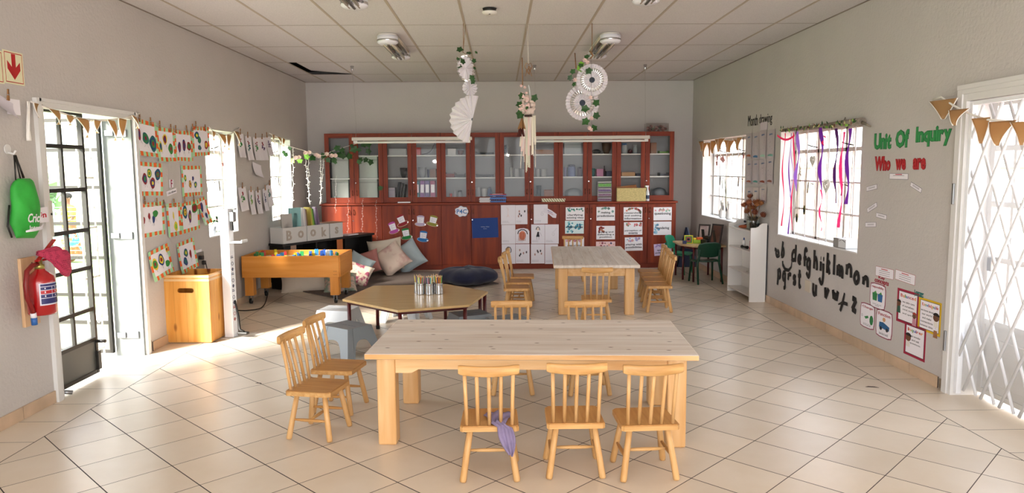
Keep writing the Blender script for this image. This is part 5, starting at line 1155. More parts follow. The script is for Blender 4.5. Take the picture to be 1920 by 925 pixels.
# stars hanging in windows
def star(P, r, m, label, grp=None, ax='L', string_to=None):
    t = empty('hanging_star', P); tag(t, label, 'star', grp); b = MB().m(m)
    b.x(frame((0, 0, 0), (0, 1, 0), (1, 0, 0))); b.prism([((r if k % 2 == 0 else r * .42) * math.sin(PI * k / 5), (r if k % 2 == 0 else r * .42) * math.cos(PI * k / 5)) for k in range(10)], -.002, .002); b.build('star', t)
    if string_to: MB().m(STRING).tube([(0, 0, r * .9), (0, 0, string_to - P.z)], .0012, 5).build('thread', t)
RST = mat('star_rust', '#a0524a', .6); RPK = mat('star_pink', '#d98f8f', .6)
for u, v, r, m, lab in ((418, 286, .018, RST, 'small rust star near the top of the first left window'), (418, 308, .035, RST, 'rust star in the middle of the first left window'), (384, 318, .05, RPK, 'large pink star behind the left edge of the first left window')):
    star(at(u, v, 0, LX - .09), r, m, lab, None, 'L', 1.96)
# exit signs at top left
def sign(box, label, parts):
    c, w, h = PL.rect(*box, off=.001); b = MB().m(mat('glow_yellow', '#e4e2bd', .5)).box(-w / 2, w / 2, -h / 2, h / 2, 0, .003, .001); b.m(mat('sign_red', '#b3161c', .5))
    for (x0, x1, y0, y1) in ((-.44, .44, .43, .455), (-.44, .44, -.455, -.43), (-.44, -.42, -.455, .455), (.42, .44, -.455, .455)): b.box(x0 * w, x1 * w, y0 * h, y1 * h, .003, .0036)
    if parts: b.prism([(x * w, y * h) for x, y in parts], .003, .0038)
    o = b.build('exit_sign'); o.matrix_world = PL.fr(c); tag(o, label, 'sign')
ARW = [(-.10, .42), (.10, .42), (.10, .02), (.32, .20), (.32, -.05), (0, -.36), (-.32, -.05), (-.32, .20), (-.10, .02)]
sign((6, 97, 43, 158), 'pale yellow sign with a red arrow pointing down, high on the left wall', ARW)
sign((-34, 92, 5, 154), 'pale yellow sign cut off by the left edge beside the arrow sign', None)
b = wsheet(PL, (11, 186, 36, 215)); o = b.build('paper_sheet'); o.matrix_world = PL.fr(b.c); tag(o, 'plain white card on the wall above the green bag, right of the pegged note', 'paper')
b = wsheet(PL, (-18, 182, 18, 215), m=mm('#d6d2dd'), bend=.06, off=.015); o = b.build('note_sheet'); o.matrix_world = PL.fr(b.c, R_(-20)); tag(o, 'tilted lilac-white note hanging from a peg above the green bag', 'note')
peg(PL.p(6, 178, .03), 'wooden clothes peg holding the tilted note above the green bag', 'L', R_(-5))
# white curtain tie at the door's corner
b = MB().m(TRIM).grid(lambda u, v: tuple(PL.p(43 + (u - .5) * 5 + 2.5 * v, 190 + v * 74, .03 + .008 * math.sin(u * 9 + v * 5))), 8, 14); tag(b.build('cloth_strip', solid=.003), 'narrow white cloth strip hanging at the top left corner of the left door', 'cloth')
# 'in' card
c, w, h = PL.rect(56, 389, 78, 418, off=.03); b = MB().m(PAPER).box(-w / 2, w / 2, -h / 2, h / 2, 0, .0015); o = b.build('paper_sign'); o.matrix_world = PL.fr(c + Vector((.012, 0, 0)), R_(1)); tag(o, 'white card lettered in red, half behind the green bag', 'sign')
MB().m(mm('#c21f3a')).text('in', .01, 0, w * .5, h * .35, .0016, .001, bold=.03).build('lettering', o)
# green drawstring bag
BP = PL.p(28, 400, .0); t = empty('drawstring_bag', BP); tag(t, 'bright green drawstring bag with white print hanging from a white hook', 'bag')
yc = BP.y; LB = lambda u, v, off: PL.p(u, v, off) - BP
prof = [(335, 14, 38), (340, 9, 42), (352, 4, 46), (372, 4, 49), (390, 7, 51), (405, 6, 52), (420, 4, 53), (432, 8, 52), (442, 10, 48), (447, 11, 46)]
def bagf(u, v):
    k = v * (len(prof) - 1); i = min(int(k), len(prof) - 2); f = k - i; a = [prof[i][j] * (1 - f) + prof[i + 1][j] * f for j in range(3)]
    ang = 2 * PI * u; cu = (a[1] + a[2]) / 2 + (a[2] - a[1]) / 2 * math.cos(ang); bulge = .055 * math.sin(PI * min(1, v * 1.02)) ** .6
    return tuple(LB(cu, a[0], .062 + bulge * math.sin(ang) * (1 + .12 * math.sin(v * 14 + u * 20))))
b = MB().m(mat('bag_green', '#2fa83a', .65, noise=.12, nscale=8, bump=.25, bscale=18)).grid(bagf, 32, 24); b.build('bag_body', t)
b = MB().m(BLACK)
for (u0, u1, v1) in ((14, 11, 338), (15, 20, 336), (17, 25, 334), (16, 27, 334)): b.tube([LB(u0, 291, .04), LB((u0 + u1) / 2, 312, .05), LB(u1, v1, .06)], .005, 6)
b.build('drawstring', t); MB().m(BLACK).tube([LB(8, 385, .03), LB(5, 425, .03), LB(10, 446, .04)], .006, 6).build('drawstring', t)
o = MB().m(PAPER).text('Crick', 0, 0, .24, .07, 0, .001, bold=.02, shear=.3).text('Intern', .0, -.075, .2, .035, 0, .001).build('bag_print', t)
o.matrix_local = Matrix.Translation(LB(27, 409, .132)) @ frame((0, 0, 0), Vector((0, 1, 0)).normalized(), (1, 0, 0)) @ Matrix.Rotation(R_(-2), 4, 'Z'); o.scale = (.62, .8, 1)
o = MB().m(PAPER).tube([(-.09, -.005, 0), (0, -.0, 0), (.06, .004, 0), (.09, .03, 0)], [.006, .012, .012, .004], 6, flat=.1, ref=(0, 0, 1)).build('bag_print', t); o.matrix_local = Matrix.Translation(LB(27, 431, .128)) @ frame((0, 0, 0), (0, 1, 0), (1, 0, 0))
t = empty('wall_hook', PL.p(13, 286, 0)); tag(t, 'white adhesive hook holding the green bag', 'hook'); b = MB().m(WHITE).tube([(0.001, 0, .02), (.008, 0, .02)], .03, 16); b.build('hook_base', t); MB().m(WHITE).tube([(.008, 0, .0), (.04, 0, -.01), (.055, 0, .012)], .007, 8).build('hook', t)
# extinguisher on its board
c, w, h = PL.rect(36, 482, 66, 612, off=0); y = c.y; z0 = c.z - h / 2; t = empty('backing_board', (LX, y, z0)); tag(t, 'narrow pale pine board fixed to the wall behind the fire extinguisher', 'board')
b = MB().m(wood('board_pine', '#c39a72', '#d8b48c', axis='z', scale=.6)).box(.0005, .022, -.075, .075, 0, h, .003); b.m(BLACK); 
for zz in (.06, h - .04): b.tube([(.022, .03, zz), (.025, .03, zz)], .005, 8)
b.build('board', t)
ER = mat('extinguisher_red', '#a80f14', .25, coat=.6)
EX = at(77, 540, 0, LX + .115); t = empty('fire_extinguisher', (LX + .115, EX.y, at(77, 590, 0, LX + .115).z)); tag(t, 'red fire extinguisher with a blue and red instruction label, hanging on the left wall', 'fire extinguisher')
ez = at(75, 513, 0, LX + .115).z - t.location.z; er = .083
b = MB().m(ER).lathe([(er * .9, 0), (er, .012), (er, ez - .05), (er * .9, ez - .02), (er * .62, ez + .002), (.03, ez + .02), (.024, ez + .045), (0, ez + .045)], 36); b.build('cylinder', t)
b = MB().m(mat('valve_brass', '#a7a15a', .35, .7)); b.lathe([(.028, ez + .03), (.028, ez + .055), (.018, ez + .06), (.018, ez + .09), (0, ez + .09)], 16); b.build('valve', t)
b = MB().m(ER); b.box(-.012, .012, -.03, .12, ez + .075, ez + .088, .004); b.x(Matrix.Translation((.02, -.02, ez + .095)) @ Matrix.Rotation(R_(32), 4, 'X')); b.box(-.013, .013, -.03, .19, 0, .012, .004); b.build('handle', t)
b = MB().m(mat('hose_red', '#7d1512', .45)); 
hz = [(0, -.02, ez + .06), (.0, -.07, ez + .06), (0, -.125, ez + .03), (0.0, -.145, ez - .05), (0, -.14, ez - .13), (0, -.105, ez - .2), (0, -.095, ez - .235)]
b.tube(hz, .015, 10); b.m(PAPER).tube([hz[-1], (0, -.092, ez - .265)], .017, 10); b.m(mat('nozzle_blue', '#2d62a8', .4)).tube([(0, -.092, ez - .265), (0, -.09, ez - .31)], .018, 10); b.build('hose', t)
b = MB()
def cyl_patch(m, a0, a1, z0, z1, rr): b.m(m).grid(lambda u, v: (rr * math.cos(a0 + (a1 - a0) * u), rr * math.sin(a0 + (a1 - a0) * u), z0 + (z1 - z0) * v), 8, 1)
LBL, LRD = mat('label_navy', '#252a66', .4), mat('label_red', '#b8222c', .4)
A0, A1 = R_(-66), R_(38); zl0, zl1 = .065, ez - .055
cyl_patch(mat('label_white', '#d8d8e6', .4), A0, A1, zl0, zl1, er + .0006)
H_ = zl1 - zl0
for r_, (y0, y1, n, mA) in enumerate(((.86, .96, 1, LBL), (.70, .83, 2, LBL), (.52, .67, 2, LRD), (.34, .49, 2, LBL), (.06, .31, 1, LBL))):
    for q in range(n):
        a0 = A0 + .1 + (A1 - A0 - .2) * q / n; a1 = A0 + .1 + (A1 - A0 - .2) * (q + 1) / n - .04
        cyl_patch(mA, a0, a1, zl0 + y0 * H_, zl0 + y1 * H_, er + .0012); 
        if n == 2: cyl_patch(PAPER, a0 + .25, a0 + .33, zl0 + (y0 + .04) * H_, zl0 + (y1 - .03) * H_, er + .0018)
b.build('instruction_label', t)
# pink spotted cloth on the handle
m = bpy.data.materials.new('spotted_pink'); m.use_nodes = True; tt = m.node_tree; vo = N(tt, 'TexVoronoi'); vo.inputs['Scale'].default_value = 85; vo.inputs['Randomness'].default_value = .15
rp = N(tt, 'ValToRGB'); rp.color_ramp.elements[0].position = .28; rp.color_ramp.elements[0].color = lin('#6a1530'); rp.color_ramp.elements[1].position = .34; rp.color_ramp.elements[1].color = lin('#c23a5c'); tt.links.new(N(tt, 'TexCoord').outputs['Object'], vo.inputs[0]); tt.links.new(vo.outputs['Distance'], rp.inputs[0]); tt.links.new(rp.outputs[0], tt.nodes['Principled BSDF'].inputs[0]); tt.nodes['Principled BSDF'].inputs['Roughness'].default_value = .9
CPX = t.location + Vector((.0, .03, ez + .075)); cl = [(-.09, .06, 0), (-.03, .05, .01), (.05, .035, .02), (.12, .0, .02), (.18, -.05, .01), (.23, -.10, 0)]
def clf(u, v):
    k = v * (len(cl) - 1); i = min(int(k), len(cl) - 2); f = k - i; p = [cl[i][j] * (1 - f) + cl[i + 1][j] * f for j in range(3)]
    wd = .014 + .050 * math.sin(PI * min(1, v ** 1.6 * .93)); a = 2 * PI * u; r2 = wd * (1 + .22 * math.sin(5 * a + v * 6))
    return (CPX.x + .03 + p[2] + r2 * .55 * math.sin(a), CPX.y + p[0] + r2 * .35 * math.cos(a), CPX.z + p[1] + .0 + r2 * math.cos(a))
b = MB().m(m).grid(clf, 36, 18); tag(b.build('spotted_cloth'), 'pink cloth with dark spots draped over the fire extinguisher handle', 'cloth')

# ------------------------------------------------------------------ wooden box with cut-out handle
bx0, by0 = -2.985, 6.50; t = empty('wooden_box', (-2.815, 6.73, 0), R_(-3)); tag(t, 'tall open orange pine box with an oval hand hole, beside the left door', 'box')
W2, D2, HB = .215, .215, .585; HB = at(402, 518, 1, 6.52).z
def panel(b, w, h, th, hole):
    n = 20; 
    if not hole: b.box(-w, w, 0, th, 0, h, .003); return
    hx, hz, hw, hh = 0, h * .77, .075, .022
    inner = [(hx + hw * math.copysign(1, math.cos(a)) * .0 + (hw - hh) * (1 if math.cos(a) > 0 else -1) + hh * math.cos(a), hz + hh * math.sin(a)) for a in [2 * PI * (q + .5) / n for q in range(n)]]
    outer = []
    for (x, z) in inner:
        dx_, dz_ = x - hx, z - hz; k = min(abs(w / dx_) if dx_ else 9e9, ((h - hz) if dz_ > 0 else hz) / abs(dz_)); outer.append((hx + dx_ * k, hz + dz_ * k))
    for cx_, cz_ in ((-w, 0), (w, 0), (w, h), (-w, h)):
        j = min(range(n), key=lambda q: (outer[q][0] - cx_) ** 2 + (outer[q][1] - cz_) ** 2); outer[j] = (cx_, cz_)
    vs = [(x, 0, z) for x, z in inner] + [(x, 0, z) for x, z in outer] + [(x, th, z) for x, z in inner] + [(x, th, z) for x, z in outer]
    fs = []
    for q in range(n):
        r2 = (q + 1) % n; fs += [(q, n + q, n + r2, r2)[::-1], (2 * n + q, 3 * n + q, 3 * n + r2, 2 * n + r2), (q, r2, 2 * n + r2, 2 * n + q), (n + q, n + r2, 3 * n + r2, 3 * n + q)[::-1]]
    b.add(vs, fs)
b = MB().m(BOXW).x(Matrix.Translation((0, -D2, .012))); panel(b, W2, HB, .018, True); b.build('front_panel', t)
b = MB().m(BOXW); b.x(Matrix.Translation((0, D2 - .018, .012))); panel(b, W2, HB, .018, False); b.build('back_panel', t)
for s in (-1, 1): b = MB().m(wood('box_wood_side', '#d28a36', '#e8aa58', knot='#7a3c14', axis='z', scale=.5, rough=.4, planks=.11, plank_axis='y', kscale=2.2, hue=0)); b.box(s * W2 - (.018 if s > 0 else 0), s * W2 + (0 if s > 0 else .018), -D2 + .019, D2 - .019, .012, HB + .012, .002); b.build('side_panel', t)
b = MB().m(BOXW).box(-W2 + .02, W2 - .02, -D2 + .02, D2 - .02, .012, .03); b.m(CH_X).box(-W2 + .02, W2 - .02, -D2 + .02, D2 - .02, 0, .012); b.build('base', t)
TP = mat('pale_tape', '#dcb684', .35); b = MB().m(TP)
for zt in (HB - .012, HB - .045): b.box(-W2 - .001, W2 + .001, -D2 - .001, -D2 - .0002, zt, zt + .02); b.box(W2 + .0002, W2 + .001, -D2, D2, zt, zt + .02)
b.build('tape_band', t)
for sx in (-1, 1): MB().m(BLACK).box(sx * .15 - .02, sx * .15 + .02, -D2 + .03, -D2 + .07, 0, .012).build('foot', t).location.z = 0

# ------------------------------------------------------------------ white pedal sanitiser stand
Pz = at(431, 634, 2, 0); t = empty('sanitiser_stand', (Pz.x, Pz.y + .04, 0), R_(-12)); tag(t, 'tall white foot-pedal hand sanitiser stand with printed symbols down its side', 'sanitiser stand')
hp = at(420, 392, 1, Pz.y).z
b = MB().m(mat('powder_white', '#e6e6ea', .35)).box(-.045, .045, -.035, .045, .004, hp, .004); b.build('post', t)
b = MB().m(mat('floor_plate', '#c9c1b6', .4)).box(-.05, .23, -.09, .2, 0, .004, .001); b.build('base_plate', t)
b = MB().m(WHITE).box(.03, .19, -.06, .04, hp * .74, hp * .74 + .012, .003); b.box(.18, .19, -.06, .04, hp * .74, hp * .74 + .03, .003); b.build('drip_tray', t)
b = MB().m(STEEL); b.box(.045, .09, -.02, .03, hp - .12, hp - .03, .006); b.tube([(.07, -.0, hp - .03), (.07, 0, hp + .0), (.11, 0, hp + .0)], .008, 8); b.m(BLACK).box(.05, .07, -.012, .012, hp - .2, hp - .12, .003); b.build('dispenser', t)
b = MB().m(BLACK).tube([(.055, .0, .35), (.08, .0, .2), (.10, -.02, .08), (.15, -.03, .06)], [.008, .012, .014, .012], 8); b.box(.09, .19, -.05, .0, .035, .06, .008); b.build('pedal', t)
SY = mm('#4c4f66'); SRD = mm('#b0584f')
for k in range(12):
    z = hp * .62 - k * .052; o = MB().m(SRD if k > 8 else SY); q = k % 3
    if q == 0: o.box(.0454, .0458, -.022, .018, z, z + .008); o.box(.0454, .0458, -.022, .012, z + .014, z + .02)
    elif q == 1: o.x(Matrix.Translation((.0455, 0, z)) @ Matrix.Rotation(PI / 2, 4, 'Y')); o.tube([(.016 * math.cos(a), .016 * math.sin(a), 0) for a in [j * .52 for j in range(13)]], .0025, 4)
    else: o.box(.0454, .0458, -.01, .01, z - .015, z + .015); o.box(.0454, .0458, -.02, .02, z - .002, z + .004)
    o.build('printed_symbol', t)

# ------------------------------------------------------------------ block table on castors
t = empty('block_table', (-2.42, 8.73, 0), R_(-1)); tag(t, 'orange wooden tray table on castors filled with plastic building blocks', 'table')
TL, TD, TZ1, TZ0 = .56, .33, .565, .315
b = MB().m(TRAYW)
for s in (-1, 1): b.box(-TL, TL, s * TD - .011, s * TD + .011, TZ0, TZ1, .003)
b.m(wood('tray_wood_y', '#cf832f', '#e0994a', axis='y', scale=.5, rough=.4, hue=.02))
for s in (-1, 1): b.box(s * TL - .011, s * TL + .011, -TD + .012, TD - .012, TZ0, TZ1, .003)
b.m(BLACK)
for x in (TL - .03, TL - .045, TL - .06): 
    for z in (TZ0 + .03, TZ0 + .07): b.box(x - .003, x + .003, -TD - .0118, -TD - .011, z - .003, z + .003)
b.build('tray_frame', t)
MB().m(mat('tray_base', '#e2c58e', .5)).box(-TL + .012, TL - .012, -TD + .012, TD - .012, TZ1 - .075, TZ1 - .06).build('tray_base', t)
for sx in (-1, 1):
    for sy in (-1, 1):
        x, y = sx * (TL - .065), sy * (TD - .065)
        lg = MB().m(wood('tray_leg', '#cf832f', '#e0994a', axis='z', scale=.5, rough=.4, hue=.02)).box(x - .05, x + .05, y - .05, y + .05, .10, TZ0 + .03, .004).build('leg', t)
        b = MB().m(STEEL).box(x - .03, x + .03, y - .03, y + .03, .095, .10); b.box(x - .02, x - .015, y - .02, y + .02, .035, .095); b.box(x + .015, x + .02, y - .02, y + .02, .035, .095); b.build('castor_fork', lg)
        MB().m(BLACK).tube([(x - .013, y, .032), (x + .013, y, .032)], .032, 18).build('castor_wheel', lg)
TM = Matrix.Translation((-2.42, 8.73, 0)) @ Matrix.Rotation(R_(-1), 4, 'Z')
cols = {'yellow': '#d9c41f', 'blue': '#2a62c4', 'light blue': '#3f9ae0', 'green': '#2f9e5e', 'red': '#b8262a', 'white': '#d6dbe0', 'dark green': '#2f6b3a'}
zone = ['the left end', 'the middle', 'the right side']
zb = TZ1 - .0595; occ = []
blk = [(-.50, 'green'), (-.44, 'dark green'), (-.40, 'yellow'), (-.36, 'yellow'), (-.47, 'red'), (-.33, 'dark green'), (-.30, 'white'), (-.27, 'light blue'), (-.24, 'red'), (-.20, 'yellow'), (-.16, 'blue'), (-.13, 'yellow'), (-.10, 'yellow'), (-.06, 'green'), (-.02, 'green'), (.03, 'light blue'), (.07, 'green'), (.11, 'blue'), (.15, 'light blue'), (.17, 'yellow'), (.20, 'yellow'), (.23, 'blue'), (.27, 'blue'), (.31, 'white'), (.34, 'blue'), (.38, 'blue'), (.42, 'green'), (-.42, 'green'), (-.28, 'yellow'), (.05, 'light blue'), (.25, 'blue'), (.35, 'light blue'), (-.18, 'red'), (-.08, 'blue'), (-.46, 'yellow')]
for k, (x, cn) in enumerate(blk):
    for tr in range(60):
        y = rnd.uniform(-TD + .07, TD - .07); xx = x + rnd.uniform(-.02, .02); w = rnd.choice((.024, .032)); 
        if all((xx - a) ** 2 + (y - c) ** 2 > (w + e + .006) ** 2 for a, c, e in occ): break
    occ.append((xx, y, w)); hh = rnd.choice((.035, .055, .07)); b = MB().m(mat('block_' + cn.replace(' ', '_'), cols[cn], .3)).box(-w * .7, w * .7, -w * .6, w * .6, 0, hh, .003)
    for a in (-1, 1): b.lathe([(.006, hh), (.006, hh + .006), (0, hh + .006)], 8, c=(a * w * .4, 0, 0))
    o = b.build('building_block'); o.matrix_world = TM @ Matrix.Translation((xx, y, zb)) @ Matrix.Rotation(rnd.uniform(0, 3), 4, 'Z'); zn = zone[0 if xx < -.2 else (1 if xx < .15 else 2)]
    tag(o, '%s plastic building block in %s of the tray table' % (cn, zn), 'block', '%s blocks in %s of the tray' % (cn, zn))
# power cable
pts = [at(505, 520, 1, 9.2), at(496, 540, 2, .01), at(500, 560, 2, .01), at(490, 577, 2, .01), at(465, 582, 2, .01), at(446, 582, 2, .01)]
cpts = [Vector((-2.97, 9.15, .33)), Vector((-2.93, 9.1, .1))] + [Vector((p.x, p.y, .008)) for p in pts[2:]]
def smooth(P, n=6):
    out = []
    for i in range(len(P) - 1):
        p0, p1, p2, p3 = P[max(i - 1, 0)], P[i], P[i + 1], P[min(i + 2, len(P) - 1)]
        for k in range(n): tt = k / n; out.append(.5 * ((2 * p1) + (p2 - p0) * tt + (2 * p0 - 5 * p1 + 4 * p2 - p3) * tt * tt + (3 * p1 - p0 - 3 * p2 + p3) * tt ** 3))
    out.append(P[-1]); return out
tag(MB().m(BLACK).tube(smooth(cpts), .006, 6).build('power_cable'), 'thin black cable curling on the floor under the tray table', 'cable')

# ------------------------------------------------------------------ low black bookcase set across the corner
A = Vector((-2.80, 9.42, 0)); B = Vector((-1.93, 10.98, 0)); dr = (B - A).normalized(); ang = math.atan2(dr.y, dr.x); Lb = (B - A).length; BZ = .60
t = empty('bookcase', (A.x, A.y, 0), ang); tag(t, 'low black open bookcase set diagonally across the back left corner', 'bookcase')
BK = mat('black_laminate', '#17130f', .5)
b = MB().m(BK).box(-.03, Lb + .03, -.02, .27, BZ - .03, BZ, .003); b.build('top', t)
for x in (0, Lb * .33, Lb * .66, Lb - .02): MB().m(BK).box(x, x + .02, 0, .25, 0, BZ - .03).build('upright_panel', t)
MB().m(BK).box(0, Lb, .0, .25, .03, .05).build('shelf', t)
MB().m(BK).box(.001, Lb - .001, .24, .25, .05, BZ - .03).build('back_panel', t)
BM = Matrix.Translation(A) @ Matrix.Rotation(ang, 4, 'Z')
CRT = mat('white_crate', '#d9d6d2', .6); LTR = mat('letter_twine', '#b9ada0', .9, bump=.5, bscale=200)
xs = [0.03, .37, .73, 1.07]; 
for k, (x0, w, txt, lab) in enumerate(((.0, .42, 'Bo', 'white box lettered B o, nearest of the three boxes on the black bookcase'), (.44, .42, 'ok', 'white box lettered o k, middle of the three boxes on the black bookcase'), (.88, .26, 's', 'white box lettered s, farthest of the three boxes on the black bookcase'))):
    t = empty('letter_box'); t.matrix_world = BM @ Matrix.Translation((x0, .0, BZ)); tag(t, lab, 'box', 'white lettered boxes'); h2 = .205
    b = MB().m(CRT); b.box(0, w, 0, .012, 0, h2, .002); b.box(0, w, .218, .23, 0, h2, .002); b.box(0, .012, .012, .218, 0, h2, .002); b.box(w - .012, w, .012, .218, 0, h2, .002); b.box(.012, w - .012, .012, .218, 0, .012); b.build('box_body', t)
    for j, chh in enumerate(txt):
        cx = w * (j + .5) / len(txt); o = MB().m(LTR).text(chh, 0, 0, None, .13 if chh in 'Bk' else .10, 0, .006, bold=.03).build('letter', t); o.matrix_local = Matrix.Translation((cx, -.001, h2 * .5)) @ Matrix.Rotation(PI / 2, 4, 'X')
# books in the boxes
def book(M, w, d, h, col, label, grp='picture books in the white boxes', front=None):
    t = empty('book'); t.matrix_world = M; tag(t, label, 'book', grp)
    m = mat('cover_' + col[1:], col, .45); b = MB().m(m); b.box(0, w, 0, .003, 0, h); b.box(0, w, d - .003, d, 0, h); b.box(0, .003, 0, d, 0, h)
    if front: 
        for q in range(front[1]): rr = random.Random(q); b.m(mm(front[0][q % len(front[0])])).prism([(0, 0), (.001, 0)], 0, 0) if False else b.box(.02 + rr.uniform(0, w - .07), .02 + rr.uniform(0, w - .07) + .03, -.0006, 0, .02 + rr.uniform(0, h - .07), .05 + rr.uniform(0, h - .1) + .03)
    b.build('cover', t); MB().m(PAPER2).box(.003, w - .003, .003, d - .003, .003, h - .003).build('pages', t)
z0 = BZ + .0125
# faces turned to the viewer: thickness runs along the case
RB = Matrix.Rotation(0, 4, 'Z')
book(BM @ Matrix.Translation((.03, .03, z0)) @ Matrix.Rotation(R_(-4), 4, 'X') @ Matrix.Identity(4), .19, .012, .37, '#b9b3ad', 'grey-white picture book with a dark sketch on its cover, nearest on the bookcase', front=(['#8a8791', '#9a97a0'], 6))
book(BM @ Matrix.Translation((.19, .07, z0)), .21, .014, .44, '#8fc4c4', 'large turquoise picture book with red and yellow cover art', front=(['#e0605a', '#e9d27a', '#7fb58a', '#f0c9c0'], 14))
cc = ['#2f6b5c', '#1f4f48', '#27594a']
for k, c in enumerate(cc): book(BM @ Matrix.Translation((.265 + k * .02, .10 + k * .028, z0)), .11, .02, .43 - k * .004, c, ['bottle-green book right behind the turquoise one', 'dark green book in the middle of three green ones', 'deep green book, last of the three green ones'][k])
for k, (c, nm) in enumerate((('#e9e1dd', 'white book with red specks'), ('#c9c3c6', 'pale grey book'), ('#8a6a4a', 'brown-spined book'), ('#c8b24a', 'mustard-spined book'), ('#8fc23a', 'lime green book'), ('#3f6b34', 'dark green slim book'), ('#7a5a78', 'mauve book leaning at the right end'))):
    x = .465 + k * .052; book(BM @ Matrix.Translation((x, .05 + (k % 3) * .02, z0)) @ Matrix.Rotation(R_(78 if k < 6 else 60), 4, 'Z') @ Matrix.Rotation(R_(3 + k), 4, 'X').inverted(), .15, .022, .435 - (k % 3) * .012, c, '%s in the middle white box' % nm)
b = MB().m(mat('cardboard_flap', '#8a6244', .9)).box(.86, 1.2, -.01, .235, .2065, .212, .001); o = b.build('cardboard_lid'); o.matrix_world = BM @ Matrix.Translation((0, 0, BZ)); tag(o, 'brown cardboard sheet lying on the box lettered s', 'cardboard')
b = MB().m(PAPER); b.box(1.28, 1.50, .02, .2, 0, .012, .002); b.m(mm('#d9a89c')).box(1.27, 1.45, .03, .18, .0125, .018, .001); o = b.build('paper_pile'); o.matrix_world = BM @ Matrix.Translation((0, 0, BZ)); tag(o, 'white and pink papers on the right end of the black bookcase', 'papers')
o = MB().m(mm('#c9743f')).box(0, .12, -.024, -.021, .0, .16).build('orange_card'); o.matrix_world = BM @ Matrix.Translation((.98, 0, BZ - .19)); tag(o, 'orange card on the front of the black bookcase', 'card')
o = MB().m(mm('#a58a78')).box(0, .10, -.024, -.021, .0, .14).build('paper_card'); o.matrix_world = BM @ Matrix.Translation((.1, 0, BZ - .17)); tag(o, 'beige card on the front of the black bookcase near its left end', 'card')

# ------------------------------------------------------------------ rug, pillows, navy floor cushion
RUG = mat('rug_grey', '#6f6158', .95, noise=.12, nscale=120, bump=.5, bscale=400)
rp = [at(935, 531, 2, 0), at(815, 513, 2, 0), at(690, 508, 2, 0), at(620, 522, 2, 0), at(600, 545, 2, 0), at(650, 556, 2, 0), at(800, 552, 2, 0)]
rp = [Vector((-.03, 9.75, 0)), Vector((-.75, 10.95, 0)), Vector((-1.9, 11.0, 0)), Vector((-2.72, 9.45, 0)), Vector((-1.80, 8.55, 0)), Vector((-.8, 8.9, 0))]
b = MB().m(RUG).prism([p.xy[:] for p in rp], 0.0005, .012); tag(b.build('rug'), 'dark grey-brown rug lying in front of the pillows', 'rug')
def pillow(name, loc, rot, w, h, th, m, label, grp='scatter pillows in the reading corner'):
    def f(u, v, s):
        x, y = (u - .5) * 2, (v - .5) * 2; e = (1 - x ** 4) * (1 - y ** 4); pinch = 1 - .10 * (1 - max(abs(x), abs(y))) ; k = .94 + .06 * (x * x * y * y)
        px = x * w / 2 * (1 - .07 * (1 - y * y) * abs(x) ** 3 * -1) * (1 - .06 * (1 - x * x)); 
        sx = x * (1 - .08 * (1 - abs(y) ** 2) * (abs(x) ** 2)); sy = y * (1 - .08 * (1 - abs(x) ** 2) * (abs(y) ** 2))
        return (sx * w / 2, sy * h / 2, s * (.004 + th / 2 * max(0, e) ** .55) + .006 * math.sin(7 * x + 3 * y) * e)
    b = MB().m(m).grid(lambda u, v: f(u, v, 1), 20, 20).grid(lambda u, v: f(1 - u, v, -1), 20, 20); o = b.build(name)
    o.matrix_world = Matrix.Translation(loc) @ rot; tag(o, label, 'pillow', grp); return o
def E3(rx, ry, rz): return Matrix.Rotation(R_(rz), 4, 'Z') @ Matrix.Rotation(R_(rx), 4, 'X') @ Matrix.Rotation(R_(ry), 4, 'Z')
CRM = mat('pillow_cream', '#d9cbb8', .9, bump=.3, bscale=14); BLU = mat('pillow_blue', '#a9b6ba', .9, bump=.3, bscale=14); PNK = mat('pillow_pink', '#b97a72', .9, bump=.3, bscale=14)
FLR = mat('pillow_floral', '#d8c3b2', .9, col2='#b98a84', nscale=7, nlo=.52, nhi=.72, bump=.3, bscale=14); FL2 = mat('pillow_bright_floral', '#dcc9b4', .9, col2='#a8526a', nscale=14, nlo=.52, nhi=.6, bump=.3, bscale=14); FL3 = mat('pillow_green_floral', '#8fa08c', .9, col2='#d7b8a8', nscale=12, nlo=.48, nhi=.58)
def PP_(u, v, Y): return at(u, v, 1, Y)
pillow('pillow', PP_(717, 478, 10.95) + Vector((.05, -.02, 0)), E3(70, 8, 0), .52, .5, .2, CRM, 'large cream pillow leaning on the cabinet beside the bookcase, catching the light')
pillow('pillow', PP_(765, 482, 11.02), E3(72, 32, 6), .44, .44, .16, BLU, 'pale blue-grey pillow at the right end of the pillow pile')
pillow('pillow', PP_(735, 486, 10.72), E3(62, 38, 0), .44, .44, .18, FLR, 'cream pillow with pink floral print, standing on its corner in the middle of the pile')
pillow('pillow', PP_(689, 493, 10.55), E3(60, 20, -8), .36, .36, .14, PNK, 'dusty pink pillow between the blue panel pillow and the floral one')
pillow('pillow', PP_(672, 500, 10.15), E3(66, -30, 10), .36, .36, .12, BLU, 'pale blue pillow tilted against the end of the bookcase')
pillow('pillow', PP_(668, 514, 9.75), E3(50, -24, 14), .40, .34, .13, FL2, 'bright pink and white floral pillow on the rug behind the tray table')
pillow('pillow', Vector((-2.52, 9.35, .13)), E3(62, 2, 16), .62, .32, .14, CRM, 'long cream pillow lying low under the tray table')
pillow('pillow', Vector((-2.06, 9.3, .10)), E3(34, 6, 4), .42, .34, .13, FL3, 'green and pink patterned pillow under the tray table')
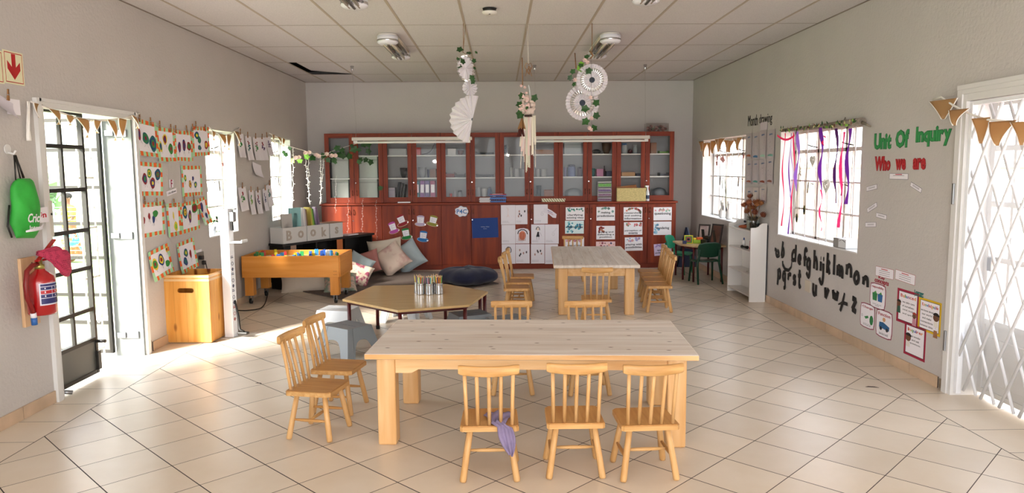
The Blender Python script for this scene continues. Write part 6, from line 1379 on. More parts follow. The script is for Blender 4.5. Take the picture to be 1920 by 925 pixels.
# navy floor cushion
NC = at(862, 533, 2, 0); 
def nf(u, v):
    a = 2 * PI * u; r = math.sin(PI * v) ** .55; sq = 1 + .10 * math.cos(4 * a + .6)
    return (.37 * r * math.cos(a) * sq, .36 * r * math.sin(a) * sq, .11 - .11 * math.cos(PI * v) * (1 + .05 * math.sin(5 * a)) + .005 * math.sin(9 * a))
NVM = mat('navy_fabric', '#151a38', .85, noise=.15, nscale=10, bump=.3, bscale=16, sheen=.2)
b = MB().m(NVM).grid(nf, 44, 20); o = b.build('floor_cushion'); o.location = (-.44, 9.75, .012); tag(o, 'navy blue puffy floor cushion behind the hexagonal table', 'cushion')

# ------------------------------------------------------------------ right wall lettering
def letter(pl, chh, box, m, label, name='cutout_letter', grp=None, bold=.03, thick=.004, tilt=0, shear=0):
    c, w, h = pl.rect(*box, off=.001); b = MB().m(m).text(chh, 0, 0, w, h, thick / 2, thick, bold=bold, shear=shear); o = b.build(name); o.matrix_world = pl.fr(c, R_(tilt)); tag(o, label, 'letter', grp); return o
def ZR(x0, y0, x1, y1, s=.19455, ox=1440, oy=440): return (ox + x0 * s, oy + y0 * s, ox + x1 * s, oy + y1 * s)
LK = mat('letter_black', '#14110f', .7)
row1 = [('a', 62, 130, 120, 228), ('b', 108, 48, 165, 228), ('d', 228, 78, 283, 278), ('e', 286, 185, 330, 295), ('f', 340, 122, 388, 325), ('g', 368, 218, 420, 425), ('h', 438, 135, 490, 360), ('i', 503, 208, 524, 370), ('j', 492, 210, 553, 485), ('k', 562, 160, 614, 398), ('l', 634, 175, 652, 408), ('m', 660, 275, 738, 438), ('n', 748, 270, 822, 432), ('o', 824, 345, 893, 490), ('n', 908, 388, 984, 525)]
row2 = [('p', 88, 322, 130, 505), ('q', 136, 348, 184, 530), ('r', 188, 360, 234, 460), ('s', 238, 382, 280, 496), ('t', 286, 322, 330, 525), ('u', 428, 455, 480, 605), ('v', 542, 495, 600, 640), ('w', 618, 520, 690, 662), ('z', 804, 592, 868, 760)]
STK = {'a': [[(0, .98), (.3, .9), (.28, .5), (.45, .1), (.75, .12), (.88, .6), (.6, .95)], [(.88, .6), (.9, .25), (1, 0)]],
 'b': [[(.75, 1), (.62, .5), (.5, .02)], [(.62, .5), (.9, .52), (1, .28), (.85, .06), (.5, .02)]], 'd': [[(.95, 1), (.9, .5), (.85, 0)], [(.9, .5), (.5, .62), (.05, .4), (.2, .08), (.86, .15)]],
 'e': [[(.1, .5), (.9, .62), (.75, .95), (.3, .95), (.05, .55), (.15, .15), (.55, 0), (.95, .12)]], 'f': [[(1, .86), (.75, 1), (.35, .92), (.3, .5), (.35, 0)], [(0, .42), (.9, .5)]],
 'g': [[(.85, .95), (.45, 1), (.08, .75), (.3, .48), (.8, .55), (.9, .98)], [(.88, .95), (.9, .4), (.75, .03), (.4, .04), (.0, .2)]], 'h': [[(.1, 1), (.12, .5), (.1, .05)], [(.12, .45), (.5, .62), (.85, .45), (.95, 0)]],
 'i': [[(.5, .74), (.45, .4), (.5, 0)], [(.42, .98), (.6, .98)]], 'j': [[(.85, .8), (.88, .4), (.75, .03), (.35, .0), (0, .17)], [(.82, .98), (.95, .98)]], 'k': [[(.2, 1), (.15, .5), (.12, .02)], [(.85, .62), (.2, .3)], [(.35, .38), (1, 0)]],
 'l': [[(.5, 1), (.45, .5), (.5, 0)]], 'm': [[(.05, .95), (.08, .4), (.1, .12)], [(.08, .6), (.3, .9), (.5, .7), (.5, .08)], [(.52, .6), (.75, .85), (.92, .6), (.95, 0)]], 'n': [[(.05, 1), (.12, .6), (.08, .15)], [(.14, .7), (.5, .95), (.85, .75), (.95, 0)]],
 'o': [[(.9, .85), (.5, 1), (.1, .7), (.05, .35), (.35, .02), (.75, .1), (.95, .45), (.85, .85)]], 'p': [[(.15, 1), (.2, .5), (.05, 0)], [(.18, .9), (.7, 1), (1, .75), (.75, .5), (.2, .5)]], 'q': [[(.7, .95), (.3, 1), (.05, .7), (.3, .5), (.75, .6)], [(.75, 1), (.75, .4), (.8, .05), (.45, 0)]],
 'r': [[(.1, 1), (.15, .5), (.1, 0)], [(.15, .6), (.5, .95), (1, .9)]], 's': [[(.95, .85), (.5, 1), (.1, .78), (.45, .55), (.9, .35), (.7, .05), (.05, .08)]], 't': [[(.5, 1), (.45, .4), (.55, .03), (1, .12)], [(0, .62), (.95, .68)]],
 'u': [[(.1, 1), (.05, .4), (.35, .05), (.8, .2), (.9, .95)], [(.9, .95), (.88, .4), (.95, 0)]], 'v': [[(.05, 1), (.25, .05), (.95, .95)]], 'w': [[(.02, 1), (.2, .15), (.5, .75), (.75, .1), (.98, 1)]], 'z': [[(.05, .95), (.92, .88), (.1, .1), (1, 0)]]}
seen = set()
for k, (chh, a, b_, c, d) in enumerate(row1 + row2):
    lab = 'black cut-out letter %s in the %s row under the right-hand window' % (chh, 'upper' if k < len(row1) else 'lower')
    if chh == 'n': lab = 'black cut-out letter n %s in the upper row' % ('after the o, last' if 'n' in seen else 'between m and o')
    seen.add(chh); c_, w, h = PR_.rect(*ZR(a, b_, c, d)); r_ = .022; w = max(w, .055); h *= 1.04; b = MB().m(LK)
    for st in STK[chh]:
        P = smooth([Vector(((x - .5) * (w - 2 * r_), (y - .5) * (h - 2 * r_), .003)) for x, y in st], 4) if chh not in 'zvwk' else [Vector(((x - .5) * (w - 2 * r_), (y - .5) * (h - 2 * r_), .003)) for x, y in st]
        if chh in 'zvw': 
            for i in range(len(P) - 1): b.tube([P[i], P[i + 1]], r_ * 1.1, 8, flat=.13, ref=(0, 0, 1))
        else: b.tube(P, r_, 8, flat=.13, ref=(0, 0, 1))
    o = b.build('cutout_letter'); o.matrix_world = PR_.fr(c_); tag(o, lab, 'letter', 'alphabet letters on the right wall')
c, w, h = PR_.rect(*ZR(137, 215, 237, 355)); b = MB().m(LK).tube([(-w * .42, h * .12, .003), (-w * .40, -h * .15, .003), (-w * .15, -h * .42, .003), (w * .2, -h * .38, .003), (w * .42, -h * .1, .003), (w * .46, h * .25, .003), (w * .40, h * .42, .003)], [.018, .02, .02, .018, .013, .009, .006], 8, flat=.12, ref=(0, 0, 1)); o = b.build('cutout_letter'); o.matrix_world = PR_.fr(c); tag(o, 'black letter c slipped sideways like a smile between the two alphabet rows', 'letter')
c, w, h = PR_.rect(*ZR(685, 560, 775, 752)); b = MB().m(LK); b.tube([(w * .12, h * .5, .003), (-w * .05, -.0, .003), (-w * .28, -h * .48, .003)], [.012, .02, .018], 8, flat=.12, ref=(0, 0, 1)); b.tube([(-w * .48, -h * .18, .006), (0, .0, .006), (w * .5, h * .0, .006)], [.006, .016, .016], 8, flat=.12, ref=(0, 0, 1)); o = b.build('cutout_letter'); o.matrix_world = PR_.fr(c); tag(o, 'black letter x with crossed strokes, just left of the letter z', 'letter')
# headings
def word(pl, txt, box, m, wd, colour, bold=.03, edge=None):
    full, _ = glyphs(txt, bold); X0 = min(v[0] for v in full); X1 = max(v[0] for v in full); Y0 = min(v[1] for v in full); Y1 = max(v[1] for v in full)
    c, w, h = pl.rect(*box, off=.001)
    # lay out the letters one by one
    pos = []; n = len(txt); ws = []
    for chh in txt:
        g, _ = glyphs(chh, bold); ws.append((min(v[0] for v in g), max(v[0] for v in g), min(v[1] for v in g), max(v[1] for v in g)))
    tot = sum(q[1] - q[0] for q in ws); gap = max(.02, ((X1 - X0) - tot) / max(1, n - 1)); tw = tot + gap * (n - 1); x = 0; cnt = {}
    for i, chh in enumerate(txt):
        gw = ws[i][1] - ws[i][0]; cx = (x + gw / 2) / tw - .5; cy = ((ws[i][2] + ws[i][3]) / 2 - (Y0 + Y1) / 2) / (Y1 - Y0); cnt[chh] = cnt.get(chh, 0) + 1
        b = MB(); lw, lh = gw / tw * w, (ws[i][3] - ws[i][2]) / (Y1 - Y0) * h
        if edge: b.m(edge).text(chh, 0, 0, lw * 1.16, lh * 1.06, .001, .002, bold=bold + .03)
        b.m(m).text(chh, 0, 0, lw, lh, .003, .003, bold=bold)
        o = b.build('cutout_letter'); o.matrix_world = pl.fr(c + pl.a * (cx * w) + Vector((0, 0, cy * h)), 0)
        tag(o, '%s cut-out letter %s%s of the wall heading %s' % (colour, chh, '' if txt.count(chh) == 1 else (', %s one,' % ['first', 'second'][cnt[chh] - 1]), wd), 'letter', '%s heading letters' % colour); x += gw + gap
LG = mat('letter_green', '#2f8f4c', .6); LGD = mat('letter_green_edge', '#17643a', .6); LR = mat('letter_red', '#b3222a', .6); LRE = mat('letter_red_edge', '#8a141c', .6)
def ZU(x0, y0, x1, y1): s = .3674; return (1600 + x0 * s, 160 + y0 * s, 1600 + x1 * s, 160 + y1 * s)
word(PR_, 'Unit', ZU(110, 245, 194, 326), LG, 'Unit Of Inquiry', 'green', edge=LGD); word(PR_, 'Of', ZU(220, 228, 284, 318), LG, 'Unit Of Inquiry, middle word', 'green', edge=LGD); word(PR_, 'Inquiry', ZU(322, 206, 500, 310), LG, 'Unit Of Inquiry, last word', 'green', edge=LGD)
word(PR_, 'Who', ZU(113, 364, 190, 436), LR, 'Who we are', 'red', edge=LRE); word(PR_, 'we', ZU(218, 376, 268, 432), LR, 'Who we are, middle word', 'red', edge=LRE); word(PR_, 'are', ZU(307, 372, 370, 430), LR, 'Who we are, last word', 'red', edge=LRE)
for txt, bx in (('Month', (1403, 216, 1421, 236)), ('drawing', (1424, 213, 1448, 236))):
    letter(PR_, txt, bx, LK, 'thin black handwritten word %s above the plastic-sleeved drawings' % txt, 'cutout_word', bold=-.005, thick=.003, tilt=-1)
# little cards
def card(pl, box, label, tilt=0, lines=2, red=False, m=None, off=.001, bord=None, title=None):
    c, w, h = pl.rect(*box, off=off); b = MB()
    b.m(bord or mm('#7a7480')).box(-w / 2, w / 2, -h / 2, h / 2, 0, .001); b.m(m or PAPER).box(-w / 2 + .003, w / 2 - .003, -h / 2 + .003, h / 2 - .003, .001, .0014)
    for k in range(lines): b.m(mm('#77727c')).box(-w * .3, w * .3, h * .1 - k * h * .2, h * .1 - k * h * .2 + .003, .0014, .0017)
    if red: b.m(mm('#b8323c')).box(-w * .18, w * .18, h * .26, h * .26 + .006, .0014, .0018)
    o = b.build('label_card'); o.matrix_world = pl.fr(c, R_(tilt)); tag(o, label, 'card', 'small text cards on the right wall'); return o
card(PR_, ZU(186, 450, 281, 481), 'wide small card with red heading right under the words Who we are', red=True, lines=1)
card(PR_, (1625, 348, 1645, 357), 'small card tilted up, highest of the left-hand column of small cards', tilt=9)
card(PR_, (1707, 347, 1729, 356), 'small card tilted down to the right, below the red word are', tilt=-18)
card(PR_, (1626, 385, 1645, 394), 'small card tilted steeply up, in the middle of the left column of cards', tilt=22)
card(PR_, (1643, 401, 1663, 410), 'small level card, offset to the right of the left column', tilt=-4)
card(PR_, (1623, 417, 1643, 426), 'small card lowest in the left column of cards', tilt=5)
def Z6(x0, y0, x1, y1): s = .2055; return (1600 + x0 * s, 490 + y0 * s, 1600 + x1 * s, 490 + y1 * s)
card(PR_, Z6(205, 60, 370, 152), 'red-edged text card above the words Key concepts', tilt=1, lines=3, red=True, bord=mm('#b36a70'))
card(PR_, Z6(385, 100, 567, 195), 'red-edged tilted text card above the yellow-bordered poster', tilt=-2, lines=3, red=True, bord=mm('#b36a70'))
KC = mat('word_crimson', '#a02338', .7)
for txt, bx, m, lab in (('Key', Z6(232, 140, 290, 172), KC, 'crimson cut-out word Key above the word concepts'), ('concepts', Z6(196, 170, 325, 222), KC, 'crimson cut-out word concepts over the recycling poster'), ('Learner', Z6(560, 272, 645, 304), mat('word_teal', '#1f6f66', .7), 'teal cut-out word Learner above the posters'), ('profile', Z6(563, 303, 642, 334), mat('word_teal', '#1f6f66', .7), 'teal cut-out word profile above the yellow poster')):
    letter(PR_, txt, bx, m, lab, 'cutout_word', bold=.02, thick=.002, tilt=-1)
def concept(box, title, label, motif, foot):
    c, w, h = PR_.rect(*box, off=.001)
    def sc(k): return [(k * w / 2 * (math.copysign(min(1, abs(math.cos(a)) ** .28), math.cos(a)) * (1 + .02 * math.cos(8 * a))), k * h / 2 * (math.copysign(min(1, abs(math.sin(a)) ** .28), math.sin(a)) * (1 + .02 * math.cos(8 * a)))) for a in [2 * PI * q / 60 + .001 for q in range(60)]]
    b = MB(); b.m(mm('#8e3a52')).prism(sc(1), 0, .001); b.m(PAPER).prism(sc(.93), .001, .0014)
    z = .0016
    if motif == 'bins':
        for x, cc_ in ((-.17, '#2f7f4a'), (.17, '#2a66a0')): b.m(mm(cc_)).prism([((x - .13) * w, -.2 * h), ((x + .13) * w, -.2 * h), ((x + .16) * w, .1 * h), ((x - .16) * w, .1 * h)], z, z + .0004); b.m(mm('#4f9a52')).prism([((x - .1) * w, .1 * h), ((x + .12) * w, .1 * h), ((x + .05) * w, .2 * h), ((x - .02) * w, .15 * h)], z, z + .0004)
    if motif == 'change':
        b.m(mm('#2f7a46')).prism([(.3 * w + .13 * w * math.cos(a), -.12 * h + .2 * h * math.sin(a)) for a in [q * .6 for q in range(10)]], z, z + .0004); b.prism([(-.2 * w, -.06 * h), (.05 * w, .02 * h), (.1 * w, -.06 * h), (-.1 * w, -.14 * h)], z, z + .0004)
        b.m(mm('#8a8f92')).tube([(-.36 * w + .05 * w * math.cos(a), -.03 * h + .05 * h * math.sin(a), z) for a in [q * .6 for q in range(11)]], .0012, 4)
    if motif == 'car':
        b.m(mm('#2a5f8f')).prism([(-.3 * w, -.15 * h), (.32 * w, -.2 * h), (.34 * w, -.05 * h), (.1 * w, .02 * h), (-.05 * w, .06 * h), (-.28 * w, .04 * h)], z, z + .0004); b.m(mm('#d9a272')).prism([(.0 * w + .09 * w * math.cos(a), .16 * h + .08 * h * math.sin(a)) for a in [q * .6 for q in range(10)]], z, z + .0005)
        for x in (-.18, .2): b.m(INK).prism([(x * w + .08 * w * math.cos(a), -.18 * h + .07 * h * math.sin(a)) for a in [q * .6 for q in range(10)]], z, z + .0007)
    o = b.build('concept_poster'); o.matrix_world = PR_.fr(c, 0); tag(o, label, 'poster', 'three crimson-edged concept posters')
    t = MB().m(KC).text(title, 0, .34 * h, .74 * w, .12 * h, z, .0006, bold=.02); t.m(mm('#6d6d78')).text(foot, 0, -.36 * h, .55 * w, .1 * h, z, .0004); t.build('lettering', o)
concept(Z6(153, 205, 296, 435), 'responsibility', 'scallop-edged poster headed responsibility with recycling bins', 'bins', 'how do we\ncare?')
concept(Z6(65, 388, 196, 613), 'Change', 'scallop-edged poster headed Change with a green caterpillar shape', 'change', 'how is it\nchanging?')
concept(Z6(208, 450, 358, 704), 'Function', 'scallop-edged poster headed Function with a child in a blue car', 'car', 'how does it work?')
def poster(box, title, lines, label, bc, side, bc2=None):
    c, w, h = PR_.rect(*box, off=.001); b = MB(); z = .0014
    b.m(mm(bc)).box(-w / 2, w / 2, -h / 2, h / 2, 0, .001); b.m(INK).box(-.42 * w, .44 * w, -.43 * h, .44 * h, .001, .0012); b.m(PAPER).box(-.405 * w, .425 * w, -.415 * h, .425 * h, .001, .0014)
    for (fx, fy, k, hc_, sh) in side:
        b.m(mm(sh)).prism([((fx - .09) * w, (fy - .28) * h), ((fx + .09) * w, (fy - .28) * h), ((fx + .07) * w, (fy - .06) * h), ((fx - .07) * w, (fy - .06) * h)], z, z + .0005)
        b.m(mm('#6b4630')).prism([(fx * w + k * .085 * w * math.cos(a), fy * h + k * .075 * h * math.sin(a)) for a in [q * .45 for q in range(14)]], z, z + .0008)
        b.m(mm(hc_)).prism([(fx * w + k * .1 * w * math.cos(a), (fy + .03) * h + k * .08 * h * math.sin(a)) for a in [.1 + q * .3 for q in range(10)]], z, z + .0011)
    o = b.build('learner_poster'); o.matrix_world = PR_.fr(c, 0); tag(o, label, 'poster', 'learner posters low on the right wall')
    t = MB(); cs = ['#c23a3a', '#e08a2e', '#5a9a3c', '#2f6fae', '#8a3f8a', '#c2593a']; n = len(title); x = -.34 * w
    full = .72 * w; ws = []
    for chh in title: g, _ = glyphs(chh, .02); ws.append(max(v[0] for v in g) - min(v[0] for v in g) + .1)
    for i, chh in enumerate(title):
        lw = full * ws[i] / sum(ws); tall = chh in 'BlKdIbqkg' ; g, _ = glyphs(chh, .02); y0 = min(v[1] for v in g); y1 = max(v[1] for v in g); u = .135 * h
        t.m(mm(cs[i % 6])).text(chh, x + lw / 2, .27 * h + (y0 + y1) / 2 * u, lw * .9, (y1 - y0) * u, z, .0007, bold=.02); x += lw
    for k, ln in enumerate(lines): t.m(INK).text(ln, (.04 if side[0][0] < 0 else -.1) * w, .14 * h - k * .115 * h, min(.56, .05 * len(ln)) * w, .06 * h, z, .0005, bold=.01)
    t.build('lettering', o)
poster(Z6(398, 268, 597, 582), 'Balanced', ['we take care', 'of ourselves-', 'mind, body', 'and spirit'], 'crimson-bordered poster headed Balanced, upper left of the three', '#a01c3c', [(-.40, .05, 1.1, '#1f1510', '#2f5a46'), (.34, -.18, 1.0, '#a03a2a', '#c58a9a')])
poster(Z6(592, 352, 803, 658), 'Knowledgeable', ['we know about', 'our world', 'and make', 'connections', 'between ideas'], 'yellow-bordered poster headed Knowledgeable', '#d9b21f', [(.30, .02, 1.5, '#17110f', '#e6e2da'), (.30, -.3, .1, '#8a5a3a', '#9a6a44')])
poster(Z6(464, 584, 662, 886), 'Inquirer', ['we wonder', 'and ask', 'questions.'], 'crimson-bordered poster headed Inquirer, lowest of the three', '#a01c3c', [(-.30, .05, 1.5, '#17110f', '#e0dcd6')])
# faint blank plate
c, w, h = PR_.rect(1511, 526, 1521, 548, off=0); o = MB().m(mat('plate_beige', '#c9bfae', .5)).box(-w / 2, w / 2, -h / 2, h / 2, .0005, .012, .003).build('blank_plate'); o.matrix_world = PR_.fr(c); tag(o, 'beige blank cover plate under the black letter j', 'plate')
# sleeved drawings
SLV = mat('plastic_sleeve', '#cbc3c6', .12, spec=.8)
def ZS_(x0, y0, x1, y1): s = .17308; return (1390 + x0 * s, 200 + y0 * s, 1390 + x1 * s, 200 + y1 * s)
rows = [[(60, 290, 124, 560), (130, 282, 202, 572), (206, 256, 282, 566), (288, 250, 370, 560)], [(58, 585, 126, 838), (130, 582, 200, 840), (203, 572, 278, 842), (283, 556, 356, 838)], [(60, 874, 126, 1170), (130, 874, 200, 1150), (206, 870, 282, 1040)]]
ft = ['#a35a3c', '#3f6f9a', '#9ec4b4', '#7fb5a8', '#9a5a44', '#5f9a96', '#8a4636', '#8a5a4c', '#a08a96', '#8a7a8a', '#7a6a7a']; k = 0
for r_, row in enumerate(rows):
    for q, bx in enumerate(row):
        b = wsheet(PR_, ZS_(*bx), m=SLV, off=.012, wig=.004); w, h = b.w, b.h; rr = random.Random(k)
        patch(b, [(-.3 * w, -.42 * h), (.3 * w, -.44 * h), (.28 * w, -.36 * h), (.0, -.34 * h), (-.28 * w, -.37 * h)], mm(ft[k])); patch(b, [(-.2 * w, .3 * h), (.25 * w, .33 * h), (.2 * w, .37 * h), (-.2 * w, .36 * h)], mm('#6a7a96'))
        for j in range(6): x, y = rr.uniform(-.3, .3) * w, rr.uniform(-.2, .25) * h; patch(b, [(x, y), (x + .012, y + .004), (x + .02, y), (x + .01, y - .003)], mm('#8a7f86'))
        o = b.build('sleeved_drawing'); o.matrix_world = PR_.fr(b.c); tag(o, "plastic sleeve with a child's drawing, %s in the %s row of sleeves" % (['leftmost', 'second from left', 'third from left', 'rightmost'][q], ['top', 'middle', 'bottom'][r_]), 'drawing', 'plastic-sleeved drawings'); k += 1
b = wsheet(PR_, ZS_(212, 168, 288, 252), m=mm('#d3c9d0')); o = b.build('label_card'); o.matrix_world = PR_.fr(b.c); tag(o, 'small pale lilac card between the word drawing and the sleeves', 'card')

# bunting of the right windows/door
bunting(PR_, [(1312, 260), (1320, 265), (1334, 268), (1346, 263), (1354, 259), (1364, 262), (1376, 264), (1388, 261), (1396, 254)],
        [(1319, 265, 6, 19, .4), (1327, 268, 5, 26, .8), (1334, 268, 5, 25, .9), (1344, 264, 8, 24, .2), (1351, 261, 7, 24, .3), (1358, 260, 7, 20, .3), (1367, 263, 5, 22, .6), (1376, 264, 6, 22, .3), (1385, 262, 4, 16, .9), (1392, 258, 5, 24, .5)], 'burlap bunting with tongue-shaped flags across the far right window', off=.02)
bunting(PR_, [(1768, 186), (1784, 182), (1806, 197), (1840, 214), (1870, 224), (1925, 228)], [(1791, 187, 34, 36, .1), (1822, 205, 24, 30, .6), (1864, 221, 22, 48, .2), (1906, 227, 34, 46, .1), (1942, 228, 26, 44, .4)], 'burlap bunting with white edges in front of the right trellis door', off=.07)
def rstar(u, v, r, m, lab): star(at(u, v, 0, RX + .09), r, m, lab, None, 'R', 1.92)
rstar(1345, 296, .05, RST, 'upper rust star in the far right window'); rstar(1344, 306, .055, RST, 'lower rust star in the far right window'); rstar(1394, 293, .035, RST, 'rust star at the near edge of the far right window')
# pink bird / origami and feather strings in far right window
t = empty('hanging_bird', at(1355, 300, 0, RX + .09)); tag(t, 'pale pink paper bird hanging in the far right window', 'ornament')
b = MB().m(mat('paper_pink', '#e0a8a8', .7)); b.add([(0, .10, .03), (0, -.02, .06), (0, -.12, -.01), (0, -.02, -.05), (.03, 0, 0), (-.03, 0, 0)], [(0, 1, 4), (1, 2, 4), (2, 3, 4), (3, 0, 4), (0, 5, 1), (1, 5, 2), (2, 5, 3), (3, 5, 0)]); b.build('bird', t); MB().m(STRING).tube([(0, 0, .05), (0, 0, .3)], .001, 4).build('thread', t)
for (u, v0, v1, lab) in ((1353, 310, 392, 'long feather string, left of the two in the far right window'), (1359, 312, 396, 'long feather string, right of the two in the far right window')):
    A = at(u, v0, 0, RX + .08); B_ = at(u + 3, v1, 0, RX + .08); b = MB().m(mat('feather_pale', '#b9c0aa', .8)); P = [A.lerp(B_, k / 6) + Vector((0, .02 * math.sin(k), 0)) for k in range(7)]; b.tube(P, .004, 5)
    for k in range(20): c = A.lerp(B_, .3 + k * .035); b.add([c, c + Vector((0, .035, -.05)), c + Vector((0, .03, -.065)), c + Vector((0, 0, -.012))], [(0, 1, 2, 3)]); b.add([c, c + Vector((0, -.035, -.05)), c + Vector((0, -.03, -.065)), c + Vector((0, 0, -.012))], [(0, 1, 2, 3)])
    b.m(mat('feather_eye', '#2c2f3a', .6)); b.sphere(B_ + Vector((0, 0, .02)), .03, 10, 8, sc=(.15, .8, 1.3)); b.build('feather_string'); tag(bpy.data.objects['feather_string'] if 'fs' not in globals() else COL.objects[-1], lab, 'ornament'); fs = 1
for o in [o for o in bpy.data.objects if o.name.startswith('feather_string') and not o.get('label')]: tag(o, 'long feather string in the far right window', 'ornament')
# window sill things, far right window
for (u, lab) in ((1354, 'white bottle vase on the far right window sill, left one'), (1367, 'white branching vase on the far right window sill, right one')):
    P = at(u, 408, 2, R2[2] + .012); P = Vector((RX + .08, at(u, 400, 0, RX + .08).y, R2[2] + .012)); b = MB().m(WHITE).lathe([(.03, 0), (.045, .02), (.045, .09), (.02, .15), (.014, .2), (.022, .22), (0, .22)], 16)
    b.tube([(0, 0, .1), (0, .05, .19), (0, .045, .25)], [.012, .012, .015], 8); o = b.build('vase'); o.location = P; tag(o, lab, 'vase')

# ------------------------------------------------------------------ driftwood ribbon hanging on the near right window
GX = RX - .035
O_ = at(1545, 235, 0, GX); t = empty('ribbon_hanging', O_); tag(t, 'driftwood branch with pink and purple ribbons hanging across the near right window', 'wall hanging')
L_ = lambda u, v, dx_=0: at(u, v, 0, GX) - O_ + Vector((dx_, 0, 0))
b = MB().m(mat('driftwood', '#8a7f72', .9, noise=.3, nscale=20, bump=.5, bscale=50)).tube([L_(1466, 245), L_(1500, 241), (L_(1540, 238)), L_(1580, 232), L_(1617, 228)], [.016, .02, .024, .03, .034], 10); b.tube([L_(1617, 230), L_(1632, 237)], [.014, .008], 8); b.tube([L_(1580, 230), L_(1585, 220), L_(1586, 228)], .003, 5); b.build('branch', t)
b = MB()
for k in range(60):
    u = 1468 + (k / 59) * 145; p = L_(u, 244 - (u - 1466) * .1 + rnd.uniform(-5, 4), -.03 - rnd.uniform(0, .02)); s = rnd.uniform(.014, .028)
    b.m([LEAFL, LEAF, mm('#c9c08a'), mm('#7a4a3a')][k % 4 if rnd.random() < .8 else 1]); q = Vector((rnd.gauss(0, .3), rnd.gauss(0, 1), rnd.gauss(0, 1))).normalized(); r2 = q.cross(Vector((1, .2, 0))).normalized(); b.add([p - q * s, p + r2 * s * .5, p + q * s, p - r2 * s * .5], [(0, 1, 2, 3)])
b.build('leaves', t)
RP = sheer('ribbon_pink', '#e0245e', .3); RPU = sheer('ribbon_purple', '#6a1f9a', .3); RLI = sheer('ribbon_lilac', '#9a6ad0', .3); RDP = sheer('ribbon_plum', '#4a1a5c', .3); RHP = sheer('ribbon_hot', '#e8357a', .3)
def U6(x, y): s = .3026; return (1440 + x * s, 200 + y * s)
rib = [(127, 165, 115, 740, 8, RP, 'red-pink ribbon, leftmost'), (165, 165, 158, 790, 7, RPU, 'thin purple ribbon'), (178, 160, 172, 560, 4, RLI, 'thin lilac ribbon'), (193, 160, 172, 768, 8, RP, 'red ribbon beside the lilac ones'), (218, 155, 200, 525, 18, RLI, 'wide lilac ribbon'), (363, 130, 355, 515, 17, RPU, 'wide purple ribbon in the middle'), (377, 180, 372, 260, 9, RP, 'short red ribbon'), (358, 515, 355, 770, 8, RHP, 'hot pink ribbon tail in the middle'), (458, 135, 444, 600, 13, RDP, 'plum ribbon'), (498, 155, 474, 750, 14, RHP, 'hot pink ribbon right of the plum one'), (535, 135, 518, 605, 16, RPU, 'wide purple ribbon on the right')]
for (x0, y0, x1, y1, wd, m, lab) in rib:
    A, Bq = L_(*U6(x0, y0), -.045), L_(*U6(x1, y1), -.045); hw = wd * .3026 / 1370 * 7.4 / 2 * 3.0
    b = MB().m(m).grid(lambda u, v: tuple(A.lerp(Bq, v) + Vector((.012 * math.sin(v * 9 + x0), (u - .5) * 2 * hw * (.65 + .35 * math.cos(v * 11 + x0)), 0))), 3, 26); o = b.build('ribbon', t); o['label'] = lab
b = MB().m(RP).grid(lambda u, v: tuple(L_(1466 + u * 33, 252 + 8 * math.sin(PI * u) + v * 4, -.05)), 10, 2); b.build('ribbon', t)['label'] = 'red ribbon swag at the left end'
WHT = mat('wicker_white', '#e4e0dc', .8)
for (x, y, s, lab) in ((310, 335, .055, 'upper white wicker heart'), (395, 490, .07, 'lower white wicker heart')):
    c = L_(*U6(x, y), -.05); b = MB().m(WHT); 
    hp_ = [(16 * math.sin(a) ** 3, 13 * math.cos(a) - 5 * math.cos(2 * a) - 2 * math.cos(3 * a) - math.cos(4 * a)) for a in [2 * PI * k / 26 for k in range(27)]]
    for rr_ in (1, .75, .5): b.tube([(c.x, c.y + q[0] / 16 * s * rr_, c.z + q[1] / 16 * s * rr_) for q in hp_], .006, 5, cap=False)
    for k in range(8): a = rnd.uniform(0, PI); b.tube([(c.x - .004, c.y + math.cos(a) * s * .75, c.z + math.sin(a) * s * .6), (c.x + .004, c.y - math.cos(a) * s * .75, c.z - math.sin(a) * s * .55)], .003, 4)
    b.build('wicker_heart', t); MB().m(STRING).tube([c + Vector((0, 0, s * .6)), Vector((c.x, c.y, L_(*U6(x, 150)).z))], .0012, 4).build('thread', t)
FTH = mat('feather_brown', '#a3947c', .8)
for (xa, ya_, xb_, yb_, lab) in ((305, 170, 262, 640, 'peacock feather right'), (240, 300, 215, 690, 'peacock feather left')):
    A, Bq = L_(*U6(xa, ya_), -.06), L_(*U6(xb_, yb_), -.06); b = MB().m(FTH).tube([A, A.lerp(Bq, .5) + Vector((0, .015, 0)), Bq], .0022, 5)
    for k in range(46):
        f = .25 + k * .0155; c = A.lerp(Bq, f); l = .03 + .045 * f
        for s in (-1, 1): b.add([c, c + Vector((0, s * l, -.04)), c + Vector((0, s * l * .97, -.046)), c + Vector((0, 0, -.004))], [(0, 1, 2, 3)])
    b.m(mm('#6f6a3a')).sphere(Bq, .038, 12, 8, sc=(.12, .75, 1.2)); b.m(mm('#1c2430')).sphere(Bq + Vector((-.004, 0, -.006)), .022, 10, 8, sc=(.2, .8, 1.1)); b.build('peacock_feather', t)
b = MB().m(STRING)
for (x, y1) in ((205, 880), (340, 860), (425, 730), (230, 420), (445, 590)): b.tube([L_(*U6(x + 8, 150), -.04), L_(*U6(x, y1), -.04)], .0022, 5)
for k in range(9): p = L_(*U6(228 + (k % 3) * 3, 375 + k * 6), -.05); b.sphere(p, .009, 8, 6)
b.build('twine_strands', t)
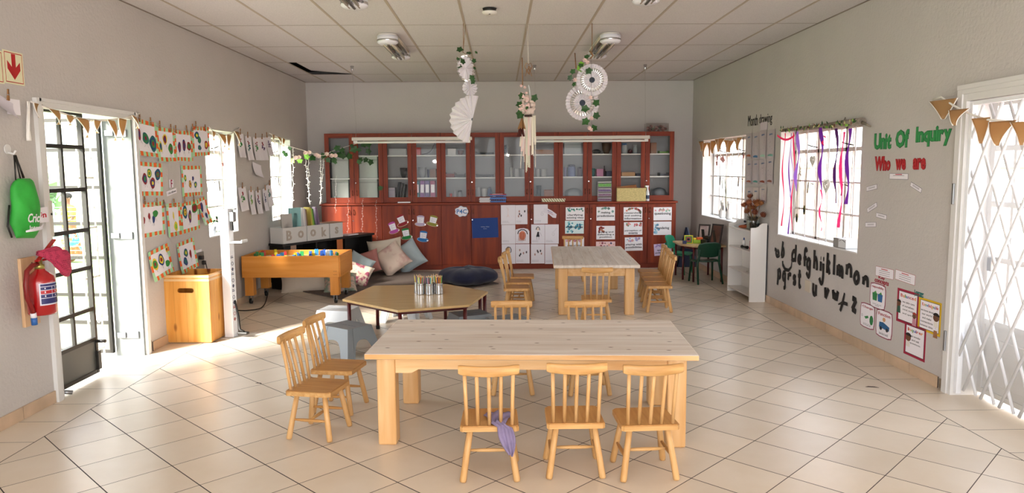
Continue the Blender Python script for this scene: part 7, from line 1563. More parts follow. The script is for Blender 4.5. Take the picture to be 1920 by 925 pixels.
# tissue box on the sill
P = Vector((RX + .075, at(1585, 460, 0, RX + .07).y, R1[2] + .012)); t = empty('tissue_box', P, R_(90)); tag(t, 'grey and white tissue box on the sill of the near right window', 'box')
b = MB().m(mat('tissue_grey', '#8f908e', .5)).box(-.125, .125, -.06, .06, 0, .085, .002); b.m(mat('tissue_pale', '#dfe4e6', .5)).box(-.126, .02, -.0608, .0608, .006, .0855); b.m(INK).tube([(-.11 + .012 * k, .0612, .062 + .014 * math.sin(k / 9 * PI)) for k in range(10)], .005, 4, flat=.2); b.build('carton', t)
MB().m(PAPER).grid(lambda u, v: ((u - .5) * .07, (v - .5) * .012 + .01 * math.sin(u * 8), .085 + .035 * math.sin(PI * u) * 1), 10, 3).build('tissue', t)

# ------------------------------------------------------------------ white shelf unit
SX0, SX1, SY0, SY1 = RX - .205, RX - .02, 8.24, 9.06; SH = .875
t = empty('shelf_unit', (RX - .11, 8.65, 0)); tag(t, 'narrow white open shelf unit with a scooped top edge standing against the right wall', 'shelf unit'); G = Matrix.Translation((-(RX - .11), -8.65, 0))
SWM = mat('shelf_white', '#e3e0dc', .4)
def side(y0):
    b = MB().m(SWM).x(G @ Matrix.Translation((0, y0, 0)) @ Matrix.Rotation(PI / 2, 4, 'X')); pts = [(SX0, 0), (SX1, 0), (SX1, SH + .03), (SX0 + .13, SH + .03), (SX0 + .105, SH + .015), (SX0 + .09, SH - .005), (SX0 + .06, SH - .018), (SX0, SH - .02)]
    b.prism(pts, -.018, 0); return b.build('side_panel', t)
side(SY0); side(SY1 - .018)
for z in (.055, .30, .565, .80): MB().m(SWM).x(G).box(SX0 + .004, SX1 - .004, SY0 + .0185, SY1 - .0185, z, z + .016, .002).build('shelf', t)
MB().m(SWM).x(G).box(SX1 - .012, SX1 - .002, SY0 + .0185, SY1 - .0185, .072, .80).build('back_panel', t)
MB().m(mat('gap_shade_paint', '#2a2a33', .8)).x(G).box(SX1 - .001, SX1 + .014, SY0 + .01, SY1 - .01, 0.02, SH + .01).build('gap_shade', t)  # dark strip painted in for the shaded gap at the wall
T0 = .816
def put(o, x, y, z, label, cat, grp=None): o.location = (x, y, z); tag(o, label, cat, grp); return o
# vase with dried flowers
t = empty('glass_vase', (RX - .10, 8.48, T0 + .001)); tag(t, 'clear glass vase stuffed with orange-brown dried protea flowers on the white shelf unit', 'vase')
b = MB().m(glassmat('vase_glass', (.9, .93, .92, 1), base=.05)).lathe([(.06, 0), (.075, .01), (.078, .10), (.07, .16), (.068, .16), (.074, .1), (.07, .014), (0, .012)], 24); b.build('vase', t)
b = MB().m(mat('dark_stems', '#3a3328', .8))
for k in range(16): a = k * 2.4; b.tube([(.03 * math.cos(a), .03 * math.sin(a), .02), (.05 * math.cos(a + 1), .05 * math.sin(a + 1), .15)], .006, 5)
b.build('stems', t)
for k in range(13):
    a = k * 2.4; rr_ = .03 + .018 * k ** .75; top = Vector((rr_ * 1.0 * math.cos(a) * .7, rr_ * 1.5 * math.sin(a), .24 + .07 * math.sin(k * 1.7) + (.06 if k < 4 else 0))); b = MB().m(mat('dry_stem', '#8a6a40', .9)).tube([(.02 * math.cos(a), .02 * math.sin(a), .1), top], .003, 5)
    b.m(mat('protea' + str(k % 3), ['#8a4c2a', '#713a22', '#9a6238'][k % 3], .9)); d_ = (top - Vector((0, 0, .05))).normalized(); M = Matrix.Translation(top) @ d_.to_track_quat('Z', 'Y').to_matrix().to_4x4(); b.x(M)
    for q in range(12):
        aa = 2 * PI * q / 12; b.add([(.008 * math.cos(aa), .008 * math.sin(aa), -.01), (.036 * math.cos(aa - .25), .036 * math.sin(aa - .25), .022), (.028 * math.cos(aa), .028 * math.sin(aa), .058), (.036 * math.cos(aa + .25), .036 * math.sin(aa + .25), .022)], [(0, 1, 2, 3)])
    b.sphere((0, 0, .02), .022, 8, 6); b.build('dried_flower', t)
o = MB().m(mat('cup_cream', '#c9c6ba', .6)).lathe([(.026, 0), (.032, .10), (.034, .105), (.029, .10), (.022, .01), (0, .01)], 18).build('cup'); put(o, RX - .09, 8.64, T0 + .001, 'small cream cup on the shelf unit left of the glass vase', 'cup')
o = MB().m(mm('#a5532c')).grid(lambda u, v: (.05 * math.sin(PI * v) * math.cos(2 * PI * u) * (1 + .3 * math.sin(10 * u * PI)), .07 * math.sin(PI * v) * math.sin(2 * PI * u), .02 - .02 * math.cos(PI * v)), 20, 8).build('dried_petals'); put(o, RX - .13, 8.70, T0 + .001, 'small heap of dried orange petals beside the cream cup', 'petals')
o = MB().m(mm('#c5c7ca')).box(-.06, .06, -.09, .09, 0, .014, .002).x(Matrix.Rotation(R_(-22), 4, 'Y')).box(-.05, .06, -.07, .07, .03, .034).build('paper_holder'); put(o, RX - .11, 8.86, T0 + .001, 'silver-white paper booklet propped on the far end of the shelf unit top', 'booklet')
S2 = .581
t = empty('glue_bottle', (RX - .12, 8.72, S2 + .001)); tag(t, 'white glue bottle with blue pointed cap on the second shelf', 'bottle'); MB().m(WHITE).lathe([(.018, 0), (.02, .004), (.02, .075), (.010, .092), (0, .092)], 14).build('bottle', t); MB().m(mat('cap_blue', '#274a8a', .4)).lathe([(.010, .09), (.009, .1), (.004, .12), (0, .12)], 12).build('cap', t)
t = empty('glue_stick', (RX - .11, 8.50, S2 + .001)); tag(t, 'red glue stick standing on the second shelf', 'glue stick'); MB().m(mat('stick_red', '#b5202a', .4)).lathe([(.016, 0), (.016, .07), (.0155, .072), (.0155, .10), (0, .10)], 14).build('tube', t)
o = MB().m(mat('fabric_red', '#c42a20', .8)).grid(lambda u, v: (.05 * math.sin(PI * v) * math.cos(2 * PI * u), .065 * math.sin(PI * v) * math.sin(2 * PI * u) * (1 + .2 * math.sin(9 * u)), .024 - .024 * math.cos(PI * v) * (1 + .2 * math.sin(14 * u))), 24, 10).build('red_cloth'); put(o, RX - .12, 8.38, S2 + .001, 'crumpled red cloth on the second shelf of the white unit', 'cloth')
o = MB().m(BLACK).tube([(0, .07, .012), (0, .03, .013), (.01, -.02, .013), (.02, -.06, .014)], [.02, .012, .014, .02], 10).build('black_cloth'); o.data.materials[0] = BLACK; put(o, RX - .165, 8.58, S2 + .008, 'small black dumbbell-shaped thing in front of the red glue stick', 'toy')
o = MB().m(mm('#c9c4bd')).tube([(.05 * math.cos(a), .08 * math.sin(a), .002 + .004 * (a / 12)) for a in [k * .5 for k in range(25)]], .0022, 5).build('wire_coil'); put(o, RX - .12, 8.45, .317, 'thin pale wire loop lying on the third shelf', 'wire')
o = MB().m(BLACK).box(-.02, .02, -.035, .035, 0, .012, .004).build('small_clip'); put(o, RX - .12, 8.35, .072, 'small dark clip on the bottom shelf', 'clip')

# ------------------------------------------------------------------ little table, green chairs, frames
t = empty('small_table', (2.76, 10.08, 0), R_(0)); tag(t, 'small pale-topped table with dark red legs in the back right corner', 'table')
b = MB().m(mat('small_top', '#c7a77a', .35)).prism([(-.28, .36), (-.28, -.12), (-.16, -.36), (.27, -.36), (.27, .36)], .475, .497); b.build('tabletop', t)
for (x, y) in ((-.24, .32), (-.15, -.31), (.23, .32), (.23, -.32), (-.24, -.1)): MB().m(MAROON).tube([(x, y, 0), (x, y, .475)], .0145, 10).build('leg', t)
b = MB().m(MAROON)
for p, q in (((-.24, .32), (-.24, -.1)), ((-.24, -.1), (-.15, -.31)), ((-.15, -.31), (.23, -.32)), ((.23, -.32), (.23, .32)), ((.23, .32), (-.24, .32))): b.tube([(p[0], p[1], .455), (q[0], q[1], .455)], .011, 6)
b.build('frame_rail', t)
def green_chair(loc, rz, m, label):
    t = empty('plastic_chair', loc, rz); tag(t, label, 'chair', 'green plastic stacking chairs')
    # faces +y ; seat shell
    def seat(u, v): x = (u - .5) * .31; y = (v - .5) * .30; return (x, y, .298 + .012 * (2 * (u - .5)) ** 2 - .02 * max(0, v - .8) * 3 + .0)
    b = MB().m(m).grid(seat, 12, 12); b.build('seat', t, solid=.01)
    def back(u, v):
        x0 = (u - .5) * 2; wv = .165 * (1 - .10 * max(0, v - .7) / .3 * x0 * x0) ; x = x0 * (wv - .02 * (1 - v)); z = .36 + .20 * v - .028 * abs(x0) ** 3 * max(0, v - .6) / .4 + .02 * abs(x0) ** 3 * (1 - v); return (x, -.155 - .05 * v + .035 * x0 * x0, z)
    b = MB().m(m).grid(back, 18, 12); b.build('backrest', t, solid=.012)
    for s in (-1, 1):
        b = MB().m(m); b.tube([(s * .165, .13, .005), (s * .15, .10, .28), (s * .15, .02, .30), (s * .15, -.10, .30)], [.013, .016, .016, .015], 8); b.build('front_leg', t)
        b = MB().m(m); b.tube([(s * .17, -.22, .005), (s * .15, -.13, .28), (s * .14, -.155, .36), (s * .135, -.17, .46)], [.013, .017, .017, .012], 8); b.build('rear_leg', t)
    return t
GC = mat('chair_green_dark', '#0b3a27', .35); GC2 = mat('chair_green_bright', '#1a7f5a', .35)
green_chair((2.745, 9.72, 0), R_(6), GC, 'dark green plastic chair with its back to the room, at the small corner table')
green_chair((2.62, 10.56, 0), R_(180 + 55), GC2, 'bright green plastic chair behind the small corner table, beside the cabinets')
def pframe(loc, rz, w, h, m_in, label):
    t = empty('picture_frame', loc, rz); t.rotation_euler = (R_(-12), 0, rz); tag(t, label, 'picture frame', 'dark frames on the corner table')
    b = MB().m(mat('frame_dark', '#241a16', .4)); f = .022
    b.box(-w / 2, w / 2, -.008, .008, 0, f, .002); b.box(-w / 2, w / 2, -.008, .008, h - f, h, .002); b.box(-w / 2, -w / 2 + f, -.008, .008, f, h - f, .002); b.box(w / 2 - f, w / 2, -.008, .008, f, h - f, .002); b.build('frame', t)
    MB().m(m_in).box(-w / 2 + f, w / 2 - f, -.002, .004, f, h - f).build('picture', t); MB().m(GLASS).box(-w / 2 + f, w / 2 - f, -.006, -.004, f, h - f).build('pane', t)
    b = MB().m(BLACK); b.x(Matrix.Rotation(R_(24), 4, 'X')); b.box(-.02, .02, .008, .014, .0, h * .7); b.build('easel_leg', t)
m1 = mat('photo_mauve', '#8f6c66', .5, col2='#c9bcb8', nscale=6)
pframe((2.86, 10.22, .515), R_(-38), .17, .235, m1, 'dark picture frame with a mauve picture, left of the two by the window')
pframe((2.90, 9.80, .515), R_(-62), .20, .27, mat('photo_brown', '#7a4a34', .5, col2='#3c2a24', nscale=5), 'dark picture frame partly hidden by the white shelf unit')
o = MB().m(BLACK).box(-.10, .07, -.07, .07, 0, .06, .01).box(-.05, .05, -.05, .05, .06, .11, .01).build('black_case'); put(o, 2.88, 9.90, .498, 'black case standing on the corner table between the frames', 'case'); o.location.y = 9.98; o.rotation_euler = (0, 0, R_(20))
def toy(loc, rz, label, parts): t = empty('shape_puzzle', loc, rz); tag(t, label, 'toy'); 
def toyrings(loc, rz, s, label, cols_):
    t = empty('nested_ring_toy', loc, rz); tag(t, label, 'toy')
    for k, c in enumerate(cols_):
        q = s * (1 - .24 * k) / 2; th = s * .09; b = MB().m(mat('toy_' + c[1:], c, .4)); zc = s / 2
        b.box(-q, q, -.02, .02, zc - q, zc - q + th, .002); b.box(-q, q, -.02, .02, zc + q - th, zc + q, .002); b.box(-q, -q + th, -.02, .02, zc - q + th, zc + q - th, .002); b.box(q - th, q, -.02, .02, zc - q + th, zc + q - th, .002); b.build('square_ring', t)
toyrings((2.60, 10.02, .498), R_(-8), .115, 'toy of nested yellow, green and red square rings on the corner table', ['#d9cf2a', '#2f8a3c', '#b83a2c'])
o = MB().m(mat('toy_lime', '#9ac23a', .4)).box(-.07, .07, -.03, .03, 0, .05, .006).m(mat('toy_orange', '#d9642a', .4)).box(-.02, .06, -.032, .032, .05, .085, .006).m(mat('toy_yellow', '#e0c52a', .4)).box(-.07, -.03, -.03, .03, .05, .075, .006).build('toy_train'); put(o, 2.74, 10.05, .498, 'lime, orange and yellow block toy behind the dark green chair', 'toy')
o = MB().m(mat('toy_navy', '#232f5c', .4)).box(-.025, .025, -.025, .025, 0, .045, .004).build('toy_block'); put(o, 2.54, 10.0, .498, 'small navy block at the left edge of the corner table', 'block')
# folded navy thing in the corner
b = MB().m(mat('slate_blue', '#2f3b58', .7)); b.add([(-.14, 0, 0), (.16, 0, 0), (.0, .0, .62), (-.02, .05, .62), (-.14, .09, 0), (.16, .09, 0)], [(0, 1, 2), (5, 4, 3), (0, 2, 3, 4), (1, 5, 3, 2), (0, 4, 5, 1)]); b.m(mm('#8fa3bf')).tube([(.165, -.004, 0), (.0, -.006, .62)], .008, 6); o = b.build('folded_tent'); put(o, 2.90, 11.25, 0.0, 'folded slate-blue fabric panel leaning in the back right corner', 'fabric panel')

# ------------------------------------------------------------------ ceiling things
def ceiling_light(x, y, label):
    t = empty('ceiling_light', (x, y, CZ)); tag(t, label, 'ceiling light', 'long surface-mounted ceiling lights'); L, r = .5, .105
    st = lambda k, rr: [(rr * math.cos(a), L + rr * math.sin(a)) for a in [PI * q / 14 for q in range(15)]] + [(-rr * math.cos(a), -L - rr * math.sin(a)) for a in [PI * q / 14 for q in range(15)]]
    MB().m(mat('light_base', '#d4cfc6', .5)).prism(st(0, r * .92), -.02, -.004).build('base_plate', t)
    for s in (-1, 1):
        b = MB().m(mat('lamp_white', '#e9e9ee', .35)); b.lathe([(.02, -.10), (r * .8, -.10), (r, -.085), (r, -.02), (r * .96, -.02)], 24, c=(0, s * L, 0)); b.m(CHROME).lathe([(r + .001, -.075), (r + .003, -.07), (r + .003, -.06), (r + .001, -.055)], 24, c=(0, s * L, 0)); b.build('end_cap', t)
    b = MB()
    for k in range(7):
        a = R_(-90 + (k - 3) * 27); x0, z0 = r * .85 * math.cos(a), -.02 + r * .75 * math.sin(a); b.m(mat('lamp_rib', '#d9cdb8', .25, .4) if k % 2 == 0 else mat('lamp_slot', '#6a6259', .2, .7)); b.tube([(x0, -L, z0), (x0, L, z0)], .014, 6)
    b.build('louvre', t)
ceiling_light(-1.125, 8.1, 'long ceiling light with round white end caps, left of the hanging paper fans'); ceiling_light(1.135, 8.1, 'long ceiling light with round white end caps, right of the hanging paper fans')
ceiling_light(-1.13, 5.42, 'ceiling light cut off by the top edge, left one'); ceiling_light(1.14, 5.3, 'ceiling light cut off by the top edge, right one')
P = at(918, 22, 2, CZ - .03); t = empty('smoke_detector', (P.x, P.y, CZ)); tag(t, 'round white smoke detector on the ceiling', 'smoke detector')
MB().m(BLACK).lathe([(.05, -.03), (.06, -.005), (0, -.005)], 24).build('mount', t); b = MB().m(mat('detector_white', '#d9d5cb', .5)).lathe([(0, -.055), (.04, -.055), (.062, -.045), (.066, -.03), (.05, -.026), (0, -.026)], 28); b.m(BLACK).tube([(.0, -.03, -.0552), (.0, -.03, -.058)], .008, 10); b.build('cover', t)
# hanging fluorescent battens
def batten(x0, x1, y, z, label, cupx):
    t = empty('fluorescent_batten', ((x0 + x1) / 2, y, z)); tag(t, label, 'light fitting', 'hanging fluorescent battens'); w = (x1 - x0) / 2
    MB().m(mat('batten_white', '#c9c4ba', .5)).box(-w, w, -.03, .03, .0, .045, .006).build('housing', t)
    b = MB().m(mat('tube_glass', '#e8e6e2', .2)).tube([(-w + .06, 0, -.022), (w - .06, 0, -.022)], .015, 12); b.build('tube_lamp', t)
    MB().m(WHITE).box(-w + .02, -w + .07, -.014, .014, -.035, 0, .003).box(w - .07, w - .02, -.014, .014, -.035, 0, .003).build('lamp_holder', t)
    for s in (-1, 1):
        xx = s * (w - .05); b = MB().m(mat('wire_grey', '#a39d94', .5)).tube([(xx + (.0), 0, .045), (xx - s * .01, 0, .2), (cupx if s * cupx > 0 else xx, 0, CZ - z - .04)], .0018, 5); b.build('suspension_wire', t)
        cx_ = cupx if s * cupx > 0 else xx
        MB().m(CHROME).lathe([(.006, CZ - z - .075), (.012, CZ - z - .07), (.024, CZ - z - .004), (0, CZ - z - .004)], 14, c=(cx_, 0, 0)).build('ceiling_cup', t)
ya_ = 9.85; xa = at(660, 262, 1, ya_).x; xb = at(885, 262, 1, ya_).x; z_ = at(700, 264, 1, ya_).z
batten(xa, xb, ya_, z_, 'long pale fluorescent batten hanging in front of the left half of the cabinets', -(xb - xa) / 2 + .03)
xa = at(996, 262, 1, ya_).x; xb = at(1218, 262, 1, ya_).x
batten(xa, xb, ya_, z_, 'long pale fluorescent batten hanging in front of the right half of the cabinets', (xb - xa) / 2 - .07)

# ------------------------------------------------------------------ paper-fan mobiles
FANW = mat('fan_white', '#e6e1e4', .6); FANS = mat('fan_silver', '#cfcdca', .25, .7); FANC = mat('fan_centre', '#6f7884', .3, .6)
def fan(b, c, r, n, a0=0, a1=2 * PI, depth=.018, bands=((.0, .18, 2), (.18, .52, 0), (.52, .74, 1), (.74, 1.0, 0)), M=None, scallop=False):
    b.x(Matrix.Translation(c) @ (M or Matrix.Identity(4)))
    for (f0, f1, mi) in bands:
        b.m([FANW, FANS, FANC][mi]); vs = []; fs = []
        for k in range(n + 1):
            a = a0 + (a1 - a0) * k / n; d = depth * (1 if k % 2 else -1)
            for f in (f0, f1):
                rr_ = r * f * (.96 if (scallop and k % 2 and f == 1) else 1); vs.append((rr_ * math.cos(a), d * f + (-.012 if mi == 1 else 0) * (k % 2), rr_ * math.sin(a)))
        for k in range(n): fs.append((2 * k, 2 * k + 1, 2 * k + 3, 2 * k + 2))
        b.add(vs, fs)
    b.x()
def ivy_leaf(b, p, s, rot, m=None):
    pts = [(0, -.45), (.36, -.56), (.40, -.15), (.62, .12), (.32, .32), (0, .75), (-.32, .32), (-.62, .12), (-.40, -.15), (-.36, -.56)]
    b.m(m or LEAF); R2_ = Matrix.Translation(p) @ rot; vs = [R2_ @ Vector((0, 0, .0))] + [R2_ @ Vector((x * s, .12 * s * abs(x), y * s)) for x, y in pts]
    X = b.X; b.x(); b.add([tuple(v) for v in vs], [(0, i + 1, (i + 1) % 10 + 1) for i in range(10)]); b.x(X)
def rr3(a=60, c=60): return Matrix.Rotation(R_(rnd.uniform(-180, 180)), 4, 'Y') @ Matrix.Rotation(R_(rnd.uniform(-a, a)), 4, 'Z') @ Matrix.Rotation(R_(rnd.uniform(-c, c)), 4, 'X')
def mobile(u, Y, label): P = Vector((at(u, 60, 1, Y).x, Y, CZ)); t = empty('paper_fan_mobile', P); tag(t, label, 'mobile'); return t, (lambda uu, vv, dy=0: at(uu, vv, 1, Y + dy) - P)
t, q = mobile(869, 7.04, 'hanging mobile of two small rosettes over a big half-opened white fan, left of the tassels')
MB().m(TWINE).tube([(0, 0, -.003), q(869, 95)], .003, 6).tube([q(873, 46), q(868, 100)], .0022, 6).build('twine', t)
b = MB(); fan(b, q(873, 128), .125, 34, M=Matrix.Rotation(R_(48), 4, 'Z'), bands=((0, .85, 0), (.85, 1, 1)), scallop=True); b.build('rosette', t)
b = MB(); fan(b, q(881, 165, .05), .075, 28, M=Matrix.Rotation(R_(20), 4, 'Z'), bands=((0, 1, 0),), scallop=True); b.build('rosette', t)
b = MB(); fan(b, q(886, 224), .225, 24, R_(72), R_(262), depth=.03, bands=((0, .06, 2), (.06, .55, 0), (.55, 1, 0)), M=Matrix.Rotation(R_(-14), 4, 'Z')); b.build('half_fan', t)
MB().m(STRING).tube([q(874, 130), q(881, 165), q(878, 185)], .0018, 5).build('thread', t)
b = MB()
for (u, v, s) in ((862, 93, .06), (879, 99, .05), (859, 111, .04), (868, 115, .055), (861, 124, .05), (889, 114, .045), (890, 128, .03), (885, 146, .055), (887, 153, .05), (893, 98, .03)): ivy_leaf(b, q(u, v, -.06), s * .9, rr3(40, 40))
b.m(TWINE).tube([q(862, 92), q(875, 104), q(890, 112), q(884, 150)], .002, 5); b.build('ivy', t)
t, q = mobile(1110, 7.06, 'hanging mobile of two large silver-ringed paper fans with ivy, right of the tassels')
MB().m(TWINE).tube([(0, 0, -.003), q(1110, 100)], .0035, 6).tube([q(1106, 96), q(1112, 104), q(1107, 110)], .008, 6).tube([q(1078, 100, .4), q(1080, 128, .2)], .006, 6).build('twine', t)
b = MB(); fan(b, q(1110, 150), .15, 60, depth=.012); b.build('paper_fan', t)
b = MB(); fan(b, q(1092, 193, .25), .172, 60, depth=.012, M=Matrix.Rotation(R_(12), 4, 'Z')); b.build('paper_fan', t)
b = MB().m(mm('#7a6a72')).tube([q(1108, 108, -.02), q(1109, 180, -.03), q(1109, 240, -.03)], .0016, 5)
for (u, v, s) in ((1100, 106, .05), (1104, 133, .06), (1074, 134, .05), (1069, 146, .05), (1089, 122, .05), (1118, 193, .065), (1097, 204, .07), (1118, 217, .065), (1098, 228, .07), (1114, 240, .06), (1076, 158, .04)): ivy_leaf(b, q(u, v, -.05), s * .95, rr3(35, 30))
b.m(LEAFL)
for (u, v) in ((1085, 127), (1090, 120), (1087, 132)): ivy_leaf(b, q(u, v, -.04), .05, rr3(), LEAFL)
b.build('ivy', t)
b = MB().m(PINK)
for (u, v) in ((1096, 113), (1101, 117), (1078, 150), (1107, 183), (1109, 222), (1108, 243), (1105, 240)):
    for k in range(5): a = k * 1.25; p = q(u, v, -.05); b.add([p, p + Vector((.02 * math.cos(a), -.008, .02 * math.sin(a))), p + Vector((.02 * math.cos(a + .9), -.01, .02 * math.sin(a + .9)))], [(0, 1, 2)])
b.build('blossoms', t)
# tassel hanging
t, q = mobile(990, 7.05, 'hanging tassel of cream and pink ribbons and beads under a crochet ball'); t['category'] = 'hanging'; t.name = 'tassel_hanging'
MB().m(STRING).tube([(0, 0, -.003), q(991, 120)], .0022, 6).tube([q(987, 45), q(990, 118)], .0014, 5).build('twine', t)
b = MB().m(TWINE)
for k in range(7): a = k * .9; b.tube([q(991, 122 + k), q(991 + 5 * math.sin(a), 127 + k * 1.2, .02), q(993, 134 + k)], .0028, 5)
for s in (-1, 1): b.tube([q(991, 121), q(991 + 4 * s, 118), q(991 + 7 * s, 125), q(991 + s * 3, 132), q(991 + s * 6, 143)], .0035, 5)
b.tube([q(979, 108, 1.2 * 0), q(980, 160)], .005, 6); b.build('bow', t)
b = MB().m(mm('#dcc9bd'))
for k in range(60): a, e = rnd.uniform(0, 2 * PI), math.acos(rnd.uniform(-1, 1)); c = q(989, 199); b.sphere((c.x + .065 * math.sin(e) * math.cos(a) * .9, c.y + .06 * math.sin(e) * math.sin(a), c.z + .085 * math.cos(e)), .02, 7, 5)
b.build('crochet_ball', t)
b = MB().m(PINK)
for k in range(22): c = q(983 + rnd.uniform(-9, 9), 192 + rnd.uniform(-18, 16), -.07); a = rnd.uniform(0, 6); b.sphere(c, .014, 6, 4, sc=(1, .5, .8))
for (u, v) in ((977, 161), (984, 164)): b.sphere(q(u, v, -.03), .014, 6, 4)
b.build('blossoms', t)
b = MB()
for (u, v, s) in ((978, 180, .06), (1002, 184, .06), (974, 196, .06), (973, 214, .065), (976, 217, .06), (988, 202, .03)): ivy_leaf(b, q(u, v, -.08), s, rr3(35, 30))
b.build('ivy', t)
b = MB().m(mm('#d9dade')).tube([q(991, 160, -.05), q(993, 170, -.06), q(994, 184, -.05)], [.012, .02, .008], 8, flat=.3); b.build('silver_drop', t)
b = MB()
for k in range(26):
    u = 975 + k * 1.15; m = [mm('#e5dcc8'), mm('#d9c9c4'), mm('#e2c6bd'), mm('#cfcbb6')][k % 4]; top = q(u if u > 983 else u + 3, 217 + (0 if u > 983 else 28), .03 * math.sin(k * 2.1)); L = 58 + 18 * math.sin(k * 1.3) + (28 if 985 < u < 993 else 0)
    if k % 3 == 1:
        bot = q(u, min(325, 222 + L + 20), .03 * math.sin(k * 2.1)); n = int((top - bot).length / .014); b.m(mm('#e8e2d6'))
        for j in range(n): b.sphere(top.lerp(bot, j / n), .0062, 6, 4)
    else:
        bot = q(u + rnd.uniform(-1, 1), 217 + L, .03 * math.sin(k * 2.1)); hw = .008; b.m(m).grid(lambda uu, vv: tuple(top.lerp(bot, vv) + Vector(((uu - .5) * 2 * hw, .006 * math.sin(vv * 8 + k), 0))), 2, 12)
b.build('tassels', t)
b = MB().m(mm('#a8794e'))
for k in range(16): a = rnd.uniform(-1, 1); b.tube([q(979, 220, -.03), q(979 + a * 8, 242, -.03 + .03 * math.sin(k))], .004, 4)
b.m(mm('#4d1a16'))
for k in range(18): a = rnd.uniform(-1, 1); b.tube([q(977 + a * 3, 240, -.04), q(977 + a * 7, 256, -.04 + .03 * math.sin(k))], .005, 4)
b.m(mm('#3a2420'))
for k in range(14): b.sphere(q(984 + k, 217 + 1.5 * math.sin(k * 2), -.06), .007, 6, 4)
b.build('dark_tassel', t)

# ------------------------------------------------------------------ fairy lights and ivy garland at the back left
def w3(u, v, Y): return at(u, v, 1, Y)
gp = [Vector((LX + .01, 10.4, at(545, 272, 1, 10.4).z)), w3(575, 284, 10.55), w3(603, 292, 10.7), w3(622, 284, 10.85), w3(650, 275, 10.95), w3(672, 268, 11.05), w3(690, 262, 11.15)]
gp = smooth(gp, 5); O2 = gp[0].copy(); t = empty('ivy_garland', O2); tag(t, 'ivy garland with pink blossoms strung from the left window corner across the first glazed cabinet', 'garland')
b = MB().m(mm('#e4dcd6')).tube([p - O2 for p in gp], .004, 6); b.build('cord', t)
b = MB()
for (u, v, s) in ((548, 302, .075), (562, 302, .07), (575, 294, .08), (586, 296, .09), (606, 292, .08), (615, 300, .07), (623, 290, .08), (626, 300, .08), (632, 278, .085), (636, 290, .09), (641, 281, .07), (643, 293, .08), (655, 293, .09), (664, 280, .10), (660, 274, .06), (673, 281, .06), (682, 271, .09), (690, 271, .09), (691, 284, .08), (676, 300, .07), (673, 304, .07), (686, 300, .07), (695, 304, .08), (713, 353, .07), (543, 278, .06), (536, 290, .06), (532, 286, .05), (628, 304, .06), (645, 287, .05)):
    ivy_leaf(b, w3(u, v, 10.5 + (u - 545) * .0042) - O2, s, rr3(30, 30), LEAFL if u in (548, 562, 575) else None)
b.build('ivy', t)
b = MB().m(PINK)
for (u, v) in ((555, 296), (561, 295), (573, 287), (580, 286), (594, 291), (598, 293), (613, 289), (622, 292), (629, 292)):
    for k in range(6): a = k * 1.05; p = w3(u, v, 10.45) - O2; b.add([p, p + Vector((.035 * math.cos(a), -.01, .03 * math.sin(a))), p + Vector((.035 * math.cos(a + .8), -.012, .03 * math.sin(a + .8)))], [(0, 1, 2)])
b.build('blossoms', t)
FL = mat('fairy_wire', '#e6e0dc', .5); BULB = mat('fairy_bulb', '#f6f2ea', .3)
O3 = w3(549, 276, 10.3); t = empty('fairy_lights', O3); tag(t, 'curtain of unlit white fairy light strands hanging from the ivy garland', 'fairy lights')
for (u0, v0, u1, v1, Y) in ((550, 276, 549, 384, 10.35), (573, 298, 581, 384, 10.5), (578, 300, 580, 384, 10.52), (601, 296, 602, 384, 10.6), (607, 297, 600, 384, 10.6), (630, 330, 629, 400, 10.85), (653, 372, 652, 445, 10.85), (680, 372, 679, 440, 11.0), (705, 375, 706, 450, 11.05)):
    A, B2 = w3(u0, v0, Y) - O3, w3(u1, v1, Y) - O3; b = MB().m(FL); P = [A.lerp(B2, k / 14) + Vector((.008 * math.sin(k * 1.9 + u0), .006 * math.cos(k * 1.3), 0)) for k in range(15)]; b.tube(P, .004 if u0 < 620 else .0014, 5)
    b.m(BULB)
    for k in range(1, 14): p = P[k]; s = 1 if k % 2 else -1; b.tube([p, p + Vector((s * (.022 if u0 < 620 else .012), 0, .004))], [.002, .005 if u0 < 620 else .0025], 5)
    b.build('light_strand', t)

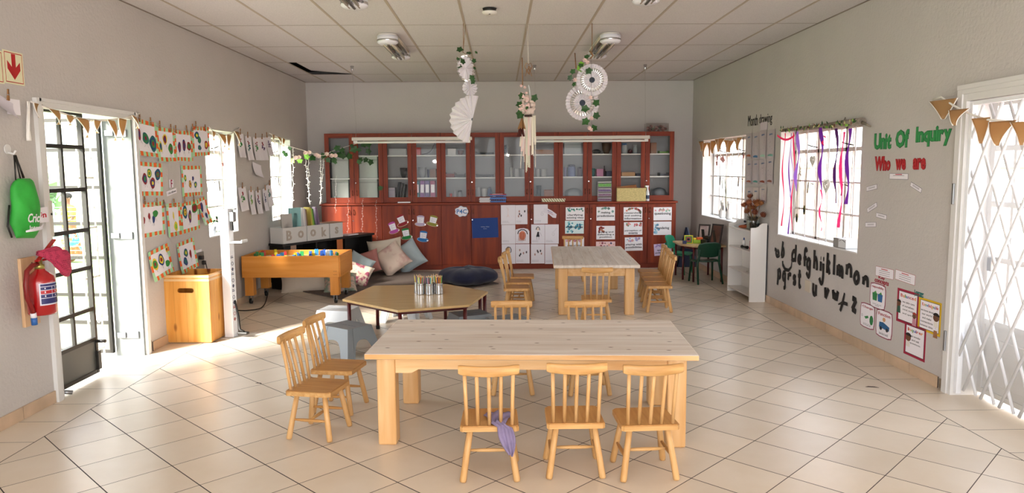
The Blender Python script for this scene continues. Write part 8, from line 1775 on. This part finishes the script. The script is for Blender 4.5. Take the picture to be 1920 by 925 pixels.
# dark chips of broken tile on the floor
for (x, y, s, lab) in ((*at(1633, 726, 2, 0).xy, .03, 'dark chipped hole in a floor tile on the right side of the room'), (*at(485, 719, 2, 0).xy, .018, 'small dark chip on the floor left of the chairs'), (*at(1037, 581, 2, 0).xy, .014, 'small dark chip on the floor left of the far table')):
    o = MB().m(mat('chip_dark', '#3a302a', .9)).prism([(-s * 1.3, 0), (-s * .4, s * .5), (s * .9, s * .1), (s * 1.5, -s * .8), (s * .3, -s * .3)], .0003, .002).build('tile_chip'); o.location = (x, y, 0); tag(o, lab, 'chip')

# pot plant and teal toy on the sill of the first left window
t = empty('pot_plant', (LX - .10, at(396, 435, 0, LX - .1).y, L1[2] + .012)); tag(t, 'small potted plant with red flowers on the sill of the first left window', 'plant')
MB().m(mat('pot_pale', '#c9d2de', .5)).lathe([(.04, 0), (.055, .09), (.05, .09), (.04, .06), (0, .06)], 16).build('pot', t)
b = MB()
for k in range(40): p = Vector((rnd.gauss(0, .035), rnd.gauss(0, .045), .11 + rnd.random() * .09)); s_ = .025; q_ = Vector((rnd.gauss(0, 1), rnd.gauss(0, 1), rnd.gauss(0, 1))).normalized(); r2 = q_.orthogonal().normalized(); b.m([LEAFL, LEAF, RST][k % 3 if p.z > .15 else k % 2]); b.add([p - q_ * s_, p + r2 * s_ * .6, p + q_ * s_, p - r2 * s_ * .6], [(0, 1, 2, 3)])
b.build('leaves', t)
o = MB().m(mat('teal_toy', '#4fb5aa', .5)).tube([(0, -.06, .02), (0, 0, .03), (0, .05, .055), (.01, .08, .06)], [.018, .024, .02, .01], 8).build('toy'); o.location = (LX - .1, L1[1] - .12, L1[2] + .012); tag(o, 'small teal toy at the far end of the first left window sill', 'toy')
# two unseen bulbs added behind the camera to put glints in the glass doors
for (u, v, lab) in ((815, 303, 'left'), (953, 290, 'right')):
    p1 = at(u, v, 1, UY + .011); k = (2 * (UY + .011) + 2.0) / (UY + .011); x, z = p1.x * k, H + (p1.z - H) * k
    t = empty('glint_bulb', (x, -2.0, z)); tag(t, 'added lit bulb for the glints in the cabinet glass, %s of two' % lab, 'added lamp')
    MB().m(mat('bulb_glow', (1, .95, .88, 1), .5, emis=260)).sphere((0, 0, 0), .055).build('bulb', t)
    MB().m(WHITE).tube([(0, 0, .025), (0, 0, .07)], .016, 10).tube([(0, 0, .07), (0, 0, CZ - z)], .003, 6).build('cord', t)
